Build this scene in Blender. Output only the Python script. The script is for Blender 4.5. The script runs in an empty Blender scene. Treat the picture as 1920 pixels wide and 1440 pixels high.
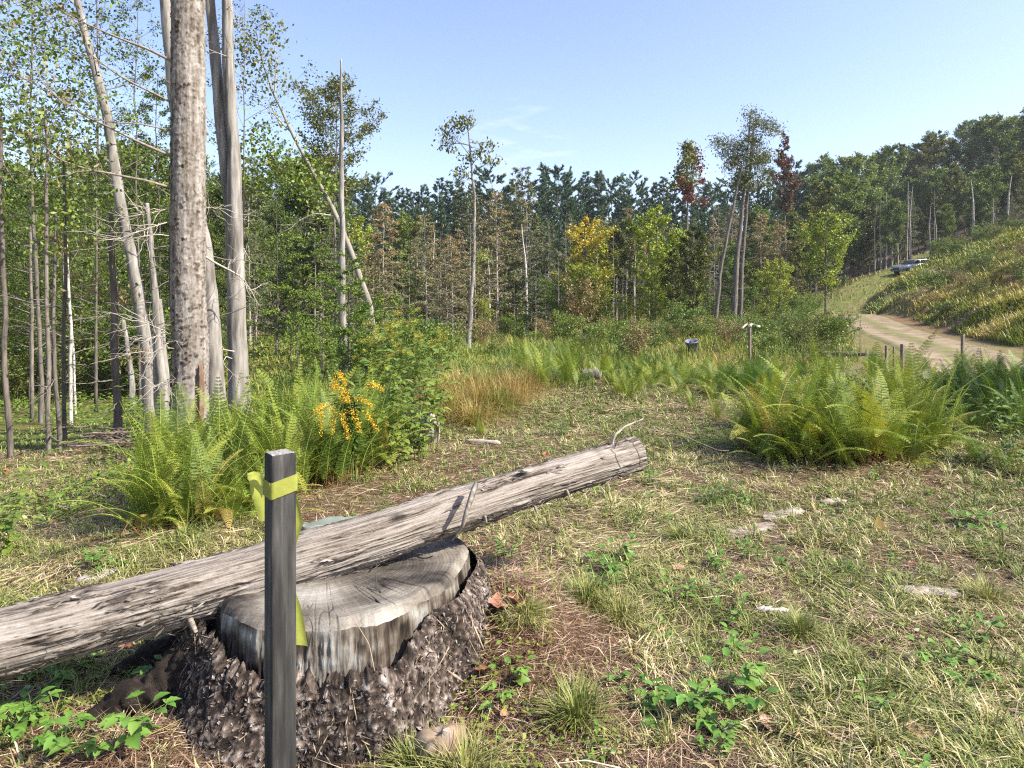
import bpy, math, random
import numpy as np
from mathutils import Vector, Matrix, Euler

SC = bpy.context.scene
COL = SC.collection
F = 1274.0            # focal length in photo pixels (1920 wide)
EYE = 1.6

# ------------------------------------------------------------------ camera
cd = bpy.data.cameras.new("camera")
cam = bpy.data.objects.new("camera", cd)
COL.objects.link(cam)
cam.location = (0, 0, EYE)
cam.rotation_euler = (math.radians(90), 0, 0)
cd.sensor_width = 36.0
cd.lens = 36.0 * F / 1920.0
cd.shift_y = -160.0 / 1920.0
cd.clip_start = 0.05
cd.clip_end = 3000
SC.camera = cam

# ------------------------------------------------------------------ world, sun, exposure
SUN_EL, SUN_AZ = math.radians(41), math.radians(107)       # azimuth clockwise from +Y
sun_dir = Vector((math.sin(SUN_AZ) * math.cos(SUN_EL), math.cos(SUN_AZ) * math.cos(SUN_EL), math.sin(SUN_EL)))
W = bpy.data.worlds.new("World")
SC.world = W
W.use_nodes = True
nt = W.node_tree
bg = nt.nodes["Background"]
sky = nt.nodes.new("ShaderNodeTexSky")
sky.sky_type = 'NISHITA'
sky.sun_disc = False
sky.sun_elevation = SUN_EL
sky.sun_rotation = SUN_AZ
sky.altitude = 300
sky.air_density = 1.0
sky.dust_density = 1.6
sky.ozone_density = 2.5
skt = nt.nodes.new("ShaderNodeMix"); skt.data_type = 'RGBA'; skt.blend_type = 'MULTIPLY'; skt.inputs[0].default_value = 1.0
skt.inputs[7].default_value = (1.12, .99, 1.02, 1)      # faintly violet autumn sky
nt.links.new(sky.outputs[0], skt.inputs[6])
# a faint wisp of thin cloud low over the pines
wtc = nt.nodes.new("ShaderNodeTexCoord"); wdot = nt.nodes.new("ShaderNodeVectorMath"); wdot.operation = 'DOT_PRODUCT'; wdot.inputs[1].default_value = Vector((.012, .977, .21)).normalized()
nt.links.new(wtc.outputs["Generated"], wdot.inputs[0])
wmr = nt.nodes.new("ShaderNodeMapRange"); wmr.interpolation_type = 'SMOOTHSTEP'; wmr.inputs[1].default_value = .9955; wmr.inputs[2].default_value = 1.0
nt.links.new(wdot.outputs["Value"], wmr.inputs[0])
wmp = nt.nodes.new("ShaderNodeMapping"); wmp.inputs[2].default_value = (0, .55, 0); wmp.inputs[3].default_value = (9, 9, 42); nt.links.new(wtc.outputs["Generated"], wmp.inputs[0])
wno = nt.nodes.new("ShaderNodeTexNoise"); wno.inputs["Scale"].default_value = 1.6; wno.inputs["Detail"].default_value = 6; nt.links.new(wmp.outputs[0], wno.inputs[0])
wr = nt.nodes.new("ShaderNodeMapRange"); wr.inputs[1].default_value = .48; wr.inputs[2].default_value = .72; nt.links.new(wno.outputs[0], wr.inputs[0])
wmul = nt.nodes.new("ShaderNodeMath"); wmul.operation = 'MULTIPLY'; nt.links.new(wmr.outputs[0], wmul.inputs[0]); nt.links.new(wr.outputs[0], wmul.inputs[1])
wm2 = nt.nodes.new("ShaderNodeMath"); wm2.operation = 'MULTIPLY'; wm2.inputs[1].default_value = .35; nt.links.new(wmul.outputs[0], wm2.inputs[0])
wmx = nt.nodes.new("ShaderNodeMix"); wmx.data_type = 'RGBA'; nt.links.new(wm2.outputs[0], wmx.inputs[0]); nt.links.new(skt.outputs[2], wmx.inputs[6]); wmx.inputs[7].default_value = (4.2, 4.4, 4.7, 1)
nt.links.new(wmx.outputs[2], bg.inputs[0])
bg.inputs[1].default_value = 0.135
sl = bpy.data.lights.new("sun", 'SUN')
sl.energy = 5.0
sl.angle = math.radians(0.55)
sl.color = (1.0, 0.93, 0.82)
so = bpy.data.objects.new("sun", sl)
COL.objects.link(so)
so.rotation_euler = sun_dir.to_track_quat('Z', 'Y').to_euler()
SC.view_settings.view_transform = 'Standard'
SC.view_settings.look = 'None'
SC.view_settings.exposure = 1.2
SC.cycles.use_denoising = False
SC.cycles.filter_width = 1.2
SC.view_settings.gamma = 1.0
SC.cycles.max_bounces = 6
SC.cycles.diffuse_bounces = 3
SC.cycles.glossy_bounces = 2
SC.cycles.transmission_bounces = 3
SC.cycles.transparent_max_bounces = 4
SC.cycles.caustics_reflective = False
SC.cycles.caustics_refractive = False

# ------------------------------------------------------------------ numeric helpers
def hash3(i, j, k):
    h = (i.astype(np.int64) * 374761393 + j.astype(np.int64) * 668265263 + k.astype(np.int64) * 2147483647 + 1013904223) & 0xffffffff
    h = ((h ^ (h >> 13)) * 1274126177) & 0xffffffff
    h = ((h ^ (h >> 16)) * 2246822519) & 0xffffffff
    return ((h ^ (h >> 15)) & 0xffffff) / float(0xffffff)

def vnoise(p):
    p = np.asarray(p, float)
    i = np.floor(p).astype(np.int64)
    f = p - i
    u = f * f * (3 - 2 * f)
    r = 0
    for dx in (0, 1):
        for dy in (0, 1):
            for dz in (0, 1):
                w = (u[:, 0] if dx else 1 - u[:, 0]) * (u[:, 1] if dy else 1 - u[:, 1]) * (u[:, 2] if dz else 1 - u[:, 2])
                r = r + w * hash3(i[:, 0] + dx, i[:, 1] + dy, i[:, 2] + dz)
    return r * 2 - 1

def fbm(p, o=4):
    p = np.asarray(p, float)
    a, s, r = 1.0, 0.0, 0
    for k in range(o):
        r = r + a * vnoise(p * (2.03 ** k) + 17.3 * k)
        s += a
        a *= 0.5
    return r / s

def noise2(x, y, sc, o=3, seed=0.0):
    x = np.atleast_1d(np.asarray(x, float)); y = np.atleast_1d(np.asarray(y, float))
    return fbm(np.stack([x * sc + seed, y * sc - seed * 1.7, np.full(x.shape, seed * 3.1)], 1), o)

def PW(px, py, Y):
    return np.array([(px - 960) / F * Y, Y, EYE - (py - 560) / F * Y])

# ------------------------------------------------------------------ terrain height
_cp = [PW(*a) for a in [
    (960, 1440, 2.3), (1900, 1400, 2.36), (1500, 1180, 3.3), (1300, 900, 6.0), (1550, 872, 6.55), (1800, 880, 6.4), (1250, 742, 11.0), (1050, 790, 8.9),
    (1500, 745, 11), (1900, 760, 10.2), (1400, 715, 16), (1700, 722, 15.5), (1880, 700, 14), (1300, 650, 24), (1150, 643, 40), (1100, 614, 60), (1030, 604, 80), (1250, 596, 62),
    (880, 662, 25), (780, 632, 42), (760, 700, 15), (850, 760, 10),
    (100, 850, 10), (20, 860, 9.5), (200, 792, 14), (150, 765, 18), (250, 740, 24), (0, 900, 8), (100, 1000, 5.2), (20, 1090, 3.9), (220, 960, 5.6),
    (560, 905, 6), (430, 950, 5.3), (300, 1010, 4.5), (700, 872, 6.6), (820, 850, 7),
    (355, 812, 10), (450, 775, 12), (600, 740, 15),
    (1700, 634, 30), (1860, 672, 19.5), (1760, 654, 24), (1540, 597, 55), (1620, 614, 38), (1480, 595, 56), (1600, 576, 62), (1590, 550, 72), (1640, 524, 85), (1610, 500, 100),
    (1890, 652, 24.0), (1905, 606, 27.5), (1900, 566, 33), (1900, 512, 42), (1900, 445, 60), (1750, 503, 62), (1690, 532, 62), (1660, 557, 60), (1625, 590, 57), (1735, 612, 36), (1745, 582, 40.5), (1748, 545, 48), (1825, 626, 30), (1835, 588, 33), (1835, 545, 41), (1832, 480, 60),
    (1800, 468, 75), (1900, 425, 80), (1900, 405, 110), (1700, 485, 110), (1500, 525, 120), (1300, 562, 110), (1000, 582, 120), (700, 590, 120), (400, 600, 110),
]] + [np.array(a, float) for a in [
    (0, 0, 0), (-3, 0, -.05), (3, 0, .05), (0, -6, 0), (-8, -6, -.4), (8, -6, .4), (-1, 3, .0), (-2.2, 2.6, -.02), (0.6, 3.6, .0),
    (140, 170, 40), (60, 200, 18), (0, 200, 3), (-100, 150, -2), (-80, 60, -2.2), (-40, 60, -2.2), (-60, 20, -1.7), (-25, 25, -1.7), (-30, 3, -1.2),
    (16, 5, .3), (14, 12, -.1), (35, 0, 3), (60, 30, 11), (30, 18, 4.5), (30, -20, 1.5), (0, -40, 0), (-40, -40, -1.5), (100, 80, 21), (45, -40, 2), (300, 100, 60), (300, 400, 50), (0, 500, 10), (-300, 300, 0), (-300, -100, 0), (100, -300, 5), (-100, -300, 0)]]
_cp = np.array(_cp)
_c2 = 1.5 ** 2
def _phi(d2): return np.sqrt(d2 + _c2)
_n = len(_cp)
_A = np.zeros((_n + 3, _n + 3))
_d2 = ((_cp[:, None, :2] - _cp[None, :, :2]) ** 2).sum(2)
_A[:_n, :_n] = _phi(_d2) - np.eye(_n) * 0.02
_A[:_n, _n] = 1; _A[:_n, _n + 1:] = _cp[:, :2]
_A[_n, :_n] = 1; _A[_n + 1:, :_n] = _cp[:, :2].T
_w = np.linalg.solve(_A, np.concatenate([_cp[:, 2], np.zeros(3)]))
STUMP = (-0.76, 3.04)
def height0(x, y):
    x = np.atleast_1d(np.asarray(x, float)).ravel(); y = np.atleast_1d(np.asarray(y, float)).ravel()
    out = np.empty(x.shape)
    for a in range(0, len(x), 20000):
        xx, yy = x[a:a + 20000], y[a:a + 20000]
        d2 = (xx[:, None] - _cp[None, :, 0]) ** 2 + (yy[:, None] - _cp[None, :, 1]) ** 2
        out[a:a + 20000] = _phi(d2) @ _w[:_n] + _w[_n] + xx * _w[_n + 1] + yy * _w[_n + 2]
    r = np.hypot(x, y)
    near = np.clip((40 - r) / 30, 0, 1)
    out += near * (0.035 * noise2(x, y, 1.3, 3, 2.2) + 0.02 * noise2(x, y, 5.0, 2, 4.4))
    far = np.clip((r - 10) / 20, 0, 1) * (1 - roadmask(x, y))
    out += far * (0.22 * noise2(x, y, 0.35, 3, 8.8))
    bank = blob(x, y, 28, 44, 11, 17)
    out += bank * (0.5 * noise2(x, y, 0.8, 4, 5.1) + .6 * np.abs(noise2(x, y, .33, 2, 9.9)))
    # rotten mound of soil against the stump's right side
    out += 0.25 * np.exp(-(((x + 0.04) / 0.32) ** 2 + ((y - 3.2) / 0.46) ** 2))
    out += 0.10 * np.exp(-(((x + 1.25) / 0.3) ** 2 + ((y - 2.35) / 0.25) ** 2))
    return out

def blob(x, y, cx, cy, rx, ry):
    return np.exp(-(((x - cx) / rx) ** 2 + ((y - cy) / ry) ** 2))

ROAD = np.array([(8.6, 12.5), (11.6, 17), (14.3, 22), (17.2, 29), (20.4, 38), (23.4, 47), (25.5, 54), (28.2, 60.5), (32.5, 66), (38, 72), (45, 79), (53, 85.5), (62, 91)])
def _catmull(P, n=10):
    P = np.vstack([2 * P[0] - P[1], P, 2 * P[-1] - P[-2]])
    out = []
    for i in range(1, len(P) - 2):
        for t in np.linspace(0, 1, n, endpoint=False):
            a, b, c, d = P[i - 1], P[i], P[i + 1], P[i + 2]
            out.append(0.5 * ((2 * b) + (c - a) * t + (2 * a - 5 * b + 4 * c - d) * t * t + (3 * b - a - 3 * c + d) * t ** 3))
    out.append(P[-2])
    return np.array(out)
ROADC = _catmull(ROAD, 8)
def roadmask(x, y, w=2.6):
    d = np.full(np.shape(x), 1e9)
    for p in ROADC[::2]:
        d = np.minimum(d, (x - p[0]) ** 2 + (y - p[1]) ** 2)
    return np.clip(1.6 - np.sqrt(d) / w, 0, 1)

def _near_road(x, y):
    d = np.full(np.shape(x), 1e9); k = np.zeros(np.shape(x), int)
    for i, p in enumerate(ROADC):
        dd = (x - p[0]) ** 2 + (y - p[1]) ** 2
        m = dd < d; d = np.where(m, dd, d); k = np.where(m, i, k)
    return np.sqrt(d), k
ROADZ = None
def height(x, y):
    global ROADZ
    x = np.atleast_1d(np.asarray(x, float)).ravel(); y = np.atleast_1d(np.asarray(y, float)).ravel()
    if ROADZ is None:
        z_ = height0(ROADC[:, 0], ROADC[:, 1]); z_ = np.convolve(np.pad(z_, 4, 'edge'), np.ones(9) / 9, 'valid'); ROADZ = z_
    z = height0(x, y)
    if len(x) == 1 and not (x[0] > 5 and y[0] > 9): return z
    d, k = _near_road(x, y)
    m = np.clip((4.2 - d) / 2.0, 0, 1); m = m * m * (3 - 2 * m)
    return z * (1 - m) + (ROADZ[k] - .03) * m
def gz(x, y): return float(height([x], [y])[0])

# zones of ground cover: bare (brown duff), green (moss and short green grass)
def zones(x, y):
    n1 = noise2(x, y, 0.9, 3, 1.1); n2 = noise2(x, y, 2.6, 3, 6.3)
    bare = 0.16 + 0.78 * n2 + 0.50 * n1
    for cx, cy, rx, ry, a in [(-0.02, 3.25, .46, .7, 2.4), (-1.4, 2.3, .45, .3, .9), (-1.7, 5.0, 1.3, .5, .9), (0.0, 6.2, 1.6, .7, .55), (-0.55, 2.25, .5, .25, .7),
                              (2.6, 6.2, 1.6, .35, .7), (0.55, 2.75, .35, .4, .35), (1.6, 4.3, 1.0, .35, .4), (0.5, 2.3, .4, .3, .5), (2.2, 2.5, .5, .4, .3), (2.6, 9.5, 1.4, .8, .5), (-4, 9.5, 2.2, .5, .6)]:
        bare = bare + a * blob(x, y, cx, cy, rx, ry)
    green = 0.3 * n1 + 0.15 * n2
    for cx, cy, rx, ry, a in [(-5, 7.5, 4, 3, .55), (-9, 15, 6, 6, .9), (8, 42, 6, 14, 1.0), (5, 60, 12, 14, .8), (1.5, 9, 2.5, 1.5, .35), (-1.9, 2.6, .7, .6, .5)]:
        green = green + a * blob(x, y, cx, cy, rx, ry)
    return np.clip(bare, 0, 1), np.clip(green + .25, 0, 1)

# ------------------------------------------------------------------ mesh helpers
class Geo:
    def __init__(s): s.V = []; s.Fc = []; s.T = []; s.n = 0
    def add(s, V, faces, tint=0.5):
        V = np.asarray(V, float).reshape(-1, 3)
        if len(V) == 0: return s
        for f in (faces if isinstance(faces, list) else [faces]):
            s.Fc.append(np.asarray(f, np.int64) + s.n)
        s.V.append(V)
        t = np.asarray(tint, float)
        s.T.append(np.full(len(V), float(t)) if t.ndim == 0 else t.ravel())
        s.n += len(V)
        return s
    def arrays(s):
        return (np.vstack(s.V) if s.V else np.zeros((0, 3))), s.Fc, (np.concatenate(s.T) if s.T else np.zeros(0))
    def mesh(s, name, mat, smooth=True):
        V, Fc, T = s.arrays()
        me = bpy.data.meshes.new(name)
        me.vertices.add(len(V)); me.vertices.foreach_set("co", V.astype(np.float32).ravel())
        loops = np.concatenate([f.ravel() for f in Fc]) if Fc else np.zeros(0, int)
        sizes = np.concatenate([np.full(len(f), f.shape[1]) for f in Fc]) if Fc else np.zeros(0, int)
        starts = np.concatenate([[0], np.cumsum(sizes)[:-1]]) if len(sizes) else sizes
        me.loops.add(len(loops)); me.loops.foreach_set("vertex_index", loops.astype(np.int32))
        me.polygons.add(len(sizes)); me.polygons.foreach_set("loop_start", starts.astype(np.int32))
        me.polygons.foreach_set("use_smooth", np.full(len(sizes), bool(smooth)))
        a = me.attributes.new("tint", 'FLOAT', 'POINT'); a.data.foreach_set("value", T.astype(np.float32))
        me.update(calc_edges=True)
        if mat: me.materials.append(mat)
        return me

def ob(name, geo, mat, parent=None, smooth=True, loc=None):
    me = geo.mesh(name, mat, smooth) if isinstance(geo, Geo) else geo
    o = bpy.data.objects.new(name, me); COL.objects.link(o)
    if parent is not None: o.parent = parent
    if loc is not None: o.location = loc
    return o
def tag(o, label, cat=None, group=None, kind=None):
    if label: o["label"] = label
    if cat: o["category"] = cat
    if group: o["group"] = group
    if kind: o["kind"] = kind
    return o
def empty(name, loc=(0, 0, 0), rz=0.0, sc=1.0):
    o = bpy.data.objects.new(name, None); COL.objects.link(o)
    o.empty_display_size = 0.2
    o.location = loc; o.rotation_euler = (0, 0, rz)
    o.scale = (sc, sc, sc) if np.isscalar(sc) else sc
    return o
def spawn(parts, name, label, cat, group, loc, rz=0.0, sc=1.0, tilt=(0, 0)):
    """parts: list of (part_name, mesh). one part -> one mesh object; several -> Empty + children."""
    if len(parts) == 1:
        r = bpy.data.objects.new(name, parts[0][1]); COL.objects.link(r)
    else:
        r = bpy.data.objects.new(name, None); COL.objects.link(r)
        for pn, me in parts:
            c = bpy.data.objects.new(pn, me); COL.objects.link(c); c.parent = r
    r.location = loc; r.rotation_euler = (tilt[0], tilt[1], rz)
    r.scale = (sc, sc, sc) if np.isscalar(sc) else sc
    return tag(r, label, cat, group)

def nrm(v):
    v = np.asarray(v, float)
    return v / np.maximum(np.linalg.norm(v, axis=-1, keepdims=True), 1e-9)

def tube(P, R, k=6, cap=True):
    P = np.asarray(P, float); R = np.broadcast_to(np.asarray(R, float), (len(P),))
    T = nrm(np.gradient(P, axis=0))
    ref = np.array([1., 0, 0]) if abs(T[0][2]) > 0.8 else np.array([0, 0, 1.])
    A = nrm(np.cross(T, ref)); B = np.cross(T, A)
    an = np.linspace(0, 2 * np.pi, k, endpoint=False)
    V = P[:, None] + R[:, None, None] * (A[:, None] * np.cos(an)[None, :, None] + B[:, None] * np.sin(an)[None, :, None])
    n = len(P)
    i = np.arange(n - 1)[:, None] * k + np.arange(k)[None]
    j = np.arange(n - 1)[:, None] * k + (np.arange(k)[None] + 1) % k
    Fq = np.stack([i, j, j + k, i + k], 2).reshape(-1, 4)
    fs = [Fq]
    V = V.reshape(-1, 3)
    if cap:
        V = np.vstack([V, P[:1], P[-1:]])
        a = np.arange(k)
        fs.append(np.vstack([np.stack([(a + 1) % k, a, np.full(k, n * k)], 1), np.stack([(n - 1) * k + a, (n - 1) * k + (a + 1) % k, np.full(k, n * k + 1)], 1)]))
    return V, fs

def kites(P, D, N, L, Wd, wpos=0.45, fold=0.0):
    """leaf quads: base, left, tip, right."""
    P = np.asarray(P, float); D = nrm(D); S = nrm(np.cross(D, N)); Nn = np.cross(S, D)
    L = np.broadcast_to(np.asarray(L, float), (len(P),))[:, None]; Wd = np.broadcast_to(np.asarray(Wd, float), (len(P),))[:, None]
    mid = P + D * L * wpos
    V = np.stack([P, mid - S * Wd / 2 + Nn * fold * Wd, P + D * L, mid + S * Wd / 2 + Nn * fold * Wd], 1)
    q = np.arange(len(P))[:, None] * 4 + np.array([[0, 1, 2, 3]])
    return V.reshape(-1, 3), q

def blades(P, D, Lean, L, Wd):
    """grass blades: 5 verts. D horizontal facing unit, Lean 0 upright .. 1 flat"""
    n = len(P)
    up = np.array([0, 0, 1.0])
    side = np.stack([-D[:, 1], D[:, 0], np.zeros(n)], 1)
    L = L[:, None]; Wd = Wd[:, None]; Lean = Lean[:, None]
    m = P + (D * Lean * 0.8 + up * (1 - Lean * 0.55)) * L * 0.5
    t = m + (D * (0.25 + Lean) + up * (0.75 - Lean * 0.95)) * L * 0.5
    V = np.stack([P - side * Wd / 2, P + side * Wd / 2, m + side * Wd * .45, m - side * Wd * .45, t], 1).reshape(-1, 3)
    b = np.arange(n)[:, None] * 5
    return V, [b + np.array([[0, 1, 2, 3]]), b + np.array([[3, 2, 4]])]

def broadleaf(g, base, d, n, L, Wd, tint=0.5, droop=0.35, fold=0.18, serr=0.0, rows=6):
    """one bigger leaf with a midrib fold, a curve along its length and an ovate outline"""
    d = nrm(np.asarray(d, float)); s = nrm(np.cross(d, n)); nn = np.cross(s, d)
    t = np.linspace(0, 1, rows)
    w = Wd / 2 * (np.sin(np.pi * np.clip(t, 0.03, 1) ** 0.72)) ** 0.9
    if serr: w = w * (1 + serr * (np.arange(rows) % 2 * 2 - 1))
    c = np.asarray(base)[None] + d[None] * (t * L)[:, None] * (1 - 0.15 * droop * t[:, None]) - np.array([0, 0, 1.0]) * (droop * L * t ** 2)[:, None]
    l = c - s * w[:, None] + nn * (w * fold * 2)[:, None]; r = c + s * w[:, None] + nn * (w * fold * 2)[:, None]
    V = np.stack([l, c, r], 1).reshape(-1, 3)
    i = np.arange(rows - 1)[:, None] * 3
    q = np.vstack([i + np.array([[0, 1, 4, 3]]), i + np.array([[1, 2, 5, 4]])])
    g.add(V, q, tint)

# ------------------------------------------------------------------ materials
def newmat(name):
    m = bpy.data.materials.new(name); m.use_nodes = True
    t = m.node_tree; t.nodes.clear()
    out = t.nodes.new("ShaderNodeOutputMaterial")
    return m, t, out
def N(t, ty, **kw):
    n = t.nodes.new(ty)
    for k, v in kw.items():
        if k in n.inputs.keys() and not hasattr(n, k): n.inputs[k].default_value = v
        else: setattr(n, k, v)
    return n
def ramp(t, src, stops):
    r = t.nodes.new("ShaderNodeValToRGB")
    el = r.color_ramp.elements
    while len(el) < len(stops): el.new(0.5)
    for e, (p, c) in zip(el, stops):
        e.position = p; e.color = (*c, 1) if len(c) == 3 else c
    t.links.new(src, r.inputs[0])
    return r
def mixc(t, f, a, b, mode='MIX'):
    m = t.nodes.new("ShaderNodeMix"); m.data_type = 'RGBA'; m.blend_type = mode
    for sock, v in ((m.inputs[0], f), (m.inputs[6], a), (m.inputs[7], b)):
        if hasattr(v, "is_output"): t.links.new(v, sock)
        elif isinstance(v, (int, float)): sock.default_value = v
        else: sock.default_value = (*v, 1)
    return m.outputs[2]

def leafmat(name, stops, trans=0.4, objvar=0.25, rough=0.55, tcol=(1.15, 1.1, 0.45)):
    m, t, out = newmat(name)
    at = N(t, "ShaderNodeAttribute", attribute_name="tint")
    oi = t.nodes.new("ShaderNodeObjectInfo")
    ad = t.nodes.new("ShaderNodeMath"); ad.operation = 'MULTIPLY_ADD'; ad.inputs[1].default_value = objvar; ad.inputs[2].default_value = -objvar / 2
    t.links.new(oi.outputs["Random"], ad.inputs[0])
    a2 = t.nodes.new("ShaderNodeMath"); a2.operation = 'ADD'; a2.use_clamp = True
    t.links.new(at.outputs["Fac"], a2.inputs[0]); t.links.new(ad.outputs[0], a2.inputs[1])
    r = ramp(t, a2.outputs[0], stops)
    p = N(t, "ShaderNodeBsdfPrincipled"); p.inputs["Roughness"].default_value = rough
    p.inputs["Specular IOR Level"].default_value = 0.35
    t.links.new(r.outputs[0], p.inputs["Base Color"])
    tr = t.nodes.new("ShaderNodeBsdfTranslucent")
    t.links.new(mixc(t, 1.0, r.outputs[0], tcol, 'MULTIPLY'), tr.inputs[0])
    mx = t.nodes.new("ShaderNodeMixShader"); mx.inputs[0].default_value = trans * .55
    t.links.new(p.outputs[0], mx.inputs[1]); t.links.new(tr.outputs[0], mx.inputs[2])
    t.links.new(mx.outputs[0], out.inputs[0])
    return m

def barkmat(name, c1, c2, c3=None, scale=(18, 18, 3), bump=0.5, patch=0.0, patchcol=(.1, .07, .05), patchscale=9, dist=0.02):
    m, t, out = newmat(name)
    tc = t.nodes.new("ShaderNodeTexCoord"); mp = t.nodes.new("ShaderNodeMapping"); mp.inputs[3].default_value = scale
    t.links.new(tc.outputs["Object"], mp.inputs[0])
    n1 = N(t, "ShaderNodeTexNoise"); n1.inputs["Scale"].default_value = 1.0; n1.inputs["Detail"].default_value = 6; n1.inputs["Roughness"].default_value = 0.65
    t.links.new(mp.outputs[0], n1.inputs[0])
    stops = [(0.3, c1), (0.62, c2)] if c3 is None else [(0.28, c1), (0.48, c2), (0.68, c3)]
    r = ramp(t, n1.outputs[0], stops)
    col = r.outputs[0]
    oi = t.nodes.new("ShaderNodeObjectInfo")
    hv = t.nodes.new("ShaderNodeMapRange"); hv.inputs[3].default_value = 0.75; hv.inputs[4].default_value = 1.2
    t.links.new(oi.outputs["Random"], hv.inputs[0])
    col = mixc(t, 1.0, col, hv.outputs[0], 'MULTIPLY')
    if patch:
        n2 = N(t, "ShaderNodeTexNoise"); n2.inputs["Scale"].default_value = patchscale; n2.inputs["Detail"].default_value = 5; n2.inputs["Roughness"].default_value = 0.7
        t.links.new(tc.outputs["Object"], n2.inputs[0])
        pr = ramp(t, n2.outputs[0], [(0.56 - patch * .2, (0, 0, 0)), (0.62 - patch * .2, (1, 1, 1))])
        col = mixc(t, pr.outputs[0], col, patchcol)
    p = N(t, "ShaderNodeBsdfPrincipled"); p.inputs["Roughness"].default_value = 0.85; p.inputs["Specular IOR Level"].default_value = 0.2
    t.links.new(col, p.inputs["Base Color"])
    b = t.nodes.new("ShaderNodeBump"); b.inputs["Strength"].default_value = bump; b.inputs["Distance"].default_value = dist
    t.links.new(n1.outputs[0], b.inputs["Height"]); t.links.new(b.outputs[0], p.inputs["Normal"])
    t.links.new(p.outputs[0], out.inputs[0])
    return m

def plainmat(name, col, rough=0.7, spec=0.3, metal=0.0, var=0.25, vs=20, bump=0.0):
    m, t, out = newmat(name)
    tc = t.nodes.new("ShaderNodeTexCoord")
    n1 = N(t, "ShaderNodeTexNoise"); n1.inputs["Scale"].default_value = vs; n1.inputs["Detail"].default_value = 5
    t.links.new(tc.outputs["Object"], n1.inputs[0])
    c = np.array(col)
    r = ramp(t, n1.outputs[0], [(0.3, tuple(c * (1 - var))), (0.7, tuple(np.clip(c * (1 + var), 0, 1)))])
    p = N(t, "ShaderNodeBsdfPrincipled"); p.inputs["Roughness"].default_value = rough; p.inputs["Specular IOR Level"].default_value = spec; p.inputs["Metallic"].default_value = metal
    t.links.new(r.outputs[0], p.inputs["Base Color"])
    if bump:
        b = t.nodes.new("ShaderNodeBump"); b.inputs["Strength"].default_value = bump; b.inputs["Distance"].default_value = 0.01
        t.links.new(n1.outputs[0], b.inputs["Height"]); t.links.new(b.outputs[0], p.inputs["Normal"])
    t.links.new(p.outputs[0], out.inputs[0])
    return m

M = {}
M['leaf_green'] = leafmat("leaf_green", [(0, (.045, .080, .012)), (.5, (.098, .152, .022)), (1, (.20, .23, .035))])
M['leaf_far'] = leafmat("leaf_far", [(0, (.075, .125, .03)), (.5, (.15, .21, .05)), (1, (.27, .31, .08))], trans=.4)
M['leaf_bright'] = leafmat("leaf_bright", [(0, (.06, .12, .014)), (.5, (.12, .19, .022)), (1, (.22, .26, .035))])
M['leaf_lime'] = leafmat("leaf_lime", [(0, (.16, .24, .03)), (.5, (.30, .36, .045)), (1, (.46, .44, .07))], trans=.4)
M['leaf_yellow'] = leafmat("leaf_yellow", [(0, (.22, .28, .03)), (.45, (.46, .38, .04)), (1, (.66, .43, .05))])
M['leaf_olive'] = leafmat("leaf_olive", [(0, (.06, .085, .02)), (.5, (.135, .16, .04)), (1, (.24, .22, .06))])
M['leaf_red'] = leafmat("leaf_red", [(0, (.06, .045, .025)), (.5, (.17, .06, .045)), (1, (.30, .08, .06))], tcol=(1.2, .8, .7))
M['leaf_darkred'] = leafmat("leaf_darkred", [(0, (.05, .07, .028)), (.5, (.10, .085, .045)), (.75, (.19, .085, .075)), (1, (.27, .10, .10))], tcol=(1.2, .9, .7))
M['needle_pine'] = leafmat("needle_pine", [(0, (.035, .070, .034)), (.5, (.072, .125, .062)), (1, (.13, .19, .085))], trans=.25, tcol=(1, 1.05, .7))
M['needle_hemlock'] = leafmat("needle_hemlock", [(0, (.05, .07, .028)), (.5, (.115, .135, .055)), (1, (.20, .19, .08))], trans=.3)
M['needle_rust'] = leafmat("needle_rust", [(0, (.11, .12, .05)), (.5, (.215, .185, .08)), (1, (.33, .20, .085))], trans=.3, tcol=(1.1, .95, .7))
M['fern'] = leafmat("fern", [(0, (.055, .105, .015)), (.45, (.17, .235, .03)), (.8, (.33, .365, .06)), (1, (.36, .25, .08))], trans=.5, objvar=.35)
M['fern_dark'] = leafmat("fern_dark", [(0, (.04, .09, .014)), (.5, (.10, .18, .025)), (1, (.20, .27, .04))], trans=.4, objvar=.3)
M['weed'] = leafmat("weed", [(0, (.05, .10, .016)), (.5, (.115, .185, .028)), (1, (.25, .27, .045))], trans=.4, objvar=.3, rough=.45)
M['bramble'] = leafmat("bramble", [(0, (.05, .13, .02)), (.5, (.10, .21, .035)), (1, (.2, .30, .06))], trans=.4, objvar=.25, rough=.42)
M['golden'] = leafmat("golden", [(0, (.45, .26, .012)), (.5, (.70, .44, .02)), (1, (.82, .60, .06))], trans=.3, tcol=(1, .9, .6))
M['yellow_bloom'] = leafmat("yellow_bloom", [(0, (.25, .23, .03)), (1, (.5, .45, .06))], trans=.3, tcol=(1, .95, .6))
M['stem_red'] = plainmat("stem_red", (.16, .07, .03), var=.4)
M['stem_green'] = plainmat("stem_green", (.10, .13, .03), var=.3)
M['grass'] = leafmat("grass", [(0, (.07, .115, .022)), (.25, (.155, .19, .042)), (.5, (.28, .28, .085)), (.75, (.44, .37, .18)), (1, (.62, .50, .33))], trans=.2, objvar=0.0, tcol=(1.05, 1, .7))
M['meadow'] = leafmat("meadow", [(0, (.05, .10, .014)), (.35, (.125, .19, .025)), (.65, (.26, .27, .05)), (1, (.42, .33, .12))], trans=.35, objvar=0.0)
M['russet'] = leafmat("russet", [(0, (.10, .16, .03)), (.35, (.26, .25, .06)), (.65, (.38, .27, .10)), (1, (.40, .17, .07))], trans=.35, objvar=.3)
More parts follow.
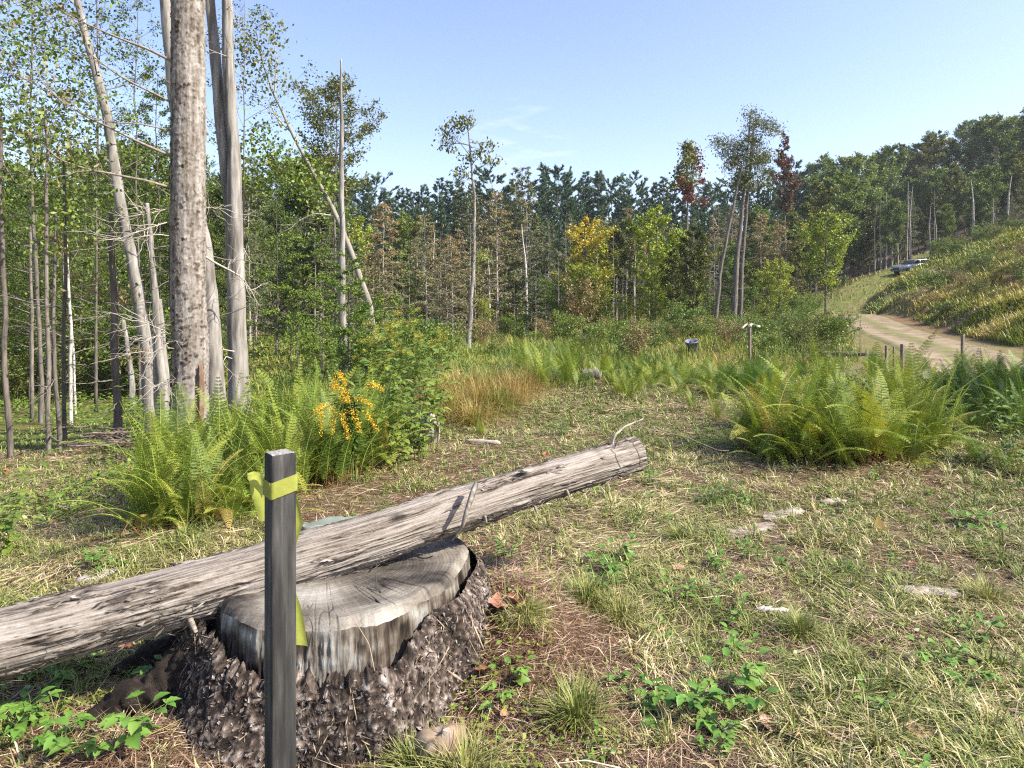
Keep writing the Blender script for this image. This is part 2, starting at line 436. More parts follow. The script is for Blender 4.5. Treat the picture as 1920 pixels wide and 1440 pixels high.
M['deadleaf'] = leafmat("deadleaf", [(0, (.12, .045, .025)), (.5, (.24, .105, .06)), (1, (.38, .23, .165))], trans=.15, objvar=.9, tcol=(1, .8, .6))
M['redleaf'] = leafmat("redleaf", [(0, (.30, .03, .02)), (1, (.5, .12, .06))], trans=.2, objvar=.5, tcol=(1, .7, .6))
M['bark_grey'] = barkmat("bark_grey", (.05, .043, .036), (.19, .165, .14))
M['bark_dark'] = barkmat("bark_dark", (.035, .03, .025), (.13, .11, .09))
M['bark_birch'] = barkmat("bark_birch", (.26, .24, .21), (.58, .54, .48), scale=(4, 4, 14), patch=.15, patchcol=(.08, .07, .06), patchscale=7)
M['bark_silver'] = barkmat("bark_silver", (.17, .14, .115), (.42, .37, .32), scale=(40, 40, 2.2), bump=.6)
M['bark_flake'] = barkmat("bark_flake", (.16, .13, .10), (.33, .285, .235), (.46, .41, .35), scale=(26, 26, 5), bump=.8, patch=.22, patchcol=(.085, .055, .04), patchscale=11)
M['road'] = None

# ------------------------------------------------------------------ ground
def build_ground():
    th = np.concatenate([np.linspace(-52, 52, 720, endpoint=False), np.linspace(52, 308, 160, endpoint=False)])
    th = np.radians(th)
    nr = 290
    r = 0.4 * (330 / 0.4) ** (np.arange(nr) / (nr - 1))
    X = r[:, None] * np.sin(th)[None]; Y = r[:, None] * np.cos(th)[None]
    x = np.concatenate([[0.], X.ravel()]); y = np.concatenate([[0.], Y.ravel()])
    z = height(x, y)
    V = np.stack([x, y, z], 1)
    k = len(th)
    i = np.arange(nr - 1)[:, None] * k + np.arange(k)[None] + 1
    j = np.arange(nr - 1)[:, None] * k + (np.arange(k)[None] + 1) % k + 1
    q = np.stack([i, j, j + k, i + k], 2).reshape(-1, 4)
    a = np.arange(k)
    tr = np.stack([np.zeros(k, int), (a + 1) % k + 1, a + 1], 1)
    q = q[:, ::-1]; 
    g = Geo().add(V, [q, tr])
    m, t, out = newmat("ground")
    tc = t.nodes.new("ShaderNodeTexCoord")
    ab = N(t, "ShaderNodeAttribute", attribute_name="bare"); ag = N(t, "ShaderNodeAttribute", attribute_name="green")
    n1 = N(t, "ShaderNodeTexNoise"); n1.inputs["Scale"].default_value = 9; n1.inputs["Detail"].default_value = 9; n1.inputs["Roughness"].default_value = .72
    n2 = N(t, "ShaderNodeTexNoise"); n2.inputs["Scale"].default_value = 85; n2.inputs["Detail"].default_value = 8; n2.inputs["Roughness"].default_value = .82
    n3 = N(t, "ShaderNodeTexNoise"); n3.inputs["Scale"].default_value = 1.7; n3.inputs["Detail"].default_value = 5
    for n in (n1, n2, n3): t.links.new(tc.outputs["Object"], n.inputs[0])
    duff = ramp(t, n2.outputs[0], [(.28, (.045, .028, .018)), (.45, (.13, .082, .052)), (.58, (.24, .165, .105)), (.72, (.36, .27, .19))])
    straw = ramp(t, n2.outputs[0], [(.28, (.05, .045, .02)), (.48, (.16, .13, .06)), (.62, (.29, .23, .12)), (.75, (.40, .32, .19))])
    moss = ramp(t, n2.outputs[0], [(.25, (.03, .05, .012)), (.5, (.10, .135, .03)), (.72, (.21, .22, .06))])
    f1 = t.nodes.new("ShaderNodeMath"); f1.operation = 'MULTIPLY_ADD'; f1.inputs[1].default_value = 2.0; f1.inputs[2].default_value = -1.0
    t.links.new(n1.outputs[0], f1.inputs[0])
    f2 = t.nodes.new("ShaderNodeMath"); f2.operation = 'ADD'; f2.use_clamp = True
    t.links.new(ab.outputs["Fac"], f2.inputs[0]); t.links.new(f1.outputs[0], f2.inputs[1])
    c = mixc(t, f2.outputs[0], straw.outputs[0], duff.outputs[0])
    f3 = t.nodes.new("ShaderNodeMath"); f3.operation = 'MULTIPLY_ADD'; f3.inputs[1].default_value = 1.6; f3.inputs[2].default_value = -.8
    t.links.new(n3.outputs[0], f3.inputs[0])
    f4 = t.nodes.new("ShaderNodeMath"); f4.operation = 'ADD'; f4.use_clamp = True
    t.links.new(ag.outputs["Fac"], f4.inputs[0]); t.links.new(f3.outputs[0], f4.inputs[1])
    c = mixc(t, f4.outputs[0], c, moss.outputs[0])
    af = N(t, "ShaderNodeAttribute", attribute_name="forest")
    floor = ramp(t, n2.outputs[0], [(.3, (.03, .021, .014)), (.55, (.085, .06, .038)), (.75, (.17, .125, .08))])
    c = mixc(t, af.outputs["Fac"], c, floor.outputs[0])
    ar = N(t, "ShaderNodeAttribute", attribute_name="rot")
    rotc = ramp(t, n2.outputs[0], [(.28, (.04, .02, .012)), (.48, (.13, .068, .038)), (.62, (.22, .125, .075)), (.76, (.34, .22, .145))])
    c = mixc(t, ar.outputs["Fac"], c, rotc.outputs[0])
    p = N(t, "ShaderNodeBsdfPrincipled"); p.inputs["Roughness"].default_value = .95; p.inputs["Specular IOR Level"].default_value = .1
    t.links.new(c, p.inputs["Base Color"])
    b = t.nodes.new("ShaderNodeBump"); b.inputs["Strength"].default_value = .9; b.inputs["Distance"].default_value = .03
    t.links.new(n2.outputs[0], b.inputs["Height"]); t.links.new(b.outputs[0], p.inputs["Normal"])
    t.links.new(p.outputs[0], out.inputs[0])
    o = ob("ground", g, m)
    bare, green = zones(x, y)
    # forest floor and bank: brown soil
    bare = np.clip(bare + .8 * blob(x, y, 22, 34, 7, 9) + .5 * blob(x, y, 0, 100, 60, 35), 0, 1)
    green = np.clip(green + .3 * blob(x, y, 45, 75, 25, 15), 0, 1)
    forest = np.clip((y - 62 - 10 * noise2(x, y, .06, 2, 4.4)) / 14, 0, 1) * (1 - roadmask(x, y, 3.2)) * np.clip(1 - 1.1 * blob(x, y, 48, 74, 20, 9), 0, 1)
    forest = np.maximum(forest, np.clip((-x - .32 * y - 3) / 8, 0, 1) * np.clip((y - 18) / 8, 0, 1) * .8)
    forest = np.maximum(forest, .3 * blob(x, y, 22, 30, 3, 5))
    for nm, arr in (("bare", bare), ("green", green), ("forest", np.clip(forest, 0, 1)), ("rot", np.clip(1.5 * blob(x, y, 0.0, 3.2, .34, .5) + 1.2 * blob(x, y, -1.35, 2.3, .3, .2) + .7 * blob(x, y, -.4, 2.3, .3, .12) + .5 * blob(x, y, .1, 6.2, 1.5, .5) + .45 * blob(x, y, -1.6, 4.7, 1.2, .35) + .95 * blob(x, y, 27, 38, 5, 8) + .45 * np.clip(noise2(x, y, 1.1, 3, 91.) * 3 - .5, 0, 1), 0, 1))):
        at = o.data.attributes.new(nm, 'FLOAT', 'POINT'); at.data.foreach_set("value", arr.astype(np.float32))
    tag(o, "uneven grassy clearing floor sloping from the foreground to the woods", None, None, "structure")
build_ground()

def build_road():
    P = ROADC; T = nrm(np.gradient(P, axis=0)); S = np.stack([T[:, 1], -T[:, 0]], 1)
    u = np.linspace(-1.6, 1.6, 15)
    pts = P[:, None] + S[:, None] * u[None, :, None]
    pts = pts + 0.25 * np.stack([noise2(pts[..., 0].ravel(), pts[..., 1].ravel(), .5, 2, 3.3), noise2(pts[..., 0].ravel(), pts[..., 1].ravel(), .5, 2, 7.7)], 1).reshape(pts.shape) * (np.abs(u) > 1.4)[None, :, None]
    x = pts[..., 0].ravel(); y = pts[..., 1].ravel()
    z = height(x, y) + 0.06 - 0.11 * (np.abs(np.tile(u, len(P))) > 1.4) - 0.03 * (np.abs(np.abs(np.tile(u, len(P))) - .75) < .3)
    k = len(u); n = len(P)
    i = (np.arange(n - 1)[:, None] * k + np.arange(k - 1)[None]).ravel()
    q = np.stack([i, i + k, i + k + 1, i + 1], 1)
    g = Geo().add(np.stack([x, y, z], 1), q, np.maximum(np.tile(np.abs(u) / 1.6, n), np.clip((y - 56) / 5, 0, 1)))
    m, t, out = newmat("road")
    tc = t.nodes.new("ShaderNodeTexCoord"); at = N(t, "ShaderNodeAttribute", attribute_name="tint")
    n1 = N(t, "ShaderNodeTexNoise"); n1.inputs["Scale"].default_value = 1.2; n1.inputs["Detail"].default_value = 9; n1.inputs["Roughness"].default_value = .7
    t.links.new(tc.outputs["Object"], n1.inputs[0])
    dirt = ramp(t, n1.outputs[0], [(.3, (.12, .09, .058)), (.5, (.22, .17, .115)), (.7, (.33, .265, .185))])
    gr = ramp(t, n1.outputs[0], [(.3, (.06, .085, .02)), (.7, (.17, .17, .055))])
    # grassy crown in the middle and along the edges, bare wheel ruts between
    rut = ramp(t, at.outputs["Fac"], [(0.0, (.75, .75, .75)), (.2, (.45, .45, .45)), (.4, (0, 0, 0)), (.7, (.1, .1, .1)), (.98, (1, 1, 1))])
    f = mixc(t, .35, rut.outputs[0], n1.outputs[0], 'LINEAR_LIGHT')
    p = N(t, "ShaderNodeBsdfPrincipled"); p.inputs["Roughness"].default_value = .95; p.inputs["Specular IOR Level"].default_value = .1
    t.links.new(mixc(t, f, dirt.outputs[0], gr.outputs[0]), p.inputs["Base Color"])
    t.links.new(p.outputs[0], out.inputs[0])
    tag(ob("dirt_track", g, m), "pale rutted dirt track curving uphill past the cut bank", None, None, "structure")
build_road()

# ------------------------------------------------------------------ tree stump
def tintmat(name, stops, rough=.85, bumpscale=None, bump=.4, dist=.004, mapping=(60, 60, 60), spec=.2):
    m, t, out = newmat(name)
    at = N(t, "ShaderNodeAttribute", attribute_name="tint")
    tc = t.nodes.new("ShaderNodeTexCoord"); mp = t.nodes.new("ShaderNodeMapping"); mp.inputs[3].default_value = mapping
    t.links.new(tc.outputs["Object"], mp.inputs[0])
    n1 = N(t, "ShaderNodeTexNoise"); n1.inputs["Scale"].default_value = 1; n1.inputs["Detail"].default_value = 5; n1.inputs["Roughness"].default_value = .7
    t.links.new(mp.outputs[0], n1.inputs[0])
    a = t.nodes.new("ShaderNodeMath"); a.operation = 'MULTIPLY_ADD'; a.inputs[1].default_value = .5
    t.links.new(n1.outputs[0], a.inputs[0])
    s = t.nodes.new("ShaderNodeMath"); s.operation = 'SUBTRACT'; s.inputs[1].default_value = .25
    t.links.new(at.outputs["Fac"], s.inputs[0]); t.links.new(s.outputs[0], a.inputs[2])
    r = ramp(t, a.outputs[0], stops)
    p = N(t, "ShaderNodeBsdfPrincipled"); p.inputs["Roughness"].default_value = rough; p.inputs["Specular IOR Level"].default_value = spec
    t.links.new(r.outputs[0], p.inputs["Base Color"])
    b = t.nodes.new("ShaderNodeBump"); b.inputs["Strength"].default_value = bump; b.inputs["Distance"].default_value = dist
    t.links.new(n1.outputs[0], b.inputs["Height"]); t.links.new(b.outputs[0], p.inputs["Normal"])
    t.links.new(p.outputs[0], out.inputs[0])
    return m

def build_stump():
    pts = np.array([(-.36, -.40), (-.2, -.52), (-.03, -.56), (.24, -.50), (.41, -.30), (.505, -.09), (.54, .09), (.53, .33), (.36, .52), (.1, .6), (-.35, .56), (-.52, .3), (-.56, .05), (-.5, -.2)])
    th0 = np.arctan2(pts[:, 1], pts[:, 0]); r0 = np.hypot(pts[:, 0], pts[:, 1]); o = np.argsort(th0)
    def rad(th): return np.interp(th, th0[o], r0[o], period=2 * np.pi)
    nt_ = 1100
    th = np.linspace(-np.pi, np.pi, nt_, endpoint=False)
    def ring_noise(f, k, seed): return fbm(np.stack([np.cos(th) * f + seed, np.sin(th) * f, np.full(nt_, seed)], 1), k)
    R = rad(th)
    R = (R + np.roll(R, 8) + np.roll(R, -8) + np.roll(R, 4) + np.roll(R, -4)) / 5
    flute = 0.030 * ring_noise(3.5, 4, 3.1) + 0.004 * ring_noise(22, 3, 9.2)
    R = R + flute
    ZT = 0.415
    root = empty("tree_stump", (STUMP[0], STUMP[1], 0))
    tag(root, "broad weathered stump with grey sawn top and dark flaking bark, under the log", "stump")
    # sawn top: growth rings, radial checks
    nr = 190
    rr = np.linspace(0.0, 1, nr)
    X = rr[:, None] * (R * np.cos(th))[None]; Y = rr[:, None] * (R * np.sin(th))[None]
    cx, cy = -.08, -.02
    dist = np.hypot(X - cx, Y - cy); ang = np.arctan2(Y - cy, X - cx)
    sh = X.shape
    P3 = np.stack([X.ravel() * 5, Y.ravel() * 5, np.full(X.size, 2.)], 1)
    wob = fbm(P3, 3).reshape(sh)
    rings = np.sin((dist + .03 * wob) * 2 * np.pi / .016) * .5 + np.sin((dist + .03 * wob) * 2 * np.pi / .041 + 1) * .5
    chk = fbm(np.stack([np.cos(ang).ravel() * 7, np.sin(ang).ravel() * 7, dist.ravel() * 1.5], 1), 3).reshape(sh)
    crack = np.clip(1 - np.abs(chk) * 34, 0, 1) * np.clip((dist - .16) / .3, 0, 1) * np.clip(.4 + 2 * wob, 0, 1)
    saw = fbm(np.stack([X.ravel() * 3 + Y.ravel() * 1.5, Y.ravel() * 26 - X.ravel() * 10, np.full(X.size, 4.)], 1), 3).reshape(sh)
    edge = np.clip((rr - .93) / .07, 0, 1)[:, None]
    Z = ZT + .007 * wob + .0008 * rings + .002 * saw - .010 * crack - .035 * edge ** 2 * (1 + wob) + .02 * np.clip(-Y - .2, 0, 1) * 0 - .03 * np.clip(-X - .25, 0, 1)
    blot = fbm(np.stack([X.ravel() * 6, Y.ravel() * 6, np.full(X.size, 7.)], 1), 4).reshape(sh)
    tint = .42 + .05 * rings + .14 * saw + .10 * fbm(np.stack([np.cos(ang).ravel() * 30, np.sin(ang).ravel() * 30, dist.ravel() * 3], 1), 3).reshape(sh) * np.clip(dist * 4, 0, 1) - .35 * crack + .60 * blot + .16 * edge
    k = nt_
    def grid(nrow, closed=True):
        i = np.arange(nrow - 1)[:, None] * k + np.arange(k)[None]; j = np.arange(nrow - 1)[:, None] * k + (np.arange(k)[None] + 1) % k
        return np.stack([i, j, j + k, i + k], 2).reshape(-1, 4)
    g = Geo().add(np.stack([X, Y, Z], 2).reshape(-1, 3), grid(nr)[:, ::1], np.clip(tint, 0, 1).ravel())
    mt = tintmat("stump_top", [(0, (0.0175, 0.015, 0.0135)), (.22, (0.063, 0.055, 0.0468)), (.5, (0.145, 0.128, 0.104)), (.72, (0.242, 0.225, 0.192)), (1, (0.369, 0.36, 0.333))], mapping=(130, 130, 130), bump=.7)
    ob("sawn_top", g, mt, root)
    ztop = Z[-1]
    # bare wood band below the cut, fibres running down, irregular lower edge
    nz = 46
    q = np.linspace(0, 1, nz)
    fib = fbm(np.stack([np.cos(th) * 60, np.sin(th) * 60, np.zeros(nt_)], 1), 3)
    low = .145 + .06 * np.clip(np.cos(th + .75) * 1.5, -.6, 1) + .06 * ring_noise(3, 2, 5.5) + .06 * ring_noise(11, 4, 1.5)
    ZZ = ztop[None] - q[:, None] * low[None] * 1.25
    fb2 = fbm(np.stack([(np.cos(th)[None] * 40 + 0 * q[:, None]).ravel(), (np.sin(th)[None] * 40 + 0 * q[:, None]).ravel(), (ZZ * 9).ravel()], 1), 4).reshape(nz, nt_)
    fb3 = fbm(np.stack([(np.cos(th)[None] * 5 + 0 * q[:, None]).ravel(), (np.sin(th)[None] * 5 + 0 * q[:, None]).ravel(), (ZZ * 9).ravel() + 3], 1), 4).reshape(nz, nt_)
    RR = R[None] + .022 * q[:, None] + (.011 * fb2 + .012 * fb3) * np.clip(q * 6, 0, 1)[:, None]
    tw = .44 + .36 * fb2 + .10 * fib[None] + 1.0 * fb3 - .22 * q[:, None]
    g = Geo().add(np.stack([RR * np.cos(th), RR * np.sin(th), ZZ], 2).reshape(-1, 3), grid(nz)[:, ::-1], np.clip(tw, 0, 1).ravel())
    mw = tintmat("stump_wood", [(0, (.012, .009, .007)), (.3, (.06, .046, .034)), (.5, (.12, .102, .08)), (.72, (.20, .19, .165)), (1, (.32, .325, .30))], mapping=(190, 190, 14), bump=1.0)
    ob("bare_wood", g, mw, root)
    # bark skirt: thick lumpy shell with a ragged top edge, flaring to the ground
    nz = 240
    q = np.linspace(0, 1, nz)
    top = ztop - low * (.80 + .45 * ring_noise(9, 4, 2.2) + .12 * ring_noise(40, 3, 6.2)) + .05
    top = np.minimum(top, ztop - .05)
    # right side of the stump keeps its bark almost to the cut
    side = np.clip((np.cos(th - .1) - .55) / .2, 0, 1)
    top = top * (1 - side) + (ztop - .03) * side
    ZZ = top[None] * (1 - q[:, None]) + (-.16) * q[:, None]
    hgt = np.clip((.42 - ZZ) / .5, 0, 1.2)
    flare = .02 + .13 * hgt + .09 * hgt ** 2
    lob = 1 + .38 * np.clip(fbm(np.stack([np.cos(th) * 2.2, np.sin(th) * 2.2, np.full(nt_, 8.8)], 1), 2), -1, 1)
    B3 = np.stack([((R[None] + flare) * np.cos(th)).ravel(), ((R[None] + flare) * np.sin(th)).ravel(), ZZ.ravel()], 1)
    l1 = fbm(B3 * [9, 9, 6], 4).reshape(nz, nt_); l2 = fbm(B3 * [30, 30, 22] + 5, 4).reshape(nz, nt_)
    l3 = 1 - np.abs(fbm(B3 * [24, 24, 6] + 9, 4)).reshape(nz, nt_) * 2
    rim = np.clip(.62 + q * 6, 0, 1)[:, None]
    nf = fbm(np.stack([np.cos(th)[None].repeat(nz, 0).ravel() * 7, np.sin(th)[None].repeat(nz, 0).ravel() * 7, ZZ.ravel() * 3.2], 1) + .35 * np.stack([l1.ravel()] * 3, 1), 4).reshape(nz, nt_)
    fis = np.clip(1 - np.abs(nf) * 9, 0, 1); flk = np.clip(fbm(B3 * [16, 16, 34] + 4, 3).reshape(nz, nt_) * 3, -1, 1)
    l4 = fbm(B3 * 66 + 2, 4).reshape(nz, nt_)
    n7 = fbm(B3 * 7 + 31, 4).reshape(nz, nt_); n24 = fbm(B3 * 24 + 13, 4).reshape(nz, nt_)
    RR = R[None] + (flare * lob[None] + .030 * n7 + .014 * n24 + .008 * l4 + .024 - .006 * fis) * rim
    spk = np.clip((fbm(B3 * [120, 120, 90] + 3, 3).reshape(nz, nt_) - .12) * 5, 0, 1) * np.clip(.5 + 2 * l1, 0, 1)
    tb = .30 + .85 * l4 + .45 * n24 + .25 * n7 + .22 * spk - .18 * fis
    g = Geo().add(np.stack([RR * np.cos(th), RR * np.sin(th), ZZ], 2).reshape(-1, 3), grid(nz)[:, ::-1], np.clip(tb, 0, 1).ravel())
    mb = tintmat("stump_bark", [(0, (0.015, 0.0112, 0.00875)), (.3, (0.0525, 0.0387, 0.03)), (.55, (0.125, 0.0988, 0.0788)), (.78, (0.237, 0.206, 0.181)), (1, (0.413, 0.375, 0.344))], mapping=(210, 210, 150), bump=1.0, dist=.006)
    ob("bark", g, mb, root)
    # loose crumbs and flakes of bark, and dead grass caught on the sides
    rgf = np.random.default_rng(44)
    SV = np.stack([RR * np.cos(th), RR * np.sin(th), ZZ], 2)
    du = np.roll(SV, -1, 1) - np.roll(SV, 1, 1); dv = np.gradient(SV, axis=0); NN = nrm(np.cross(du, -dv)); NN = np.where((NN * SV).sum(2, keepdims=True) < 0, -NN, NN)
    def on_bark(n, size, wd, down, lift, ta, tb_, mat, nm, zmin=-.05):
        a = rgf.integers(2, nz - 2, n); b = rgf.integers(0, nt_, n); P = SV[a, b]; Nv = NN[a, b]; k = P[:, 2] > zmin; P, Nv = P[k], Nv[k]; n = len(P)
        T = nrm(np.cross(Nv, rgf.normal(0, 1, (n, 3)))); T = nrm(T + np.array([0, 0, -down]) + Nv * rgf.uniform(0, lift, n)[:, None])
        V, q = kites(P + Nv * .002, T, nrm(Nv + rgf.normal(0, .45, (n, 3))), size * rgf.gamma(3, .33, n), wd * rgf.gamma(3, .33, n), .5, .15)
        ob(nm, Geo().add(V, q, np.repeat(rgf.uniform(ta, tb_, n), 4)), mat, root, False)
    on_bark(7500, .015, .009, .3, .4, .05, .85, mb, "bark_flakes")
    on_bark(1300, .012, .008, .2, .7, .6, .9, mb, "grey_flakes")
    on_bark(1500, .10, .0028, 1.0, .5, .3, 1.0, plainmat("caught_straw", (.34, .26, .17), var=.4, vs=60), "caught_grass", -.12)
    # roots running out, the stump and log's shadow put into their dark tint
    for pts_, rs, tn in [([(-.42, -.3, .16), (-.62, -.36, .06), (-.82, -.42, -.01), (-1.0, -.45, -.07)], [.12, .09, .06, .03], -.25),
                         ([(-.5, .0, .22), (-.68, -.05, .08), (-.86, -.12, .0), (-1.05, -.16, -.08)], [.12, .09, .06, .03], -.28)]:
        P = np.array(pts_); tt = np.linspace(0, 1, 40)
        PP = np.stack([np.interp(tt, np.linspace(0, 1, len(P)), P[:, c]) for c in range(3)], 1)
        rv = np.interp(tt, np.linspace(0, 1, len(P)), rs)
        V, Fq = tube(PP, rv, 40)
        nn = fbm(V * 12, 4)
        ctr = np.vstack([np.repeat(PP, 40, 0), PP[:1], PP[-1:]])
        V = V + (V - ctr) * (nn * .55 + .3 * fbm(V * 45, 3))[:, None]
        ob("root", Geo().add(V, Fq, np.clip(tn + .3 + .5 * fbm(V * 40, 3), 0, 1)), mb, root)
    # pale slab of split wood at the stump foot
    g = Geo()
    P = PW(815, 1318, 2.35)
    th2 = np.linspace(0, 2 * np.pi, 24, endpoint=False)
    rows = []
    for zz, s in ((-.06, 1.1), (0, 1.08), (.04, 1.0), (.085, .8), (.10, .45), (.1, .02)):
        rows.append(np.stack([np.cos(th2) * .085 * s * (1 + .25 * np.sin(3 * th2 + 1)), np.sin(th2) * .055 * s, np.full(24, zz) + .02 * np.cos(th2)], 1))
    V = np.vstack(rows); V += .012 * fbm(V * 40, 3)[:, None]
    i = np.arange(5)[:, None] * 24 + np.arange(24)[None]; j = np.arange(5)[:, None] * 24 + (np.arange(24)[None] + 1) % 24
    g.add(V, np.stack([i, j, j + 24, i + 24], 2).reshape(-1, 4), np.clip(.45 + .8 * fbm(V * [60, 60, 14], 3), 0, 1))
    o = ob("wood_chunk", g, tintmat("chunk", [(0, (.09, .06, .04)), (.5, (.26, .19, .13)), (1, (.42, .34, .26))], mapping=(120, 120, 20))); o.location = (P[0], P[1], gz(P[0], P[1]) + .02); o.rotation_euler = (.35, .2, .3)
    tag(o, "pale split chunk of wood lying at the foot of the stump", "wood chunk")
build_stump()

# ------------------------------------------------------------------ fallen log lying across the stump
def build_log():
    K = np.array([(-3.3, 2.05, .10), (-1.92, 2.55, .315), (-.62, 3.03, .522), (.69, 3.75, .752)])
    rk = np.array([.134, .122, .105, .088])
    L = np.concatenate([[0], np.cumsum(np.linalg.norm(np.diff(K, axis=0), axis=1))]); tot = L[-1]
    ns, nk = 1700, 280
    s = np.linspace(0, tot, ns)
    A = np.stack([np.interp(s, L, K[:, c]) for c in range(3)], 1)
    ker = np.hanning(161); ker /= ker.sum()
    Ap = np.vstack([2 * A[0] - A[80:0:-1], A, 2 * A[-1] - A[-2:-82:-1]])
    A = np.stack([np.convolve(Ap[:, c], ker, 'valid') for c in range(3)], 1)
    A[:, 2] += .010 * np.sin(s * 2.4); A[:, 1] += .014 * np.sin(s * 1.7 + 1)
    base_loc = K[2].copy()
    A = A - base_loc
    T = nrm(np.gradient(A, axis=0)); S = nrm(np.cross(T, [0, 0, 1.])); U = np.cross(S, T)
    th = np.linspace(0, 2 * np.pi, nk, endpoint=False)
    r = np.interp(s, L, rk)[:, None] * (1 + .03 * fbm(np.stack([s * 2.5, s * 0, s * 0 + 3], 1), 2))[:, None]
    ss = np.repeat(s, nk); tt = np.tile(th, ns); tw = tt + ss * .10
    cyl = lambda fa, fs, o, sd: fbm(np.stack([np.cos(tw) * fa + sd, np.sin(tw) * fa, ss * fs + sd], 1), o).reshape(ns, nk)
    shape = cyl(.9, 1.6, 2, 1.0)
    fibre = .65 * cyl(15, 3.6, 4, 2.0) + .5 * cyl(9, 9, 4, 7.0)
    fine = cyl(34, 7, 3, 5.0)
    crack = np.clip(1 - np.abs(cyl(8, 2.0, 4, 8.0)) * 15, 0, 1) * np.clip(.35 + 1.6 * cyl(2, 3, 2, 31.), 0, 1)
    patch = np.clip((cyl(3.0, 4.0, 5, 12.0) - .08) * 7, 0, 1)          # old bark still clinging
    flk = cyl(22, 18, 3, 3.3)
    fine2 = cyl(52, 12, 3, 15.0); crack2 = np.clip(1 - np.abs(cyl(19, 4.5, 4, 18.0)) * 8, 0, 1) * np.clip(.3 + 1.5 * cyl(2.5, 2, 2, 33.), 0, 1)
    # knots
    kn = np.zeros((ns, nk))
    rng = np.random.default_rng(5)
    for a, b in [(tot - .27, 1.2), (tot - .5, 4.6), (tot - 1.05, 5.0), (tot - 1.75, 5.3), (tot - 2.2, 4.7), (tot - .75, 1.7), (tot - 3.0, 5.4), (tot - 1.4, .9), (tot - 2.6, 1.5)]:
        kn += np.exp(-(((s[:, None] - a) / .03) ** 2 + ((np.angle(np.exp(1j * (th[None] - b)))) / .25) ** 2))
    R = r * (1 + .07 * shape + .03 * cyl(1.3, 3.5, 2, 41.)) + .0055 * fibre + .003 * fine + .0015 * fine2 - .004 * crack2 - .009 * crack + .008 * patch * (1 + flk) + .010 * kn
    V = A[:, None] + R[..., None] * (S[:, None] * np.cos(th)[None, :, None] + U[:, None] * np.sin(th)[None, :, None])
    blot = cyl(1.6, 1.3, 3, 21.0)
    tint = .64 + .45 * fibre + .36 * fine + .35 * fine2 - .42 * crack2 - .75 * crack - patch * (.26 + .55 * flk) + .30 * blot - .5 * np.clip(kn, 0, 1) * .8 + .1 * shape
    i = np.arange(ns - 1)[:, None] * nk + np.arange(nk)[None]; j = np.arange(ns - 1)[:, None] * nk + (np.arange(nk)[None] + 1) % nk
    q = np.stack([i, j, j + nk, i + nk], 2).reshape(-1, 4)
    surfV, surfT = V.copy(), T.copy()
    root = empty("fallen_log", tuple(base_loc))
    tag(root, "long grey weathered log lying across the stump, pointing up to the right", "log")
    ml = tintmat("log_wood", [(0, (0.0183, 0.0145, 0.0119)), (.25, (0.0808, 0.0672, 0.054)), (.5, (0.173, 0.149, 0.123)), (.72, (0.254, 0.226, 0.195)), (1, (0.338, 0.313, 0.278))], mapping=(80, 80, 80), bump=.5)
    ob("trunk", Geo().add(V.reshape(-1, 3), q, np.clip(tint, 0, 1).ravel()), ml, root)
    n = 5200; a = rng.integers(10, ns - 10, n); b = rng.integers(0, nk, n)
    keep = (patch[a, b] + .25 * rng.random(n) + .5 * (np.sin(th[b]) < -.35)) > .45; a, b = a[keep], b[keep]; n = len(a)
    Pn = surfV[a, b]; Nv = nrm(Pn - A[a])
    V2, q2 = kites(Pn - surfT[a] * .012 + Nv * .001, nrm(surfT[a] * np.where(rng.random(n) < .5, 1, -1)[:, None] + rng.normal(0, .22, (n, 3)) + Nv * rng.uniform(0, .45, n)[:, None]), nrm(Nv + rng.normal(0, .3, (n, 3))), rng.gamma(3, .011, n), rng.gamma(3, .0022, n), .5, .2)
    ob("bark_flakes", Geo().add(V2, q2, np.repeat(rng.uniform(.05, .8, n), 4)), ml, root, False)
    mt = tintmat("log_end", [(0, (.06, .05, .04)), (.4, (.24, .20, .16)), (1, (.48, .42, .35))], mapping=(50, 50, 50))
    for e, sg in ((-1, 1), (0, -1)):
        rr = np.linspace(0, 1, 24)
        C = A[e] + T[e] * sg * .001
        VV = C[None, None] + rr[:, None, None] * (V[e] - A[e])[None] * 1.0 + (T[e] * sg * .012)[None, None] * (1 - rr ** 4)[:, None, None]
        a = np.arange(23)[:, None] * nk + np.arange(nk)[None]; b = np.arange(23)[:, None] * nk + (np.arange(nk)[None] + 1) % nk
        tn = .5 + .25 * np.sin(rr * 60)[:, None] + .3 * fbm(VV.reshape(-1, 3) * 25, 3).reshape(24, nk)
        ob("cut_end", Geo().add(VV.reshape(-1, 3), np.stack([a, b, b + nk, a + nk], 2).reshape(-1, 4)[:, ::sg], np.clip(tn, 0, 1).ravel()), mt, root)
    def P(px, py, Y): return PW(px, py, Y) - base_loc
    def wig(pts, amp, n=26):
        pts = np.array(pts); t = np.linspace(0, 1, n)
        c = np.concatenate([[0], np.cumsum(np.linalg.norm(np.diff(pts, axis=0), axis=1))]); c /= c[-1]
        Q = np.stack([np.interp(t, c, pts[:, k]) for k in range(3)], 1)
        return Q + amp * np.stack([fbm(np.stack([t * 8 + k * 9, t * 0, t * 0 + amp * 100], 1), 2) for k in range(3)], 1)
    mtw = plainmat("twig_pale", (.36, .31, .25), var=.35, vs=40)
    mtd = plainmat("twig_dark", (.14, .11, .09), var=.4, vs=40)
    ob("branch_stub", Geo().add(*tube(wig([P(1147, 845, 3.66), P(1149, 826, 3.66), P(1153, 815, 3.66), P(1172, 800, 3.68), P(1184, 794, 3.7), P(1206, 785, 3.72)], .002), np.linspace(.009, .0028, 26), 8)), mtw, root)
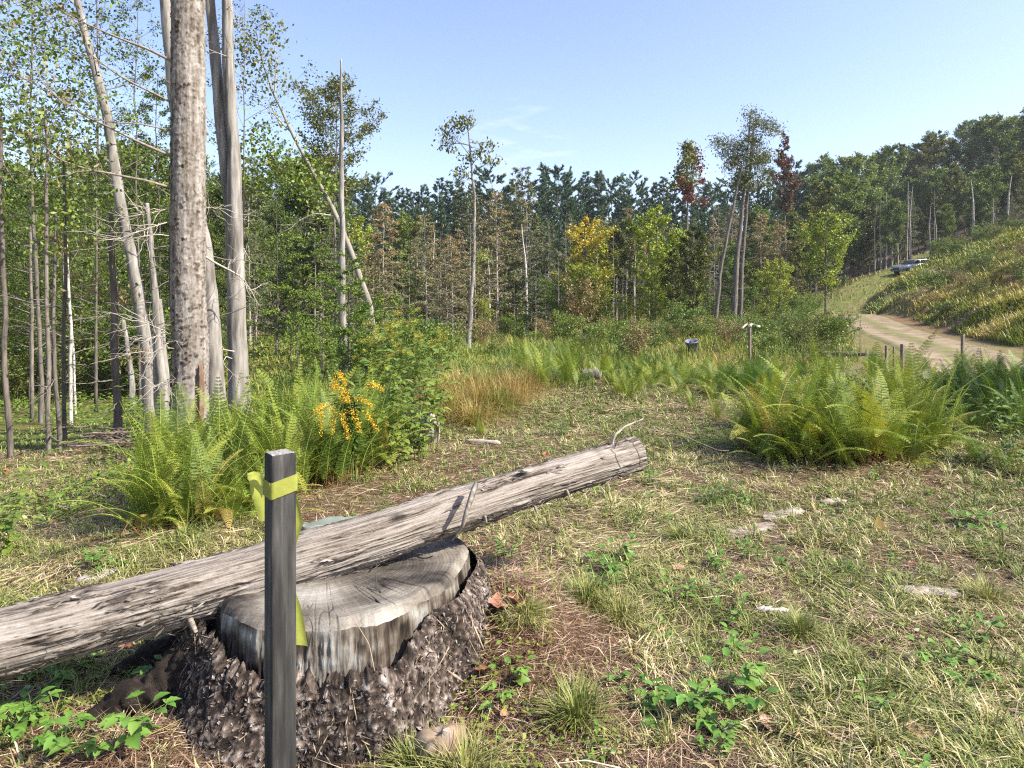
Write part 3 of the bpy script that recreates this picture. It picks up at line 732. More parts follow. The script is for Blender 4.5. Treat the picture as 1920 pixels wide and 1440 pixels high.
    ob("twig", Geo().add(*tube(wig([P(1184, 794, 3.7), P(1195, 797, 3.74), P(1215, 806, 3.8), P(1250, 812, 3.9), P(1288, 819, 4.0), P(1322, 834, 4.1), P(1345, 843, 4.15), P(1366, 845, 4.2)], .006, 50), np.linspace(.0032, .0018, 50), 6)), mtd, root)
    ob("twig", Geo().add(*tube(wig([P(1158, 835, 3.62), P(1170, 819, 3.65), P(1185, 806, 3.68), P(1200, 784, 3.7)], .003, 20), np.linspace(.003, .0012, 20), 5)), mtd, root)
    ob("twig", Geo().add(*tube(wig([P(1170, 822, 3.6), P(1185, 830, 3.57), P(1195, 845, 3.56), P(1200, 862, 3.57), P(1199, 872, 3.6)], .003, 24), np.linspace(.0025, .003, 24), 5)), mtd, root)
    # loose strips
    def strip(pts, w, th_, mat, nm):
        Q = wig(pts, .0015, 22); Tq = nrm(np.gradient(Q, axis=0)); Sq = nrm(np.cross(Tq, [0.3, -.9, .3])); Uq = np.cross(Sq, Tq)
        ww = np.interp(np.linspace(0, 1, 22), np.linspace(0, 1, len(w)), w)[:, None]
        ringv = np.stack([Q - Sq * ww, Q - Uq * th_, Q + Sq * ww, Q + Uq * th_], 1)
        i = np.arange(21)[:, None] * 4 + np.arange(4)[None]; j = np.arange(21)[:, None] * 4 + (np.arange(4)[None] + 1) % 4
        ob(nm, Geo().add(ringv.reshape(-1, 3), [np.stack([i, j, j + 4, i + 4], 2).reshape(-1, 4), np.array([[0, 1, 2, 3], [87, 86, 85, 84]])], np.random.default_rng(3).uniform(.3, .9, 88)), mat, root)
    strip([P(893, 906, 3.16), P(886, 925, 3.1), P(876, 955, 3.05), P(868, 985, 3.04), P(857, 1000, 3.06), P(848, 1012, 3.1)], [.012, .014, .012, .010, .006, .004], .006, ml, "bark_strip")
    strip([P(333, 1140, 2.72), P(347, 1150, 2.70), P(352, 1143, 2.68)], [.012, .013, .012], .005, ml, "splinter")
    strip([P(350, 1146, 2.69), P(357, 1165, 2.67), P(367, 1186, 2.66)], [.014, .013, .009], .006, ml, "splinter")
    for a in [(640, 1015, 2.93), (655, 1005, 2.95), (1000, 945, 3.38), (905, 960, 3.2), (1060, 915, 3.45)]:
        p = P(*a); strip([p, p + [.012, -.012, -.02], p + [.02, -.022, -.045]], [.006, .008, .002], .003, ml, "bark_flake")
    # lichen bulge on the far upper side
    # loose yellow needles caught on the stump top
    return base_loc
build_log()

# ------------------------------------------------------------------ survey stake with flagging tape
def build_stake():
    Y = 1.03; x = (525.5 - 960) / F * Y
    ztop = EYE - (848 - 560) / F * Y
    zg = gz(x, Y)
    root = empty("survey_stake", (x, Y, zg))
    tag(root, "square dark weathered wooden stake tied with yellow green flagging tape", "stake")
    a = .0185; H = ztop - zg
    n = 90
    z = np.concatenate([[-.25], np.linspace(0, H - .004, n), [H]])
    ch = .0022
    c = np.array([(-a + ch, -a), (a - ch, -a), (a, -a + ch), (a, a - ch), (a - ch, a), (-a + ch, a), (-a, a - ch), (-a, -a + ch)])
    # subdivide sides for grain
    ring = []
    for i in range(8):
        p, q = c[i], c[(i + 1) % 8]; m = 10 if i % 2 == 0 else 2
        for t in np.linspace(0, 1, m, endpoint=False): ring.append(p + (q - p) * t)
    ring = np.array(ring); k = len(ring)
    V = np.concatenate([np.broadcast_to(ring[None], (len(z), k, 2)), np.broadcast_to(z[:, None, None], (len(z), k, 1))], 2).copy()
    V[-1, :, :2] *= .94
    nn = fbm(V.reshape(-1, 3) * [260, 260, 6], 3).reshape(len(z), k); n2 = fbm(V.reshape(-1, 3) * [40, 40, 9] + 4, 3).reshape(len(z), k)
    V[..., :2] *= (1 + .02 * nn + .012 * n2)[..., None]
    V[-1, :, 2] += .002 * nn[-1]
    i = np.arange(len(z) - 1)[:, None] * k + np.arange(k)[None]; j = np.arange(len(z) - 1)[:, None] * k + (np.arange(k)[None] + 1) % k
    tint = .42 + .35 * nn + .45 * n2
    g = Geo().add(V.reshape(-1, 3), np.stack([i, j, j + k, i + k], 2).reshape(-1, 4), np.clip(tint, 0, 1).ravel())
    ms = tintmat("stake_wood", [(0, (0.0112, 0.0112, 0.0112)), (.35, (0.0308, 0.0308, 0.0294)), (.6, (0.0644, 0.063, 0.0588)), (1, (0.196, 0.189, 0.175))], mapping=(400, 400, 25), bump=.4, dist=.001)
    yaw = math.radians(37)      # broad face turned towards the right
    b = ob("shaft", g, ms, root); b.rotation_euler = (0, 0, yaw)
    # furred saw-cut top
    rr = np.linspace(0, 1, 14)
    VV = np.concatenate([V[-1][None, :, :2] * rr[:, None, None], np.broadcast_to((V[-1, :, 2] - 0)[None, :, None], (14, k, 1))], 2).copy()
    VV[..., 2] = VV[..., 2] * rr[:, None] + (H + .001) * (1 - rr[:, None]); VV[..., 2] += .0012 * fbm(VV.reshape(-1, 3) * 400, 2).reshape(14, k)
    i = np.arange(13)[:, None] * k + np.arange(k)[None]; j = np.arange(13)[:, None] * k + (np.arange(k)[None] + 1) % k
    g = Geo().add(VV.reshape(-1, 3), np.stack([i, j, j + k, i + k], 2).reshape(-1, 4), np.clip(.55 + .5 * fbm(VV.reshape(-1, 3) * 250, 3), 0, 1).ravel())
    tpo = ob("end_grain", g, tintmat("stake_top", [(0, (.08, .075, .07)), (.5, (.22, .21, .2)), (1, (.40, .39, .37))], mapping=(300, 300, 300)), root); tpo.rotation_euler = (0, 0, yaw)
    # tape
    m, t, out = newmat("flagging")
    p = N(t, "ShaderNodeBsdfPrincipled"); p.inputs["Base Color"].default_value = (.52, .58, .07, 1); p.inputs["Roughness"].default_value = .35
    tr = t.nodes.new("ShaderNodeBsdfTranslucent"); tr.inputs[0].default_value = (.48, .52, .09, 1)
    tcn = t.nodes.new("ShaderNodeTexCoord"); nz = N(t, "ShaderNodeTexNoise"); nz.inputs["Scale"].default_value = 45; t.links.new(tcn.outputs["Object"], nz.inputs[0])
    bm = t.nodes.new("ShaderNodeBump"); bm.inputs["Strength"].default_value = .5; bm.inputs["Distance"].default_value = .003; t.links.new(nz.outputs[0], bm.inputs["Height"])
    t.links.new(bm.outputs[0], p.inputs["Normal"])
    cl = mixc(t, nz.outputs[0], (.33, .37, .06), (.50, .53, .13)); t.links.new(cl, p.inputs["Base Color"])
    mx = t.nodes.new("ShaderNodeMixShader"); mx.inputs[0].default_value = .45
    t.links.new(p.outputs[0], mx.inputs[1]); t.links.new(tr.outputs[0], mx.inputs[2]); t.links.new(mx.outputs[0], out.inputs[0])
    tape = empty("flagging_tape"); tape.parent = root
    # wrapped band, in the shaft's own axes
    bz = EYE - (919 - 560) / F * (Y - .02) - zg
    rb = ring * 1.07 + np.sign(ring) * .0006
    nb = 6
    hh = np.linspace(-.0125, .0125, nb)
    tiltv = .5 * (rb[:, 0] * .45) + .004
    VB = np.concatenate([np.broadcast_to(rb[None], (nb, k, 2)), np.broadcast_to(bz + hh[:, None, None] + tiltv[None, :, None], (nb, k, 1))], 2).copy()
    VB[..., :2] *= (1 + .015 * fbm(VB.reshape(-1, 3) * [90, 90, 160], 2).reshape(nb, k))[..., None]
    i = np.arange(nb - 1)[:, None] * k + np.arange(k)[None]; j = np.arange(nb - 1)[:, None] * k + (np.arange(k)[None] + 1) % k
    o = ob("band", Geo().add(VB.reshape(-1, 3), np.stack([i, j, j + k, i + k], 2).reshape(-1, 4)), m, tape); o.rotation_euler = (0, 0, yaw)
    def ribbon(nm, pts, ws):
        # pts (px,py,Y) centreline, ws half-width vectors (dx px, dy px)
        rows = []
        tt = np.linspace(0, 1, 40); q = np.linspace(0, 1, len(pts))
        pa = np.array([PW(*p_) for p_ in pts]) - np.array([x, Y, zg]); wa = np.array(ws, float)
        C = np.stack([np.interp(tt, q, pa[:, c]) for c in range(3)], 1); Wv = np.stack([np.interp(tt, q, wa[:, c]) for c in range(3)], 1)
        u = np.linspace(-1, 1, 7)
        VV = C[:, None] + Wv[:, None] * u[None, :, None]
        VV[..., 1] += .002 * np.sin(u * 2.5)[None] + .0015 * np.sin(tt * 9)[:, None]
        i = (np.arange(39)[:, None] * 7 + np.arange(6)[None]).ravel()
        ob(nm, Geo().add(VV.reshape(-1, 3), np.stack([i, i + 1, i + 8, i + 7], 1)), m, tape)
    ribbon("tail", [(496, 921, 1.06), (488, 908, 1.07), (476, 892, 1.075), (469, 886, 1.08)], [(.004, 0, .010), (.004, .0, .010), (.008, .004, .003), (.004, .002, .001)])
    ribbon("tail", [(474, 888, 1.078), (483, 912, 1.08), (492, 940, 1.082), (502, 975, 1.083)], [(.006, .003, .002), (.010, .004, .003), (.011, .004, .002), (.012, .003, .002)])
    ribbon("tail", [(540, 925, 1.06), (548, 950, 1.065), (554, 985, 1.07), (536, 1040, 1.072), (536, 1100, 1.072), (553, 1150, 1.07), (562, 1210, 1.068)], [(.008, .0, .004), (.010, .0, .003), (.011, 0, .002), (.0105, .004, .001), (.011, .003, .001), (.0115, .0, -.002), (.0120, 0, -.003)])
build_stake()

# ------------------------------------------------------------------ grass and ground cover (nobody could count it)
def blocked(x, y):
    """under the stump or on the road"""
    sx, sy = x - STUMP[0], y - STUMP[1]
    return (sx / .66) ** 2 + (sy / .70) ** 2 < 1
def grass_near():
    rng = np.random.default_rng(11)
    n = 900000
    r = np.exp(rng.uniform(math.log(1.75), math.log(17), n)); a = np.radians(rng.uniform(-47, 47, n))
    x = r * np.sin(a); y = r * np.cos(a)
    # gather into tufts
    cell = .05 + .010 * r
    cxr = np.floor(x / cell) + .5; cyr = np.floor(y / cell) + .5
    jx = hash3(cxr, cyr, np.zeros(n)) - .5; jy = hash3(cxr, cyr, np.ones(n)) - .5
    tx = (cxr + jx * .8) * cell; ty = (cyr + jy * .8) * cell
    pull = rng.uniform(.1, .75, n); x = x + (tx - x) * pull; y = y + (ty - y) * pull
    tuftv = hash3(cxr, cyr, np.full(n, 5))
    bare, green = zones(x, y)
    keep = (rng.random(n) < np.clip(1.25 - bare * 1.25, .14, 1)) & (tuftv > bare * .75) & ~blocked(x, y)
    keep &= ~((x < -3) & (r > 6) & (rng.random(n) < .55))
    x, y, r, tuftv, bare, green = [v[keep] for v in (x, y, r, tuftv, bare, green)]; n = len(x)
    z = height(x, y)
    yaw = np.where(rng.random(n) < .6, hash3(np.floor(x * 14), np.floor(y * 14), np.zeros(n)) * 6.28 + rng.normal(0, .7, n), rng.uniform(0, 6.28, n))
    D = np.stack([np.cos(yaw), np.sin(yaw), np.zeros(n)], 1)
    n1 = noise2(x, y, 1.5, 2, 14.)
    L = rng.gamma(4, .0105, n) * (1 + .8 * tuftv ** 2) * (1 + .9 * np.clip(n1, -.6, 1)) * (1 + .035 * r)
    Wd = np.maximum(rng.uniform(.0025, .0062, n), .00095 * r)
    lean = np.clip(rng.beta(2.8, 1.3, n), .1, 1)
    wide = rng.random(n) < .16
    Wd = np.where(wide, Wd * 1.9, Wd); L = np.where(wide, L * .75, L)
    pn = noise2(x, y, 2.2, 3, 31.)
    straw = np.clip(.20 + .6 * pn - .50 * (green - .3) + .35 * (bare - .3), 0, 1)
    tint = np.where(rng.random(n) < straw, rng.uniform(.55, 1.0, n), rng.uniform(.05, .5, n) + .1 * pn)
    V, Fq = blades(np.stack([x, y, z - .004], 1), D, lean, L, Wd)
    o = ob("grass", Geo().add(V, Fq, np.repeat(np.clip(tint, 0, 1), 5)), M['grass'], smooth=False)
    tag(o, "tangled short straw and olive grass covering the clearing", "grass", None, "stuff")
    # flat litter: dead stalks and grass bits lying on the ground
    n = 340000
    r = np.exp(rng.uniform(math.log(1.75), math.log(13), n)); a = np.radians(rng.uniform(-46, 46, n))
    x = r * np.sin(a); y = r * np.cos(a); k = ~blocked(x, y); x, y, r = x[k], y[k], r[k]; n = len(x)
    z = height(x, y) + rng.uniform(.002, .02, n)
    yaw = rng.uniform(0, 6.28, n)
    D = np.stack([np.cos(yaw), np.sin(yaw), rng.normal(0, .12, n)], 1)
    Nn = np.stack([rng.normal(0, .4, n), rng.normal(0, .4, n), np.ones(n)], 1)
    V, q = kites(np.stack([x, y, z], 1), D, Nn, rng.gamma(2.5, .03, n) * (1 + .03 * r), np.maximum(rng.uniform(.0015, .0045, n), .0007 * r), .5)
    o = ob("straw_litter", Geo().add(V, q, np.repeat(rng.uniform(0, 1, n) ** 1.2, 4)), leafmat("litter", [(0, (.07, .038, .022)), (.45, (.19, .115, .068)), (.8, (.38, .27, .175)), (1, (.55, .45, .33))], trans=.1, objvar=0), smooth=False)
    tag(o, "dead stalks and dry brown litter scattered over the ground", "litter", None, "stuff")
grass_near()
def matted_straw():
    rng = np.random.default_rng(16); n = 230000
    r = np.exp(rng.uniform(math.log(1.75), math.log(11), n)); a = np.radians(rng.uniform(-46, 46, n)); x = r * np.sin(a); y = r * np.cos(a)
    pn = noise2(x, y, 1.7, 3, 81.)
    bare, _g = zones(x, y)
    keep = (rng.random(n) < np.clip(-.10 + 1.4 * pn, 0, .6)) & (bare < .75) & ~blocked(x, y); x, y, r = x[keep], y[keep], r[keep]; n = len(x)
    z = height(x, y) + rng.uniform(.004, .04, n)
    yaw = 5.0 * noise2(x, y, .8, 2, 83.) + rng.normal(0, .5, n)
    D = np.stack([np.cos(yaw), np.sin(yaw), rng.normal(0, .10, n)], 1); Nn = np.stack([rng.normal(0, .4, n), rng.normal(0, .4, n), np.ones(n)], 1)
    V, q = kites(np.stack([x, y, z], 1), D, Nn, rng.gamma(4, .026, n) * (1 + .03 * r), np.maximum(rng.uniform(.002, .005, n), .0007 * r), .5)
    tag(ob("matted_straw", Geo().add(V, q, np.repeat(rng.uniform(.5, 1, n), 4)), M['grass'], smooth=False), "flattened pale straw lying in mats over the clearing", "straw", None, "stuff")
    n = 60000
    r = np.exp(rng.uniform(math.log(1.75), math.log(12), n)); a = np.radians(rng.uniform(-46, 46, n)); x = r * np.sin(a); y = r * np.cos(a)
    pn = noise2(x, y, 1.5, 3, 85.)
    keep = (rng.random(n) < np.clip(-.35 + 3.0 * pn, 0, 1)) & ~blocked(x, y); x, y, r = x[keep], y[keep], r[keep]; n = len(x)
    z = height(x, y) + rng.uniform(.008, .05, n); yaw = rng.uniform(0, 6.28, n)
    L = rng.uniform(.010, .028, n) * (1 + .05 * r)
    V, q = kites(np.stack([x, y, z], 1), np.stack([np.cos(yaw), np.sin(yaw), rng.normal(0, .3, n)], 1), np.stack([rng.normal(0, .5, n), rng.normal(0, .5, n), np.ones(n)], 1), L, L * .6)
    tag(ob("low_herbs", Geo().add(V, q, np.repeat(rng.uniform(.3, 1, n), 4)), M['weed'], smooth=False), "tiny low green leaves creeping through the grass", "low herbs", None, "stuff")
matted_straw()

def meadow_far():
    rng = np.random.default_rng(12)
    n = 260000
    r = np.exp(rng.uniform(math.log(9), math.log(115), n)); a = np.radians(rng.uniform(-44, 46, n))
    x = r * np.sin(a); y = r * np.cos(a)
    rm = roadmask(x, y, 2.2)
    left = (a < -.42) & (r < 26)
    dens = .75 + .5 * noise2(x, y, .25, 3, 3.)
    bankbare = .55 * blob(x, y, 22.5, 33, 4, 9) * (noise2(x, y, .7, 3, 9.) > -.1)
    keep = (rng.random(n) < dens - bankbare) & ((rm < .35) | (y > 60)) & ~left & ~((a > .12) & (a < .40) & (r < 15.5)) & ~((r < 14) & (np.abs(a - .12) < .22) & (r < 11.5))
    x, y, r = x[keep], y[keep], r[keep]; n = len(x)
    z = height(x, y)
    yaw = rng.uniform(0, 6.28, n)
    D = np.stack([np.cos(yaw), np.sin(yaw), np.zeros(n)], 1)
    hn = noise2(x, y, .4, 3, 41.)
    L = rng.gamma(7, .055, n) * (1 + .8 * np.clip(hn, -.6, 1)) * np.clip(r / 22, .35, .85) * np.where((x > .42 * y) & (y < 30), .8, 1.0)
    Wd = np.maximum(rng.uniform(.004, .012, n), .0009 * r)
    lean = np.clip(rng.beta(2, 3.5, n), .02, .9)
    pn = noise2(x, y, .30, 4, 51.)
    tint = np.clip(.45 + .62 * pn + rng.normal(0, .17, n) + .25 * blob(x, y, 30, 45, 14, 18) + .2 * blob(x, y, 52, 78, 10, 6) - .08 * blob(x, y, 6, 52, 7, 16), 0, 1)
    V, Fq = blades(np.stack([x, y, z - .02], 1), D, lean, L, Wd)
    o = ob("meadow_grass", Geo().add(V, Fq, np.repeat(tint, 5)), M['meadow'], smooth=False)
    tag(o, "tall green and yellowing weeds and grass spreading to the woods", "meadow grass", None, "stuff")
meadow_far()
def bank_weeds():
    rng = np.random.default_rng(15)
    n = 150000
    px = rng.uniform(1585, 2080, n); y = np.exp(rng.uniform(math.log(24), math.log(82), n)); x = (px - 960) / F * y
    d, _ = _near_road(x, y)
    dn = noise2(x, y, .45, 3, 71.)
    steep = blob(x, y, 26.5, 37, 5, 8)
    keep = (d > 2.6) & (rng.random(n) < np.clip(.55 + 2.2 * dn - .55 * steep, .02, 1)) & (x > 14)
    x, y, dn, steep = x[keep], y[keep], dn[keep], steep[keep]; n = len(x); r = np.hypot(x, y)
    z = height(x, y); yaw = rng.uniform(0, 6.28, n)
    V, Fq = blades(np.stack([x, y, z - .03], 1), np.stack([np.cos(yaw), np.sin(yaw), np.zeros(n)], 1), np.clip(rng.beta(2, 2.6, n), .02, .95), rng.gamma(6, .075, n) * (1 - .4 * steep) * (1 + .4 * dn), np.maximum(rng.uniform(.012, .03, n), .0011 * r))
    tint = np.clip(.56 + .65 * noise2(x, y, .3, 3, 77.) + rng.normal(0, .16, n) + .28 * steep, 0, 1)
    o = ob("bank_weeds", Geo().add(V, Fq, np.repeat(tint, 5)), M['meadow'], smooth=False)
    tag(o, "rough green and straw coloured weeds covering the cut bank beside the track", "weeds", None, "stuff")
bank_weeds()

def forest_herbs():
    """low leafy ground cover under the trees on the left"""
    rng = np.random.default_rng(13)
    n = 60000
    r = np.exp(rng.uniform(math.log(6.5), math.log(60), n)); a = np.radians(rng.uniform(-46, -12, n))
    x = r * np.sin(a); y = r * np.cos(a)
    dn = noise2(x, y, .5, 3, 61.)
    keep = (rng.random(n) < np.clip(.15 + 1.1 * dn + .02 * (r - 10), 0, 1))
    x, y, r, dn = x[keep], y[keep], r[keep], dn[keep]; n = len(x)
    z = height(x, y) + rng.uniform(.02, .16, n) * np.clip(r / 12, .5, 3.0) * np.clip(.4 + dn * 2, .3, 2)
    yaw = rng.uniform(0, 6.28, n)
    D = np.stack([np.cos(yaw), np.sin(yaw), rng.normal(0, .3, n)], 1)
    Nn = np.stack([rng.normal(0, .5, n), rng.normal(0, .5, n), np.ones(n)], 1)
    L = np.maximum(rng.uniform(.03, .08, n), .005 * r)
    V, q = kites(np.stack([x, y, z], 1), D, Nn, L, L * .55)
    o = ob("ground_cover", Geo().add(V, q, np.repeat(rng.uniform(.1, .9, n), 4)), M['weed'], smooth=False)
    tag(o, "low leafy green ground cover under the trees", "ground cover", None, "stuff")
forest_herbs()

# ------------------------------------------------------------------ tree builders (unit: metres at full height H)
def tree(seed, H, r0, cb, R, prof, nb, nsec, nleaf, lL, lW, up=.5, curve=.15, sig=.12, leafmode='flat', lean=(0, 0), wob=.02, minR=.05, dead=0, deadL=1.0, clump=.0, k=8, seclen=.45, taper=.85, tintgrad=0.0, topcut=0.0):
    """returns (trunk Geo, crown Geo). prof: crown width profile over 0..1 of the crown height."""
    rg = np.random.default_rng(seed)
    gt, gc = Geo(), Geo()
    nseg = 16
    t = np.linspace(0, 1, nseg)
    wx = np.cumsum(rg.normal(0, 1, nseg)); wy = np.cumsum(rg.normal(0, 1, nseg)); wx -= wx[0]; wy -= wy[0]
    P = np.stack([lean[0] * H * t + wob * H * wx / 6 * t, lean[1] * H * t + wob * H * wy / 6 * t, H * t], 1)
    rad = r0 * (1 - t) ** taper * (1 - topcut) + r0 * topcut + .004
    rad[0] *= 1.25
    Pb = P.copy(); Pb[0, 2] -= .25
    gt.add(*tube(Pb, rad, k), rg.uniform(.3, .7))
    def at(tt): return np.array([np.interp(tt, t, P[:, c]) for c in range(3)])
    segs = []
    for b in range(nb + dead):
        isdead = b >= nb
        tb = cb + (1 - cb) * ((b + rg.random()) / nb) ** .9 if not isdead else rg.uniform(.12, max(cb, .3) + .12)
        tb = min(tb, .985)
        if isdead: Lb = deadL * R * rg.uniform(.25, .8)
        else: Lb = max(minR, R * prof((tb - cb) / (1 - cb)) * rg.uniform(.65, 1.2))
        az = b * 2.399 + rg.normal(0, .5)
        e = up * (1 if not isdead else .3) + rg.normal(0, .15)
        d0 = np.array([math.cos(az) * math.cos(e), math.sin(az) * math.cos(e), math.sin(e)])
        p0 = at(tb); s = np.linspace(0, 1, 6)
        jit = np.cumsum(rg.normal(0, .04, (6, 3)), 0) * Lb; jit -= jit[0]
        Q = p0 + d0 * (s * Lb)[:, None] + np.array([0, 0, 1.0]) * (curve * Lb * s ** 2)[:, None] + jit
        rb = np.interp(tb, t, rad) * .42
        rb = min(rb, .018 * Lb + .006)
        gt.add(*tube(Q, rb * (1 - s * .85) + .002, 4, False), rg.uniform(.3, .7))
        ns2 = nsec if not isdead else max(1, nsec // 3)
        for c in range(ns2):
            s0 = rg.uniform(.2, .98) if not isdead else rg.uniform(.3, .95)
            q0 = np.array([np.interp(s0, s, Q[:, m]) for m in range(3)])
            sd = nrm(np.cross(d0, [0, 0, 1.0])) * (1 if c % 2 else -1)
            d1 = nrm(d0 * rg.uniform(.4, 1.1) + sd * rg.uniform(.3, 1.1) + np.array([0, 0, rg.normal(up * .3, .3)]))
            L1 = Lb * seclen * rg.uniform(.5, 1.1) * (1.15 - .6 * s0)
            ss = np.linspace(0, 1, 4)
            Q1 = q0 + d1 * (ss * L1)[:, None] + np.array([0, 0, 1.0]) * (curve * .7 * L1 * ss ** 2)[:, None]
            gt.add(*tube(Q1, rb * .35 * (1 - ss * .8) + .0015, 3, False), rg.uniform(.3, .7))
            if not isdead: segs.append((Q1[0], Q1[-1], L1, tb))
        if not isdead: segs.append((Q[2], Q[-1], Lb * .6, tb))
    if segs and nleaf:
        A = np.array([s_[0] for s_ in segs]); B = np.array([s_[1] for s_ in segs]); Ls = np.array([s_[2] for s_ in segs]); tbv = np.array([s_[3] for s_ in segs])
        keepw = Ls * (rg.random(len(Ls)) > clump)
        idx = rg.choice(len(segs), nleaf, p=keepw / keepw.sum())
        u = rg.uniform(.1, 1.05, nleaf)[:, None]
        C = A[idx] + (B[idx] - A[idx]) * u + rg.normal(0, 1, (nleaf, 3)) * (sig * np.minimum(Ls[idx], 1.6))[:, None]
        dd = nrm(B[idx] - A[idx])
        segt = rg.normal(0, .16, len(segs))[idx]
        if leafmode == 'flat':
            D = nrm(dd * .5 + rg.normal(0, .6, (nleaf, 3)) - np.array([0, 0, .25])); Nn = nrm(rg.normal(0, .45, (nleaf, 3)) + np.array([0, 0, 1.]))
        elif leafmode == 'plume':
            D = nrm(dd * 1.2 + rg.normal(0, .38, (nleaf, 3)) + np.array([0, 0, .30])); Nn = nrm(rg.normal(0, 1, (nleaf, 3)))
        elif leafmode == 'needle':
            D = nrm(dd * .8 + rg.normal(0, .45, (nleaf, 3)) + np.array([0, 0, .25])); Nn = nrm(rg.normal(0, 1, (nleaf, 3)))
        else:  # droop
            D = nrm(dd * .5 + rg.normal(0, .5, (nleaf, 3)) - np.array([0, 0, .6])); Nn = nrm(rg.normal(0, 1, (nleaf, 3)))
        sz = rg.uniform(.65, 1.25, nleaf)
        V, q = kites(C, D, Nn, lL * sz, lW * sz)
        tn = np.clip(.45 + segt + rg.normal(0, .16, nleaf) + tintgrad * (tbv[idx] - .7), 0, 1)
        gc.add(V, q, np.repeat(tn, 4))
    return gt, gc
oval = lambda u: math.sin(math.pi * min(max(u * .86 + .12, 0), 1)) ** .7
cone = lambda u: (1 - u) ** .8 * .95 + .06
tall = lambda u: .35 + .65 * math.sin(math.pi * min(u + .15, 1))
vase = lambda u: math.sin(math.pi * min(max(.08 + u * .8, 0), 1)) ** .6 * (0.55 + .45 * u)

VAR = {}
def variant(key, n, mat_t, mat_c, **kw):
    VAR[key] = []
    for i in range(n):
        gt, gc = tree(seed=abs(hash_key(key)) % 9999 + i * 31, **kw)
        parts = [("trunk", gt.mesh(key + "_trunk", M[mat_t]))]
        if gc.n: parts.append(("crown", gc.mesh(key + "_crown", M[mat_c], smooth=False)))
        VAR[key].append((parts, kw['H']))
def hash_key(k): return sum((i + 1) * ord(c) for i, c in enumerate(k))

variant('pine', 5, 'bark_dark', 'needle_pine', H=22, r0=.24, cb=.10, R=4.8, prof=lambda u: (1 - u) ** .9 * (.85 + .15 * math.sin(u * 30)) + .03, nb=90, nsec=7, nleaf=21000, lL=.50, lW=.11, up=.34, curve=.32, sig=.05, leafmode='plume', minR=.3, tintgrad=.2)
variant('pine_top', 3, 'bark_dark', 'needle_pine', H=22, r0=.24, cb=.2, R=5.0, prof=lambda u: vase(u) * .9, nb=44, nsec=8, nleaf=15000, lL=.50, lW=.11, up=.36, curve=.3, sig=.05, leafmode='plume', minR=.9, clump=.15)
variant('hemlock', 5, 'bark_silver', 'needle_hemlock', H=15, r0=.12, cb=.22, R=2.5, prof=lambda u: cone(u) ** .8, nb=70, nsec=6, nleaf=7000, lL=.30, lW=.075, up=.15, curve=-.18, sig=.12, leafmode='droop', minR=.25, dead=14, deadL=.7, clump=.1)
variant('rusty', 4, 'bark_silver', 'needle_rust', H=14, r0=.11, cb=.18, R=2.3, prof=lambda u: cone(u) ** .7, nb=70, nsec=7, nleaf=6200, lL=.27, lW=.07, up=.1, curve=-.15, sig=.13, leafmode='droop', minR=.25, dead=16, deadL=.7, clump=.2, tintgrad=.9)
variant('maple_far', 5, 'bark_grey', 'leaf_far', H=16, r0=.16, cb=.12, R=4.2, prof=oval, nb=44, nsec=9, nleaf=17000, lL=.30, lW=.20, up=.7, curve=.05, sig=.2, minR=.4, clump=.12)
variant('olive', 4, 'bark_grey', 'leaf_olive', H=15, r0=.14, cb=.15, R=3.1, prof=oval, nb=36, nsec=9, nleaf=9000, lL=.30, lW=.20, up=.75, curve=.05, sig=.2, minR=.4, clump=.2)
variant('bright', 4, 'bark_grey', 'leaf_bright', H=8, r0=.09, cb=.22, R=2.2, prof=oval, nb=26, nsec=8, nleaf=5200, lL=.17, lW=.12, up=.7, curve=.08, sig=.16, minR=.3, clump=.1)
variant('layered', 3, 'bark_grey', 'leaf_bright', H=9, r0=.10, cb=.2, R=2.9, prof=lambda u: .45 + .55 * (1 - u), nb=20, nsec=10, nleaf=6500, lL=.13, lW=.10, up=.25, curve=.0, sig=.09, minR=.5, clump=.1)
variant('forest', 6, 'bark_dark', 'leaf_green', H=13, r0=.05, cb=.12, R=2.3, prof=tall, nb=40, nsec=9, nleaf=11000, lL=.095, lW=.065, up=.45, curve=-.05, sig=.18, minR=.4, clump=.12, dead=8, deadL=.6)
variant('sparse', 4, 'bark_grey', 'leaf_green', H=15, r0=.045, cb=.35, R=2.8, prof=tall, nb=26, nsec=8, nleaf=2900, lL=.09, lW=.06, up=.6, curve=.05, sig=.16, minR=.4, clump=.35, dead=10, deadL=.6)
variant('sparse_olive', 3, 'bark_grey', 'leaf_olive', H=15, r0=.045, cb=.4, R=2.6, prof=tall, nb=28, nsec=9, nleaf=3000, lL=.095, lW=.06, up=.6, curve=.05, sig=.14, minR=.4, clump=.4, dead=12, deadL=.6)
variant('pole', 5, 'bark_silver', 'needle_rust', H=12, r0=.07, cb=.8, R=.8, prof=cone, nb=8, nsec=3, nleaf=120, lL=.1, lW=.035, up=.3, leafmode='droop', minR=.15, dead=22, deadL=1.3)
variant('sapling', 4, 'bark_grey', 'leaf_bright', H=3.2, r0=.02, cb=.15, R=.9, prof=oval, nb=18, nsec=6, nleaf=1600, lL=.085, lW=.06, up=.5, curve=.0, sig=.14, minR=.2)
variant('bush', 5, 'stem_green', 'weed', H=1.3, r0=.015, cb=.05, R=.95, prof=lambda u: .75 + .35 * math.sin(math.pi * u), nb=26, nsec=6, nleaf=2600, lL=.085, lW=.05, up=.75, curve=.0, sig=.2, minR=.3, wob=.05)
variant('bush_olive', 3, 'stem_green', 'leaf_olive', H=1.3, r0=.015, cb=.05, R=.95, prof=lambda u: .75 + .35 * math.sin(math.pi * u), nb=26, nsec=6, nleaf=2400, lL=.08, lW=.045, up=.75, curve=.0, sig=.2, minR=.3, wob=.05)
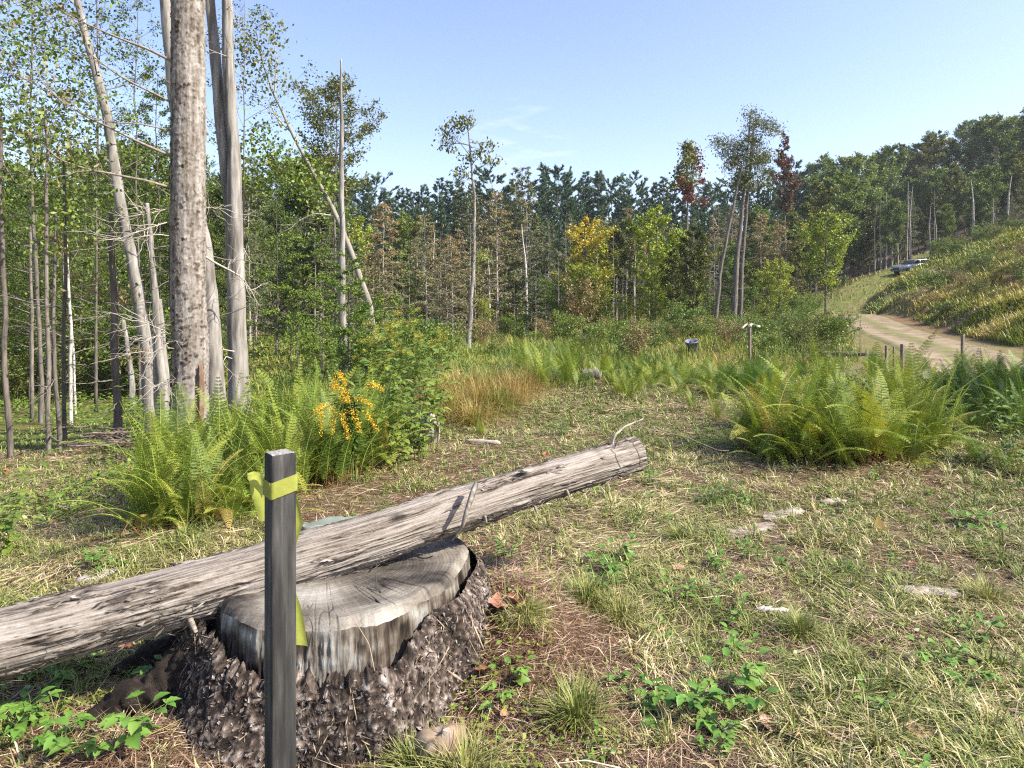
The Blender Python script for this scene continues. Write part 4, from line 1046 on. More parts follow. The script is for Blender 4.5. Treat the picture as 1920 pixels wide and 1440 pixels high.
variant('bush_bright', 3, 'stem_green', 'leaf_bright', H=1.3, r0=.015, cb=.05, R=1.0, prof=lambda u: .75 + .35 * math.sin(math.pi * u), nb=28, nsec=6, nleaf=3000, lL=.075, lW=.045, up=.7, curve=.0, sig=.2, minR=.3, wob=.05)
variant('lime', 4, 'bark_grey', 'leaf_lime', H=8, r0=.09, cb=.18, R=2.2, prof=oval, nb=30, nsec=8, nleaf=6500, lL=.16, lW=.11, up=.7, curve=.08, sig=.17, minR=.3, clump=.12)
VAR['red_maple'] = []; VAR['yellow_maple'] = []; VAR['dark_red'] = []; VAR['rust_sprig'] = []; VAR['bush_rust'] = []
for i, (parts, H) in enumerate(VAR['maple_far'][:3]):
    pass
variant('yellow_maple', 2, 'bark_grey', 'leaf_yellow', H=9, r0=.10, cb=.12, R=2.5, prof=oval, nb=26, nsec=8, nleaf=7000, lL=.14, lW=.11, up=.7, curve=.05, sig=.2, minR=.4, clump=.3, tintgrad=1.0)
variant('red_maple', 2, 'bark_grey', 'leaf_red', H=9, r0=.09, cb=.3, R=1.6, prof=oval, nb=24, nsec=8, nleaf=3000, lL=.2, lW=.15, up=.8, curve=.05, sig=.18, minR=.3, clump=.2)
variant('dark_red', 2, 'bark_grey', 'leaf_darkred', H=17, r0=.14, cb=.55, R=2.2, prof=lambda u: .35 + .65 * math.sin(math.pi * min(u + .25, 1)), nb=26, nsec=8, nleaf=3600, lL=.22, lW=.14, up=1.0, curve=.05, sig=.14, minR=.4, clump=.25, tintgrad=.3)
variant('bush_rust', 2, 'stem_red', 'needle_rust', H=1.3, r0=.015, cb=.05, R=.9, prof=lambda u: .75 + .35 * math.sin(math.pi * u), nb=26, nsec=6, nleaf=1700, lL=.08, lW=.04, up=.8, curve=.0, sig=.2, minR=.3, wob=.05)

RG = random.Random(7)
def put(key, px, Y, top=None, H=None, i=None, name=None, label=None, cat="tree", group=None, wide=1.0, dz=0.0, tilt=(0, 0), dx=0.0):
    vs = VAR[key]; i = RG.randrange(len(vs)) if i is None else i % len(vs)
    parts, H0 = vs[i]
    x = (px - 960) / F * Y + dx; z = gz(x, Y)
    if H is None: H = EYE - (top - 560) / F * Y - z
    s = max(H, .3) / H0
    return spawn(parts, name or "tree", label, cat, group, (x, Y, z + dz), RG.uniform(0, 6.28), (s * wide, s * wide, s), tilt)

def jitter_row(x0, x1, step, Y0, Y1):
    out = []; p = x0
    while p < x1:
        out.append((p, RG.uniform(Y0, Y1))); p += step * RG.uniform(.6, 1.4)
    return out

# ------------------------------------------------------------------ far wall of pines beyond the clearing
gp = "dark pines along the far treeline"
skyl = lambda p: np.interp(p, [-400, 300, 480, 560, 700, 760, 850, 950, 1080, 1200, 1260, 1350, 1440, 1500, 1560], [380, 372, 352, 350, 340, 345, 338, 355, 338, 338, 345, 352, 335, 322, 330])
for p, Y in jitter_row(-250, 1560, 18, 100, 122):
    put('pine' if RG.random() < .72 else 'pine_top', p, Y, top=float(skyl(p)) + RG.uniform(-18, 26), name="pine_tree", label="tall dark green pine in the even far treeline behind the clearing", cat="pine", group=gp, wide=RG.uniform(.85, 1.15))
for p, Y in jitter_row(440, 1500, 24, 80, 97):
    put('pine', p, Y, top=float(skyl(p)) + RG.uniform(25, 75), name="pine_tree", label="shorter dark pine standing in front of the far treeline", cat="pine", group="shorter pines before the far treeline", wide=RG.uniform(.8, 1.1))

# ------------------------------------------------------------------ wooded hill on the right
hill = lambda p: np.interp(p, [1440, 1500, 1540, 1575, 1640, 1720, 1770, 1850, 1920, 2100, 2300], [350, 345, 318, 305, 288, 278, 268, 245, 222, 190, 170])
gh = "trees covering the right hillside"
for p, Y in jitter_row(1500, 2280, 26, 112, 150):
    k = RG.choice(['maple_far', 'maple_far', 'olive', 'pine', 'maple_far'])
    put(k, p, Y, top=float(hill(p)) + RG.uniform(-26, 6), name="pine_tree" if k == 'pine' else "hillside_tree", label="dark pine among leafy trees high on the right hillside" if k == 'pine' else ("dull olive leafy tree high on the right hillside" if k == 'olive' else "green leafy tree high on the right hillside"), cat="pine" if k == 'pine' else "tree", group=gh + (" pine" if k == 'pine' else k.replace('_', ' ').replace('maple far', ' green')), wide=RG.uniform(.9, 1.25))
for p, Y in jitter_row(1560, 2280, 27, 92, 112):
    k = RG.choice(['maple_far', 'olive', 'pine', 'hemlock', 'maple_far', 'hemlock'])
    lab = {'maple_far': "green leafy tree halfway up the right hillside", 'olive': "dull olive leafy tree halfway up the right hillside", 'pine': "dark pine halfway up the right hillside", 'hemlock': "thin hemlock with bare lower trunk halfway up the right hillside"}[k]
    put(k, p, Y, top=float(hill(p)) + RG.uniform(30, 85), name={'pine': "pine_tree", 'hemlock': "hemlock_tree"}.get(k, "hillside_tree"), label=lab, cat="tree", group=lab.replace("green leafy tree", "green leafy trees"), wide=RG.uniform(.85, 1.15))
for p, Y in jitter_row(1600, 2050, 15, 80, 96):
    k = RG.choice(['hemlock', 'olive', 'olive', 'sparse', 'pole', 'maple_far'])
    lab = {'maple_far': "full green tree at the foot of the right hillside", 'pole': "bare pale trunk standing at the foot of the right hillside", 'hemlock': "thin hemlock at the foot of the right hillside", 'olive': "slender olive tree at the foot of the right hillside", 'sparse': "slender open leafy tree at the foot of the right hillside"}[k]
    put(k, p, Y, top=float(hill(p)) + RG.uniform(70, 150), name={'pole': "bare_tree", 'hemlock': "hemlock_tree"}.get(k, "slender_tree"), label=lab, cat="tree", group=lab + "s", wide=RG.uniform(.8, 1.1))

# ------------------------------------------------------------------ mixed wood in the middle distance
gm = {'lime': "yellow green tree in the mixed wood across the clearing", 'hemlock': "thin grey green hemlock in the mixed wood across the clearing", 'rusty': "half dead hemlock with rusty needles in the mixed wood", 'olive': "slender olive leafed tree in the mixed wood", 'pole': "bare pale pole trunk in the mixed wood across the clearing", 'maple_far': "dark green leafy tree in the mixed wood", 'bright': "young bright green tree at the edge of the mixed wood", 'layered': "low spreading green tree at the edge of the mixed wood"}
nm_ = {'lime': "young_tree", 'hemlock': "hemlock_tree", 'rusty': "dying_hemlock", 'olive': "slender_tree", 'pole': "bare_tree", 'maple_far': "leafy_tree", 'bright': "young_tree", 'layered': "young_tree", 'forest': "forest_tree", 'sparse': "slender_tree", 'sparse_olive': "slender_tree", 'pine': "pine_tree", 'sapling': "sapling"}
def mixrow(x0, x1, step, Y0, Y1, keys, t0, t1, wide=(.8, 1.1)):
    for p, Y in jitter_row(x0, x1, step, Y0, Y1):
        k = RG.choice(keys)
        put(k, p, Y, top=RG.uniform(t0, t1), name=nm_[k], label=gm[k], cat="tree", group=gm[k], wide=RG.uniform(*wide))
mixrow(480, 1380, 30, 66, 82, ['hemlock', 'hemlock', 'hemlock', 'olive', 'rusty', 'maple_far'], 385, 450)
mixrow(660, 1330, 27, 50, 66, ['rusty', 'olive', 'hemlock', 'pole', 'olive', 'hemlock', 'lime'], 410, 500)
mixrow(560, 960, 40, 44, 52, ['pole', 'rusty', 'hemlock'], 430, 520)
mixrow(640, 1260, 17, 42, 60, ['pole'], 430, 540)
mixrow(1340, 1560, 24, 62, 84, ['hemlock', 'olive', 'rusty', 'maple_far'], 380, 440)
mixrow(1230, 1520, 42, 48, 60, ['olive', 'bright', 'rusty'], 440, 520)

# ------------------------------------------------------------------ wood on the left
gf = {'forest': "dark leafed slender tree in the left wood", 'sparse': "slender green tree with an open crown in the left wood", 'sparse_olive': "slender tree with thin olive leaves in the left wood", 'hemlock': "thin hemlock in the left wood", 'maple_far': "dark green tree deep in the left wood", 'pole': "bare pale pole trunk in the left wood", 'sapling': "leafy sapling on the floor of the left wood", 'pine': "dark pine deep in the left wood", 'bright': "young bright green tree in the left wood", 'layered': "low spreading tree in the left wood"}
def leftrow(x0, x1, step, Y0, Y1, keys, t0, t1, wide=(.85, 1.2), skip=None):
    for p, Y in jitter_row(x0, x1, step, Y0, Y1):
        k = RG.choice(keys)
        put(k, p, Y, top=RG.uniform(t0, t1), name=nm_[k], label=gf[k], cat="tree", group=gf[k], wide=RG.uniform(*wide))
leftrow(-500, 640, 42, 42, 58, ['maple_far', 'hemlock', 'forest', 'maple_far', 'pine'], 290, 400)
leftrow(-420, 560, 48, 30, 42, ['forest', 'hemlock', 'maple_far', 'forest'], 250, 400)
leftrow(-400, 520, 50, 22, 30, ['forest', 'forest', 'sparse', 'hemlock'], 260, 420)
leftrow(-380, 300, 105, 17, 22, ['forest', 'sparse', 'forest'], 220, 420)
leftrow(-60, 560, 60, 24, 44, ['sapling', 'bright', 'sapling'], 600, 690)
leftrow(480, 720, 34, 26, 44, ['forest', 'layered', 'hemlock', 'bright'], 420, 560)

# ------------------------------------------------------------------ single trees that stand out
def path_pts(pts):  # [(px,py,Y)...] -> world
    return np.array([PW(*p) for p in pts])
def resample(P, n, amp=0.0, seed=0):
    c = np.concatenate([[0], np.cumsum(np.linalg.norm(np.diff(P, axis=0), axis=1))]); t = np.linspace(0, c[-1], n)
    Q = np.stack([np.interp(t, c, P[:, k]) for k in range(3)], 1)
    if n > 12:
        w = max(3, n // 8) | 1; ker = np.hanning(w + 2)[1:-1]; ker /= ker.sum(); h = w // 2
        Qp = np.vstack([2 * Q[0] - Q[h:0:-1], Q, 2 * Q[-1] - Q[-2:-h - 2:-1]])
        Q = np.stack([np.convolve(Qp[:, k], ker, 'valid') for k in range(3)], 1)
    if amp:
        Q = Q + amp * np.stack([fbm(np.stack([t * 1.3 + k * 9, t * 0 + seed, t * 0], 1), 2) for k in range(3)], 1)
    return Q
def rough_trunk(Q, rad, k, rough, sc, seed=0.0, tint=.5, tv=.5):
    V, Fq = tube(Q, rad, k)
    ctr = np.vstack([np.repeat(Q, k, 0), Q[:1], Q[-1:]])
    n = fbm(V * sc + seed, 4)
    V = V + nrm(V - ctr) * (rough * n)[:, None]
    return Geo().add(V, Fq, np.clip(tint + tv * n, 0, 1))
def dead_branch(root, pts, r0, mat, amp=.05, twigs=4, seed=0, name="branch"):
    Q = resample(path_pts(pts), 30, amp, seed) - np.array(root.location)
    g = Geo().add(*tube(Q, np.linspace(r0, .003, 30), 6, False), .5)
    rg = np.random.default_rng(seed)
    for i in range(twigs):
        a = rg.integers(8, 28); d = nrm(Q[min(a + 1, 29)] - Q[a - 1]) * .6 + rg.normal(0, .55, 3); L = rg.uniform(.2, .75)
        s = np.linspace(0, 1, 7)
        T = Q[a] + nrm(d) * (s * L)[:, None] + np.cumsum(rg.normal(0, .02, (7, 3)), 0)
        g.add(*tube(T, np.linspace(.006, .0015, 7), 4, False), .5)
        for j in range(2):
            b = rg.integers(2, 6); T2 = T[b] + nrm(d + rg.normal(0, .8, 3)) * (s * L * .45)[:, None]
            g.add(*tube(T2, np.linspace(.003, .001, 7), 3, False), .5)
    return ob(name, g, mat, root)
def sprays(root, pts, n, spread, mat, L=.07, W=.03, seed=0, name="foliage", droop=.7):
    """leaf sprays gathered at given points"""
    rg = np.random.default_rng(seed)
    P = path_pts(pts) - np.array(root.location)
    idx = rg.integers(0, len(P), n)
    C = P[idx] + rg.normal(0, spread, (n, 3)) * np.array([1, 1, .7])
    D = nrm(rg.normal(0, .7, (n, 3)) - np.array([0, 0, droop])); Nn = nrm(rg.normal(0, 1, (n, 3)))
    V, q = kites(C, D, Nn, rg.uniform(.6, 1.3, n) * L, rg.uniform(.6, 1.2, n) * W)
    return ob(name, Geo().add(V, q, np.repeat(rg.uniform(.1, .9, n), 4)), mat, root, smooth=False)

# big dead trunk with flaking bark
def big_trunk():
    Y = 10.0; b = PW(356, 815, Y); b[2] = gz(b[0], b[1])
    root = empty("dead_tree", tuple(b))
    tag(root, "thickest dead trunk with flecked grey bark and a bare orange strip near its foot", "tree")
    Q = resample(path_pts([(356, 850, Y), (356, 780, Y), (353, 400, Y), (352, 0, Y), (351, -330, Y)]), 700, .02, 1) - b
    t = np.linspace(0, 1, 700)
    rad = np.interp(t, [0, .06, .12, .5, 1], [.30, .265, .247, .238, .215])
    k = 180
    V, Fq = tube(Q, rad, k); ctr = np.vstack([np.repeat(Q, k, 0), Q[:1], Q[-1:]])
    dr = nrm(V - ctr)
    fl = fbm(V * [7, 7, 9], 4); fl2 = fbm(V * [28, 28, 30], 3); vert = fbm(V * [22, 22, 2.2], 3)
    scab = np.clip((fbm(V * [18, 18, 22] + 7, 4) - .20) * 6, 0, 1) * np.clip(.55 + fl2 + .8 * fbm(V * 1.6, 2), 0, 1)
    V = V + dr * (.010 * fl + .005 * fl2 + .006 * vert + .016 * scab)[:, None]
    left = np.clip(-dr[:, 0] * 1.2 - .1, 0, 1)  # side away from the sun, its shade put into the bark tint
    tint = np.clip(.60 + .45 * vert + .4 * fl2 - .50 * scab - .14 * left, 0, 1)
    mt = tintmat("flecked_bark", [(0, (0.0266, 0.0174, 0.0129)), (.25, (0.076, 0.0585, 0.0443)), (.5, (0.167, 0.146, 0.121)), (.75, (0.251, 0.229, 0.201)), (1, (0.342, 0.316, 0.282))], mapping=(80, 80, 18), bump=.9, dist=.01)
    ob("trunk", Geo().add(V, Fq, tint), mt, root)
    # bare orange-brown strip where the bark has gone
    P = path_pts([(373, 685, 9.80), (374, 710, 9.785), (374, 760, 9.77), (372, 800, 9.75)]) - b
    ww = np.array([.02, .045, .05, .055]); tt = np.linspace(0, 1, 30); q4 = np.linspace(0, 1, 4)
    C = np.stack([np.interp(tt, q4, P[:, c]) for c in range(3)], 1); w = np.interp(tt, q4, ww)
    u = np.linspace(-1, 1, 9)
    VV = C[:, None] + np.stack([u[None] * w[:, None] * .95, .05 * u[None] ** 2 * np.sign(u[None]) * .4 + .035 * np.abs(u[None]) + 0 * w[:, None], 0 * u[None] + 0 * w[:, None]], 2)
    VV += .008 * fbm(VV.reshape(-1, 3) * [60, 60, 10], 3).reshape(30, 9)[..., None]
    i = (np.arange(29)[:, None] * 9 + np.arange(8)[None]).ravel()
    ob("bare_strip", Geo().add(VV.reshape(-1, 3), np.stack([i, i + 1, i + 10, i + 9], 1), np.clip(.5 + .6 * fbm(VV.reshape(-1, 3) * [60, 60, 8], 3), 0, 1)), tintmat("bare_strip", [(0, (.06, .038, .026)), (.5, (.14, .088, .058)), (1, (.28, .21, .15))], mapping=(90, 90, 9)), root)
    tw = plainmat("dead_twig", (.20, .17, .14), var=.4); twp = plainmat("dead_twig_pale", (.36, .32, .27), var=.3)
    for i, (pts, r, m_) in enumerate([
        ([(322, 298, 9.9), (250, 262, 9.5), (160, 215, 9.2), (80, 165, 9.0), (10, 130, 8.8)], .024, tw), ([(322, 350, 9.9), (270, 335, 9.6), (180, 318, 9.3), (110, 295, 9.1), (55, 250, 9.0), (5, 205, 8.9)], .022, tw),
        ([(322, 195, 9.9), (270, 165, 9.6), (215, 130, 9.3), (170, 95, 9.2), (155, 20, 9.1)], .018, tw), ([(322, 120, 9.9), (265, 90, 9.7), (190, 60, 9.5), (120, 28, 9.4), (60, -20, 9.3)], .022, tw),
        ([(324, 392, 9.9), (290, 400, 9.7), (243, 410, 9.5)], .010, twp), ([(324, 418, 9.9), (290, 425, 9.6), (246, 436, 9.4), (215, 450, 9.3)], .010, twp), ([(324, 445, 9.9), (300, 444, 9.6), (240, 452, 9.4), (190, 470, 9.3)], .010, twp),
        ([(324, 630, 9.9), (308, 620, 9.6), (276, 605, 9.4), (240, 590, 9.3)], .009, twp), ([(324, 646, 9.9), (300, 655, 9.6), (282, 664, 9.4)], .008, twp), ([(324, 715, 9.9), (308, 718, 9.7), (288, 728, 9.6)], .009, twp), ([(324, 640, 9.9), (300, 632, 9.7), (270, 638, 9.5), (235, 628, 9.4)], .007, twp),
        ([(384, 475, 10.1), (420, 500, 10.3), (452, 520, 10.5), (470, 545, 10.6), (484, 570, 10.6)], .020, twp), ([(384, 386, 10.1), (425, 390, 10.4)], .007, twp), ([(322, 250, 9.9), (260, 230, 9.5), (185, 225, 9.2), (120, 200, 9.0), (70, 150, 9.0), (40, 90, 9)], .012, tw)]):
        dead_branch(root, pts, r, m_, .06, 9, 40 + i)
    sprays(root, [(20, 140, 8.9), (60, 160, 9), (105, 190, 9.1), (90, 260, 9.1), (120, 280, 9.1), (150, 300, 9.2), (60, 20, 9.3), (130, 30, 9.4), (40, 230, 9)], 420, .22, M['needle_rust'], .10, .035, 3)
big_trunk()

mdead = tintmat("silver_wood", [(0, (0.041, 0.035, 0.0296)), (.25, (0.112, 0.102, 0.0877)), (.5, (0.215, 0.2, 0.176)), (.75, (0.308, 0.296, 0.268)), (1, (0.39, 0.382, 0.353))], mapping=(50, 50, 6), bump=.7, dist=.008)
def twin_trunk():
    Y = 11.5; b = PW(447, 780, Y); b[2] = gz(b[0], b[1])
    root = empty("dead_tree", tuple(b)); tag(root, "forked silver dead tree without bark right of the thickest trunk", "tree")
    Q = resample(path_pts([(450, 800, Y), (449, 720, Y), (444, 600, Y), (441, 480, Y), (438, 300, Y), (430, 140, Y), (425, 0, Y), (420, -250, Y)]), 200, .02, 3) - b
    ob("trunk", rough_trunk(Q, np.interp(np.linspace(0, 1, 200), [0, .08, .25, .5, .8, 1], [.20, .17, .14, .105, .078, .055]), 48, .022, np.array([16, 16, 2.0])), mdead, root)
    Q = resample(path_pts([(440, 640, Y), (434, 540, Y), (430, 440, Y), (421, 340, Y), (409, 210, Y), (399, 100, Y), (390, 0, Y), (376, -200, Y)]), 160, .02, 5) + np.array([0, .08, 0]) - b
    ob("trunk", rough_trunk(Q, np.interp(np.linspace(0, 1, 160), [0, .2, .6, 1], [.10, .10, .088, .055]), 40, .018, np.array([16, 16, 2.0])), mdead, root)
    twp = plainmat("stub", (.36, .32, .27), var=.3)
    for i, (pts, r) in enumerate([([(440, 660, 11.3), (425, 657, 11.2), (412, 656, 11.1)], .014), ([(436, 672, 11.3), (425, 668, 11.2), (418, 680, 11.1), (413, 700, 11.1)], .010), ([(425, 18, 11.4), (432, 12, 11.3)], .012), ([(442, 440, 11.6), (460, 470, 11.7), (470, 490, 11.7)], .010), ([(426, 105, 11.4), (400, 95, 11.2), (388, 90, 11.1)], .008)]):
        dead_branch(root, pts, r, twp, .02, 2, 70 + i, "branch_stub")
twin_trunk()
def lean_trunk(label, pts, rads, seed, mat=mdead, k=32, rough=.014, stubs=10, name="dead_tree", stubcol=None, stublen=(.25, 1.0), zfix=True):
    b = PW(*pts[0]); b[2] = gz(b[0], b[1])
    root = empty(name, tuple(b)); tag(root, label, "tree")
    W_ = path_pts(pts)
    if zfix: W_[0, 2] = b[2] - .2
    Q = resample(W_, 140, .03, seed) - b
    ob("trunk", rough_trunk(Q, np.interp(np.linspace(0, 1, 140), np.linspace(0, 1, len(rads)), rads), k, rough, np.array([18, 18, 3.0]), seed), mat, root)
    rg = np.random.default_rng(seed)
    g = Geo(); near = True
    stubmat = stubcol or plainmat("branch_grey", (.17, .148, .125), var=.35)
    for i in range(stubs):
        if near: g = Geo()
        a = rg.integers(25, 135); an = rg.uniform(0, 6.28); L = rg.uniform(*stublen); d = np.array([math.cos(an), math.sin(an), rg.normal(.1, .25)])
        s = np.linspace(0, 1, 8); T = Q[a] + d * (s * L)[:, None] + np.cumsum(rg.normal(0, .02, (8, 3)), 0) * L
        g.add(*tube(T, np.linspace(.012, .002, 8), 4, False), .5)
        for j in range(2):
            c = rg.integers(3, 7); g.add(*tube(T[c] + nrm(d + rg.normal(0, .7, 3)) * (s * L * .4)[:, None], np.linspace(.004, .001, 8), 3, False), .5)
        if near: ob("branch", g, stubmat, root)
    if stubs and not near: ob("branches", g, stubmat, root)
    return root
lean_trunk("slanting dead trunk passing behind the thickest trunk and showing on both sides of it", [(407, 790, 10.8), (403, 720, 10.8), (396, 600, 10.8), (384, 480, 10.8), (350, 300, 10.8), (326, 170, 10.8), (310, 0, 10.8), (292, -200, 10.8)], [.15, .14, .12, .11, .10, .10, .09, .08], 21)
r_ = lean_trunk("slim pale dead trunk leaning left, with many thin dead side twigs", [(288, 840, 11), (283, 760, 11), (272, 640, 11), (255, 520, 11), (232, 400, 11), (205, 240, 11), (170, 110, 11), (150, 30, 11), (120, -120, 11)], [.125, .105, .095, .09, .08, .075, .06, .05, .04], 22, stubs=15)
sprays(r_, [(222, 560, 10.7), (235, 545, 10.6), (215, 552, 10.7), (258, 660, 10.8), (240, 680, 10.8), (165, 520, 10.5), (160, 545, 10.5), (150, 460, 10.5), (120, 470, 10.4), (100, 440, 10.4), (170, 450, 10.6)], 420, .10, M['needle_rust'], .10, .03, 9, "dead_foliage")
lean_trunk("thin dark dead trunk standing between the leaning trunk and the thickest trunk", [(312, 830, 12.5), (305, 740, 12.5), (297, 640, 12.5), (288, 540, 12.5), (280, 440, 12.5), (276, 380, 12.5)], [.10, .085, .075, .06, .05, .03], 23, stubs=14)
lean_trunk("thin pale dead stem close behind the thickest trunk's left side", [(322, 830, 12.8), (315, 760, 12.8), (306, 660, 12.8), (300, 560, 12.8)], [.08, .07, .06, .03], 24, stubs=6)
lean_trunk("short leaning pale dead pole deep in the left wood", [(250, 745, 19), (244, 690, 19), (238, 640, 19), (231, 600, 19)], [.09, .075, .06, .05], 25, stubs=5)
lean_trunk("straight dark thin trunk at the edge of the left wood beside the brush pile", [(222, 842, 10.2), (218, 740, 10.2), (214, 620, 10.2), (211, 545, 10.2), (208, 400, 10.2)], [.065, .055, .05, .045, .03], 26, mat=M['bark_dark'], rough=.006, stubs=12)
mb_ = M['bark_grey']
for i, (lab, pts, rads, m_) in enumerate([
    ("smooth straight grey trunk at the front edge of the left wood", [(93, 862, 9.8), (92, 760, 9.8), (89, 600, 9.8), (90, 400, 9.8), (84, 200, 9.8)], [.085, .07, .062, .055, .04], mb_),
    ("slightly bent grey trunk at the front edge of the left wood", [(112, 862, 9.9), (110, 800, 9.9), (104, 730, 9.9), (101, 600, 9.9), (106, 400, 9.9)], [.08, .07, .06, .05, .03], mb_),
    ("dark trunk close beside a speckled white birch in the left wood", [(124, 838, 11.5), (122, 760, 11.5), (121, 640, 11.5), (124, 500, 11.5), (120, 300, 11.5)], [.09, .08, .07, .06, .05], M['bark_dark']),
    ("speckled white birch leaning in the left wood", [(133, 800, 14), (133, 690, 14), (134, 620, 14), (128, 540, 14), (120, 420, 14)], [.09, .08, .07, .06, .05], M['bark_birch']),
    ("short speckled birch stem behind the white birch", [(144, 725, 17), (138, 680, 17), (133, 600, 17)], [.07, .06, .05], M['bark_birch']),
    ("dark trunk at the left end of the wood's front edge", [(22, 866, 9.6), (14, 760, 9.6), (8, 620, 9.6), (4, 440, 9.6), (0, 200, 9.6)], [.10, .085, .08, .07, .06], M['bark_dark']),
    ("grey trunk with pale foot behind the left wood's front edge", [(78, 790, 14.5), (79, 700, 14.5), (72, 600, 14.5), (60, 420, 14.5), (58, 250, 14.5)], [.13, .10, .09, .08, .06], mb_),
]):
    rr = lean_trunk(lab, pts, [v * .42 for v in rads], 100 + i, mat=m_, k=16, rough=.005, stubs=5, name="forest_tree", stublen=(.3, 1.2))
    p = pts[-1]; rg = np.random.default_rng(i)
    sprays(rr, [(p[0] + rg.normal(0, 50), p[1] + rg.uniform(-260, 90), p[2] + rg.normal(0, .8)) for _ in range(40)], 1050, .34, M['leaf_green'], .072, .05, 50 + i, "crown", .2)
# bare snag with a broken top, and the bent aspen
lean_trunk("tall bare snag with a broken pale top", [(643, 690, 20), (642, 560, 20), (641, 400, 20), (640, 250, 20), (640, 112, 20)], [.12, .10, .08, .06, .022], 31, mat=mdead, k=20, rough=.008, stubs=24, name="dead_tree", stublen=(.15, .7))
r_ = lean_trunk("pale smooth aspen bent over to the left with leaves only at its tip", [(712, 660, 22), (690, 560, 22), (661, 478, 22), (630, 400, 22), (590, 330, 22), (545, 245, 22), (515, 180, 22), (490, 110, 22), (480, 60, 22)], [.12, .108, .098, .085, .07, .055, .04, .03, .018], 32, mat=tintmat("aspen_bark", [(0, (.10, .09, .07)), (.5, (.22, .205, .165)), (1, (.33, .31, .26))], mapping=(7, 7, 3)), k=20, rough=.006, stubs=0, name="aspen_tree")
tw_ = plainmat("aspen_twig", (.32, .29, .23), var=.3)
for i, pts in enumerate([[(545, 245, 22), (500, 205, 21.8), (470, 180, 21.6)], [(590, 330, 22), (540, 320, 21.8), (490, 300, 21.6), (455, 300, 21.5)], [(620, 400, 22), (590, 400, 21.7), (560, 412, 21.6), (545, 425, 21.5)], [(530, 240, 22), (505, 185, 22), (470, 180, 22)], [(515, 180, 22), (520, 120, 22), (512, 60, 22), (505, 30, 22)], [(560, 250, 22), (540, 300, 21.6), (480, 350, 21.4)]]):
    dead_branch(r_, pts, .03, tw_, .08, 5, 130 + i)
_rg = np.random.default_rng(8)
sprays(r_, [(490, 40, 22), (505, 50, 22), (515, 75, 22), (470, 70, 22), (455, 45, 22), (500, 110, 22), (480, 100, 22), (510, 140, 22), (460, 110, 22), (525, 165, 22), (470, 160, 22), (450, 80, 21.8), (440, 130, 21.8)], 900, .36, M['leaf_olive'], .12, .10, 10, "crown", .3)
sprays(r_, [(478, 265, 21.6), (455, 300, 21.5), (500, 290, 21.6), (530, 310, 21.7), (520, 335, 21.5), (480, 345, 21.4), (560, 345, 21.7), (600, 355, 21.7), (580, 320, 21.8), (545, 300, 21.8), (450, 345, 21.5), (620, 350, 21.9), (505, 325, 21.6), (490, 250, 21.7)], 1500, .36, M['leaf_bright'], .13, .11, 11, "crown", .1)

def hero(key, px, Y, top, name, label, cat="tree", i=0, wide=1.0, tilt=(0, 0)):
    return put(key, px, Y, top=top, i=i, name=name, label=label, cat=cat, group=None, wide=wide, tilt=tilt)
variant('round_crown', 1, 'bark_grey', 'leaf_olive', H=14, r0=.10, cb=.50, R=3.0, prof=lambda u: math.sin(math.pi * min(max(u * .80 + .16, 0), 1)) ** .6, nb=44, nsec=10, nleaf=9000, lL=.16, lW=.11, up=.65, curve=.05, sig=.14, minR=.4, clump=.15)
hero('round_crown', 628, 42, 168, "round_crowned_tree", "olive green tree with a round crown behind the bare snag", wide=.95)
hero('layered', 655, 17, 480, "young_maple", "bright yellow green young maple with layered branches around the snag's foot", i=0, wide=1.05)
hero('layered', 605, 19, 525, "young_maple", "bright green young maple to the left of the snag's foot", i=1)
for i_, (a_, b_, c_, l_) in enumerate([(560, 14, 590, "leafy sapling behind the left end of the fern drift"), (602, 13.5, 600, "bright sapling behind the fern drift, left of the snag"), (722, 13, 548, "yellow green sapling right of the snag, behind the goldenrod"), (764, 14, 575, "bright leafy sapling between the snag and the tall thin tree"), (690, 15, 585, "bright sapling just right of the snag's foot"), (810, 17, 600, "low bright sapling left of the tall thin tree's foot")]):
    hero('sapling', a_, b_, c_, "sapling", l_, i=i_)
# tall thin tree with ragged clumps
def thin_tall():
    r = lean_trunk("tall thin tree with only a few ragged brown green clumps near its top", [(878, 668, 26), (884, 560, 26), (889, 440, 26), (890, 380, 26), (884, 300, 26), (878, 250, 26), (876, 212, 26)], [.10, .09, .075, .065, .05, .035, .015], 33, mat=mdead, k=16, rough=.006, stubs=26, name="thin_tree", stublen=(.2, 1.0))
    tw = plainmat("thin_twig", (.16, .13, .09), var=.3)
    for i, pts in enumerate([[(884, 300, 26), (865, 270, 26), (845, 255, 26), (832, 235, 26)], [(882, 275, 26), (860, 268, 26), (836, 266, 26)], [(889, 322, 26), (905, 312, 26), (918, 300, 26), (928, 298, 26)], [(887, 310, 26), (900, 290, 26), (905, 268, 26)], [(890, 345, 26), (870, 325, 26), (858, 318, 26)]]):
        dead_branch(r, pts, .022, tw, .05, 4, 150 + i)
    sprays(r, [(876, 218, 26), (872, 230, 26), (880, 225, 26), (850, 228, 26), (840, 240, 26), (835, 248, 26), (848, 255, 26), (832, 268, 26), (845, 275, 26), (862, 235, 26), (885, 290, 26), (872, 300, 26), (902, 270, 26), (920, 272, 26), (926, 300, 26), (915, 300, 26), (858, 318, 26), (866, 325, 26), (900, 285, 26)], 900, .16, M['leaf_olive'], .15, .08, 12, "crown", .8)
    sprays(r, [(868, 345, 26), (880, 380, 26), (900, 400, 26), (870, 420, 26), (860, 460, 26), (890, 470, 26), (880, 520, 26), (870, 560, 26), (895, 560, 26), (885, 600, 26), (865, 500, 26), (905, 440, 26), (872, 620, 26)], 2200, .34, M['needle_rust'], .11, .03, 14, "dead_foliage", .6)
thin_tall()
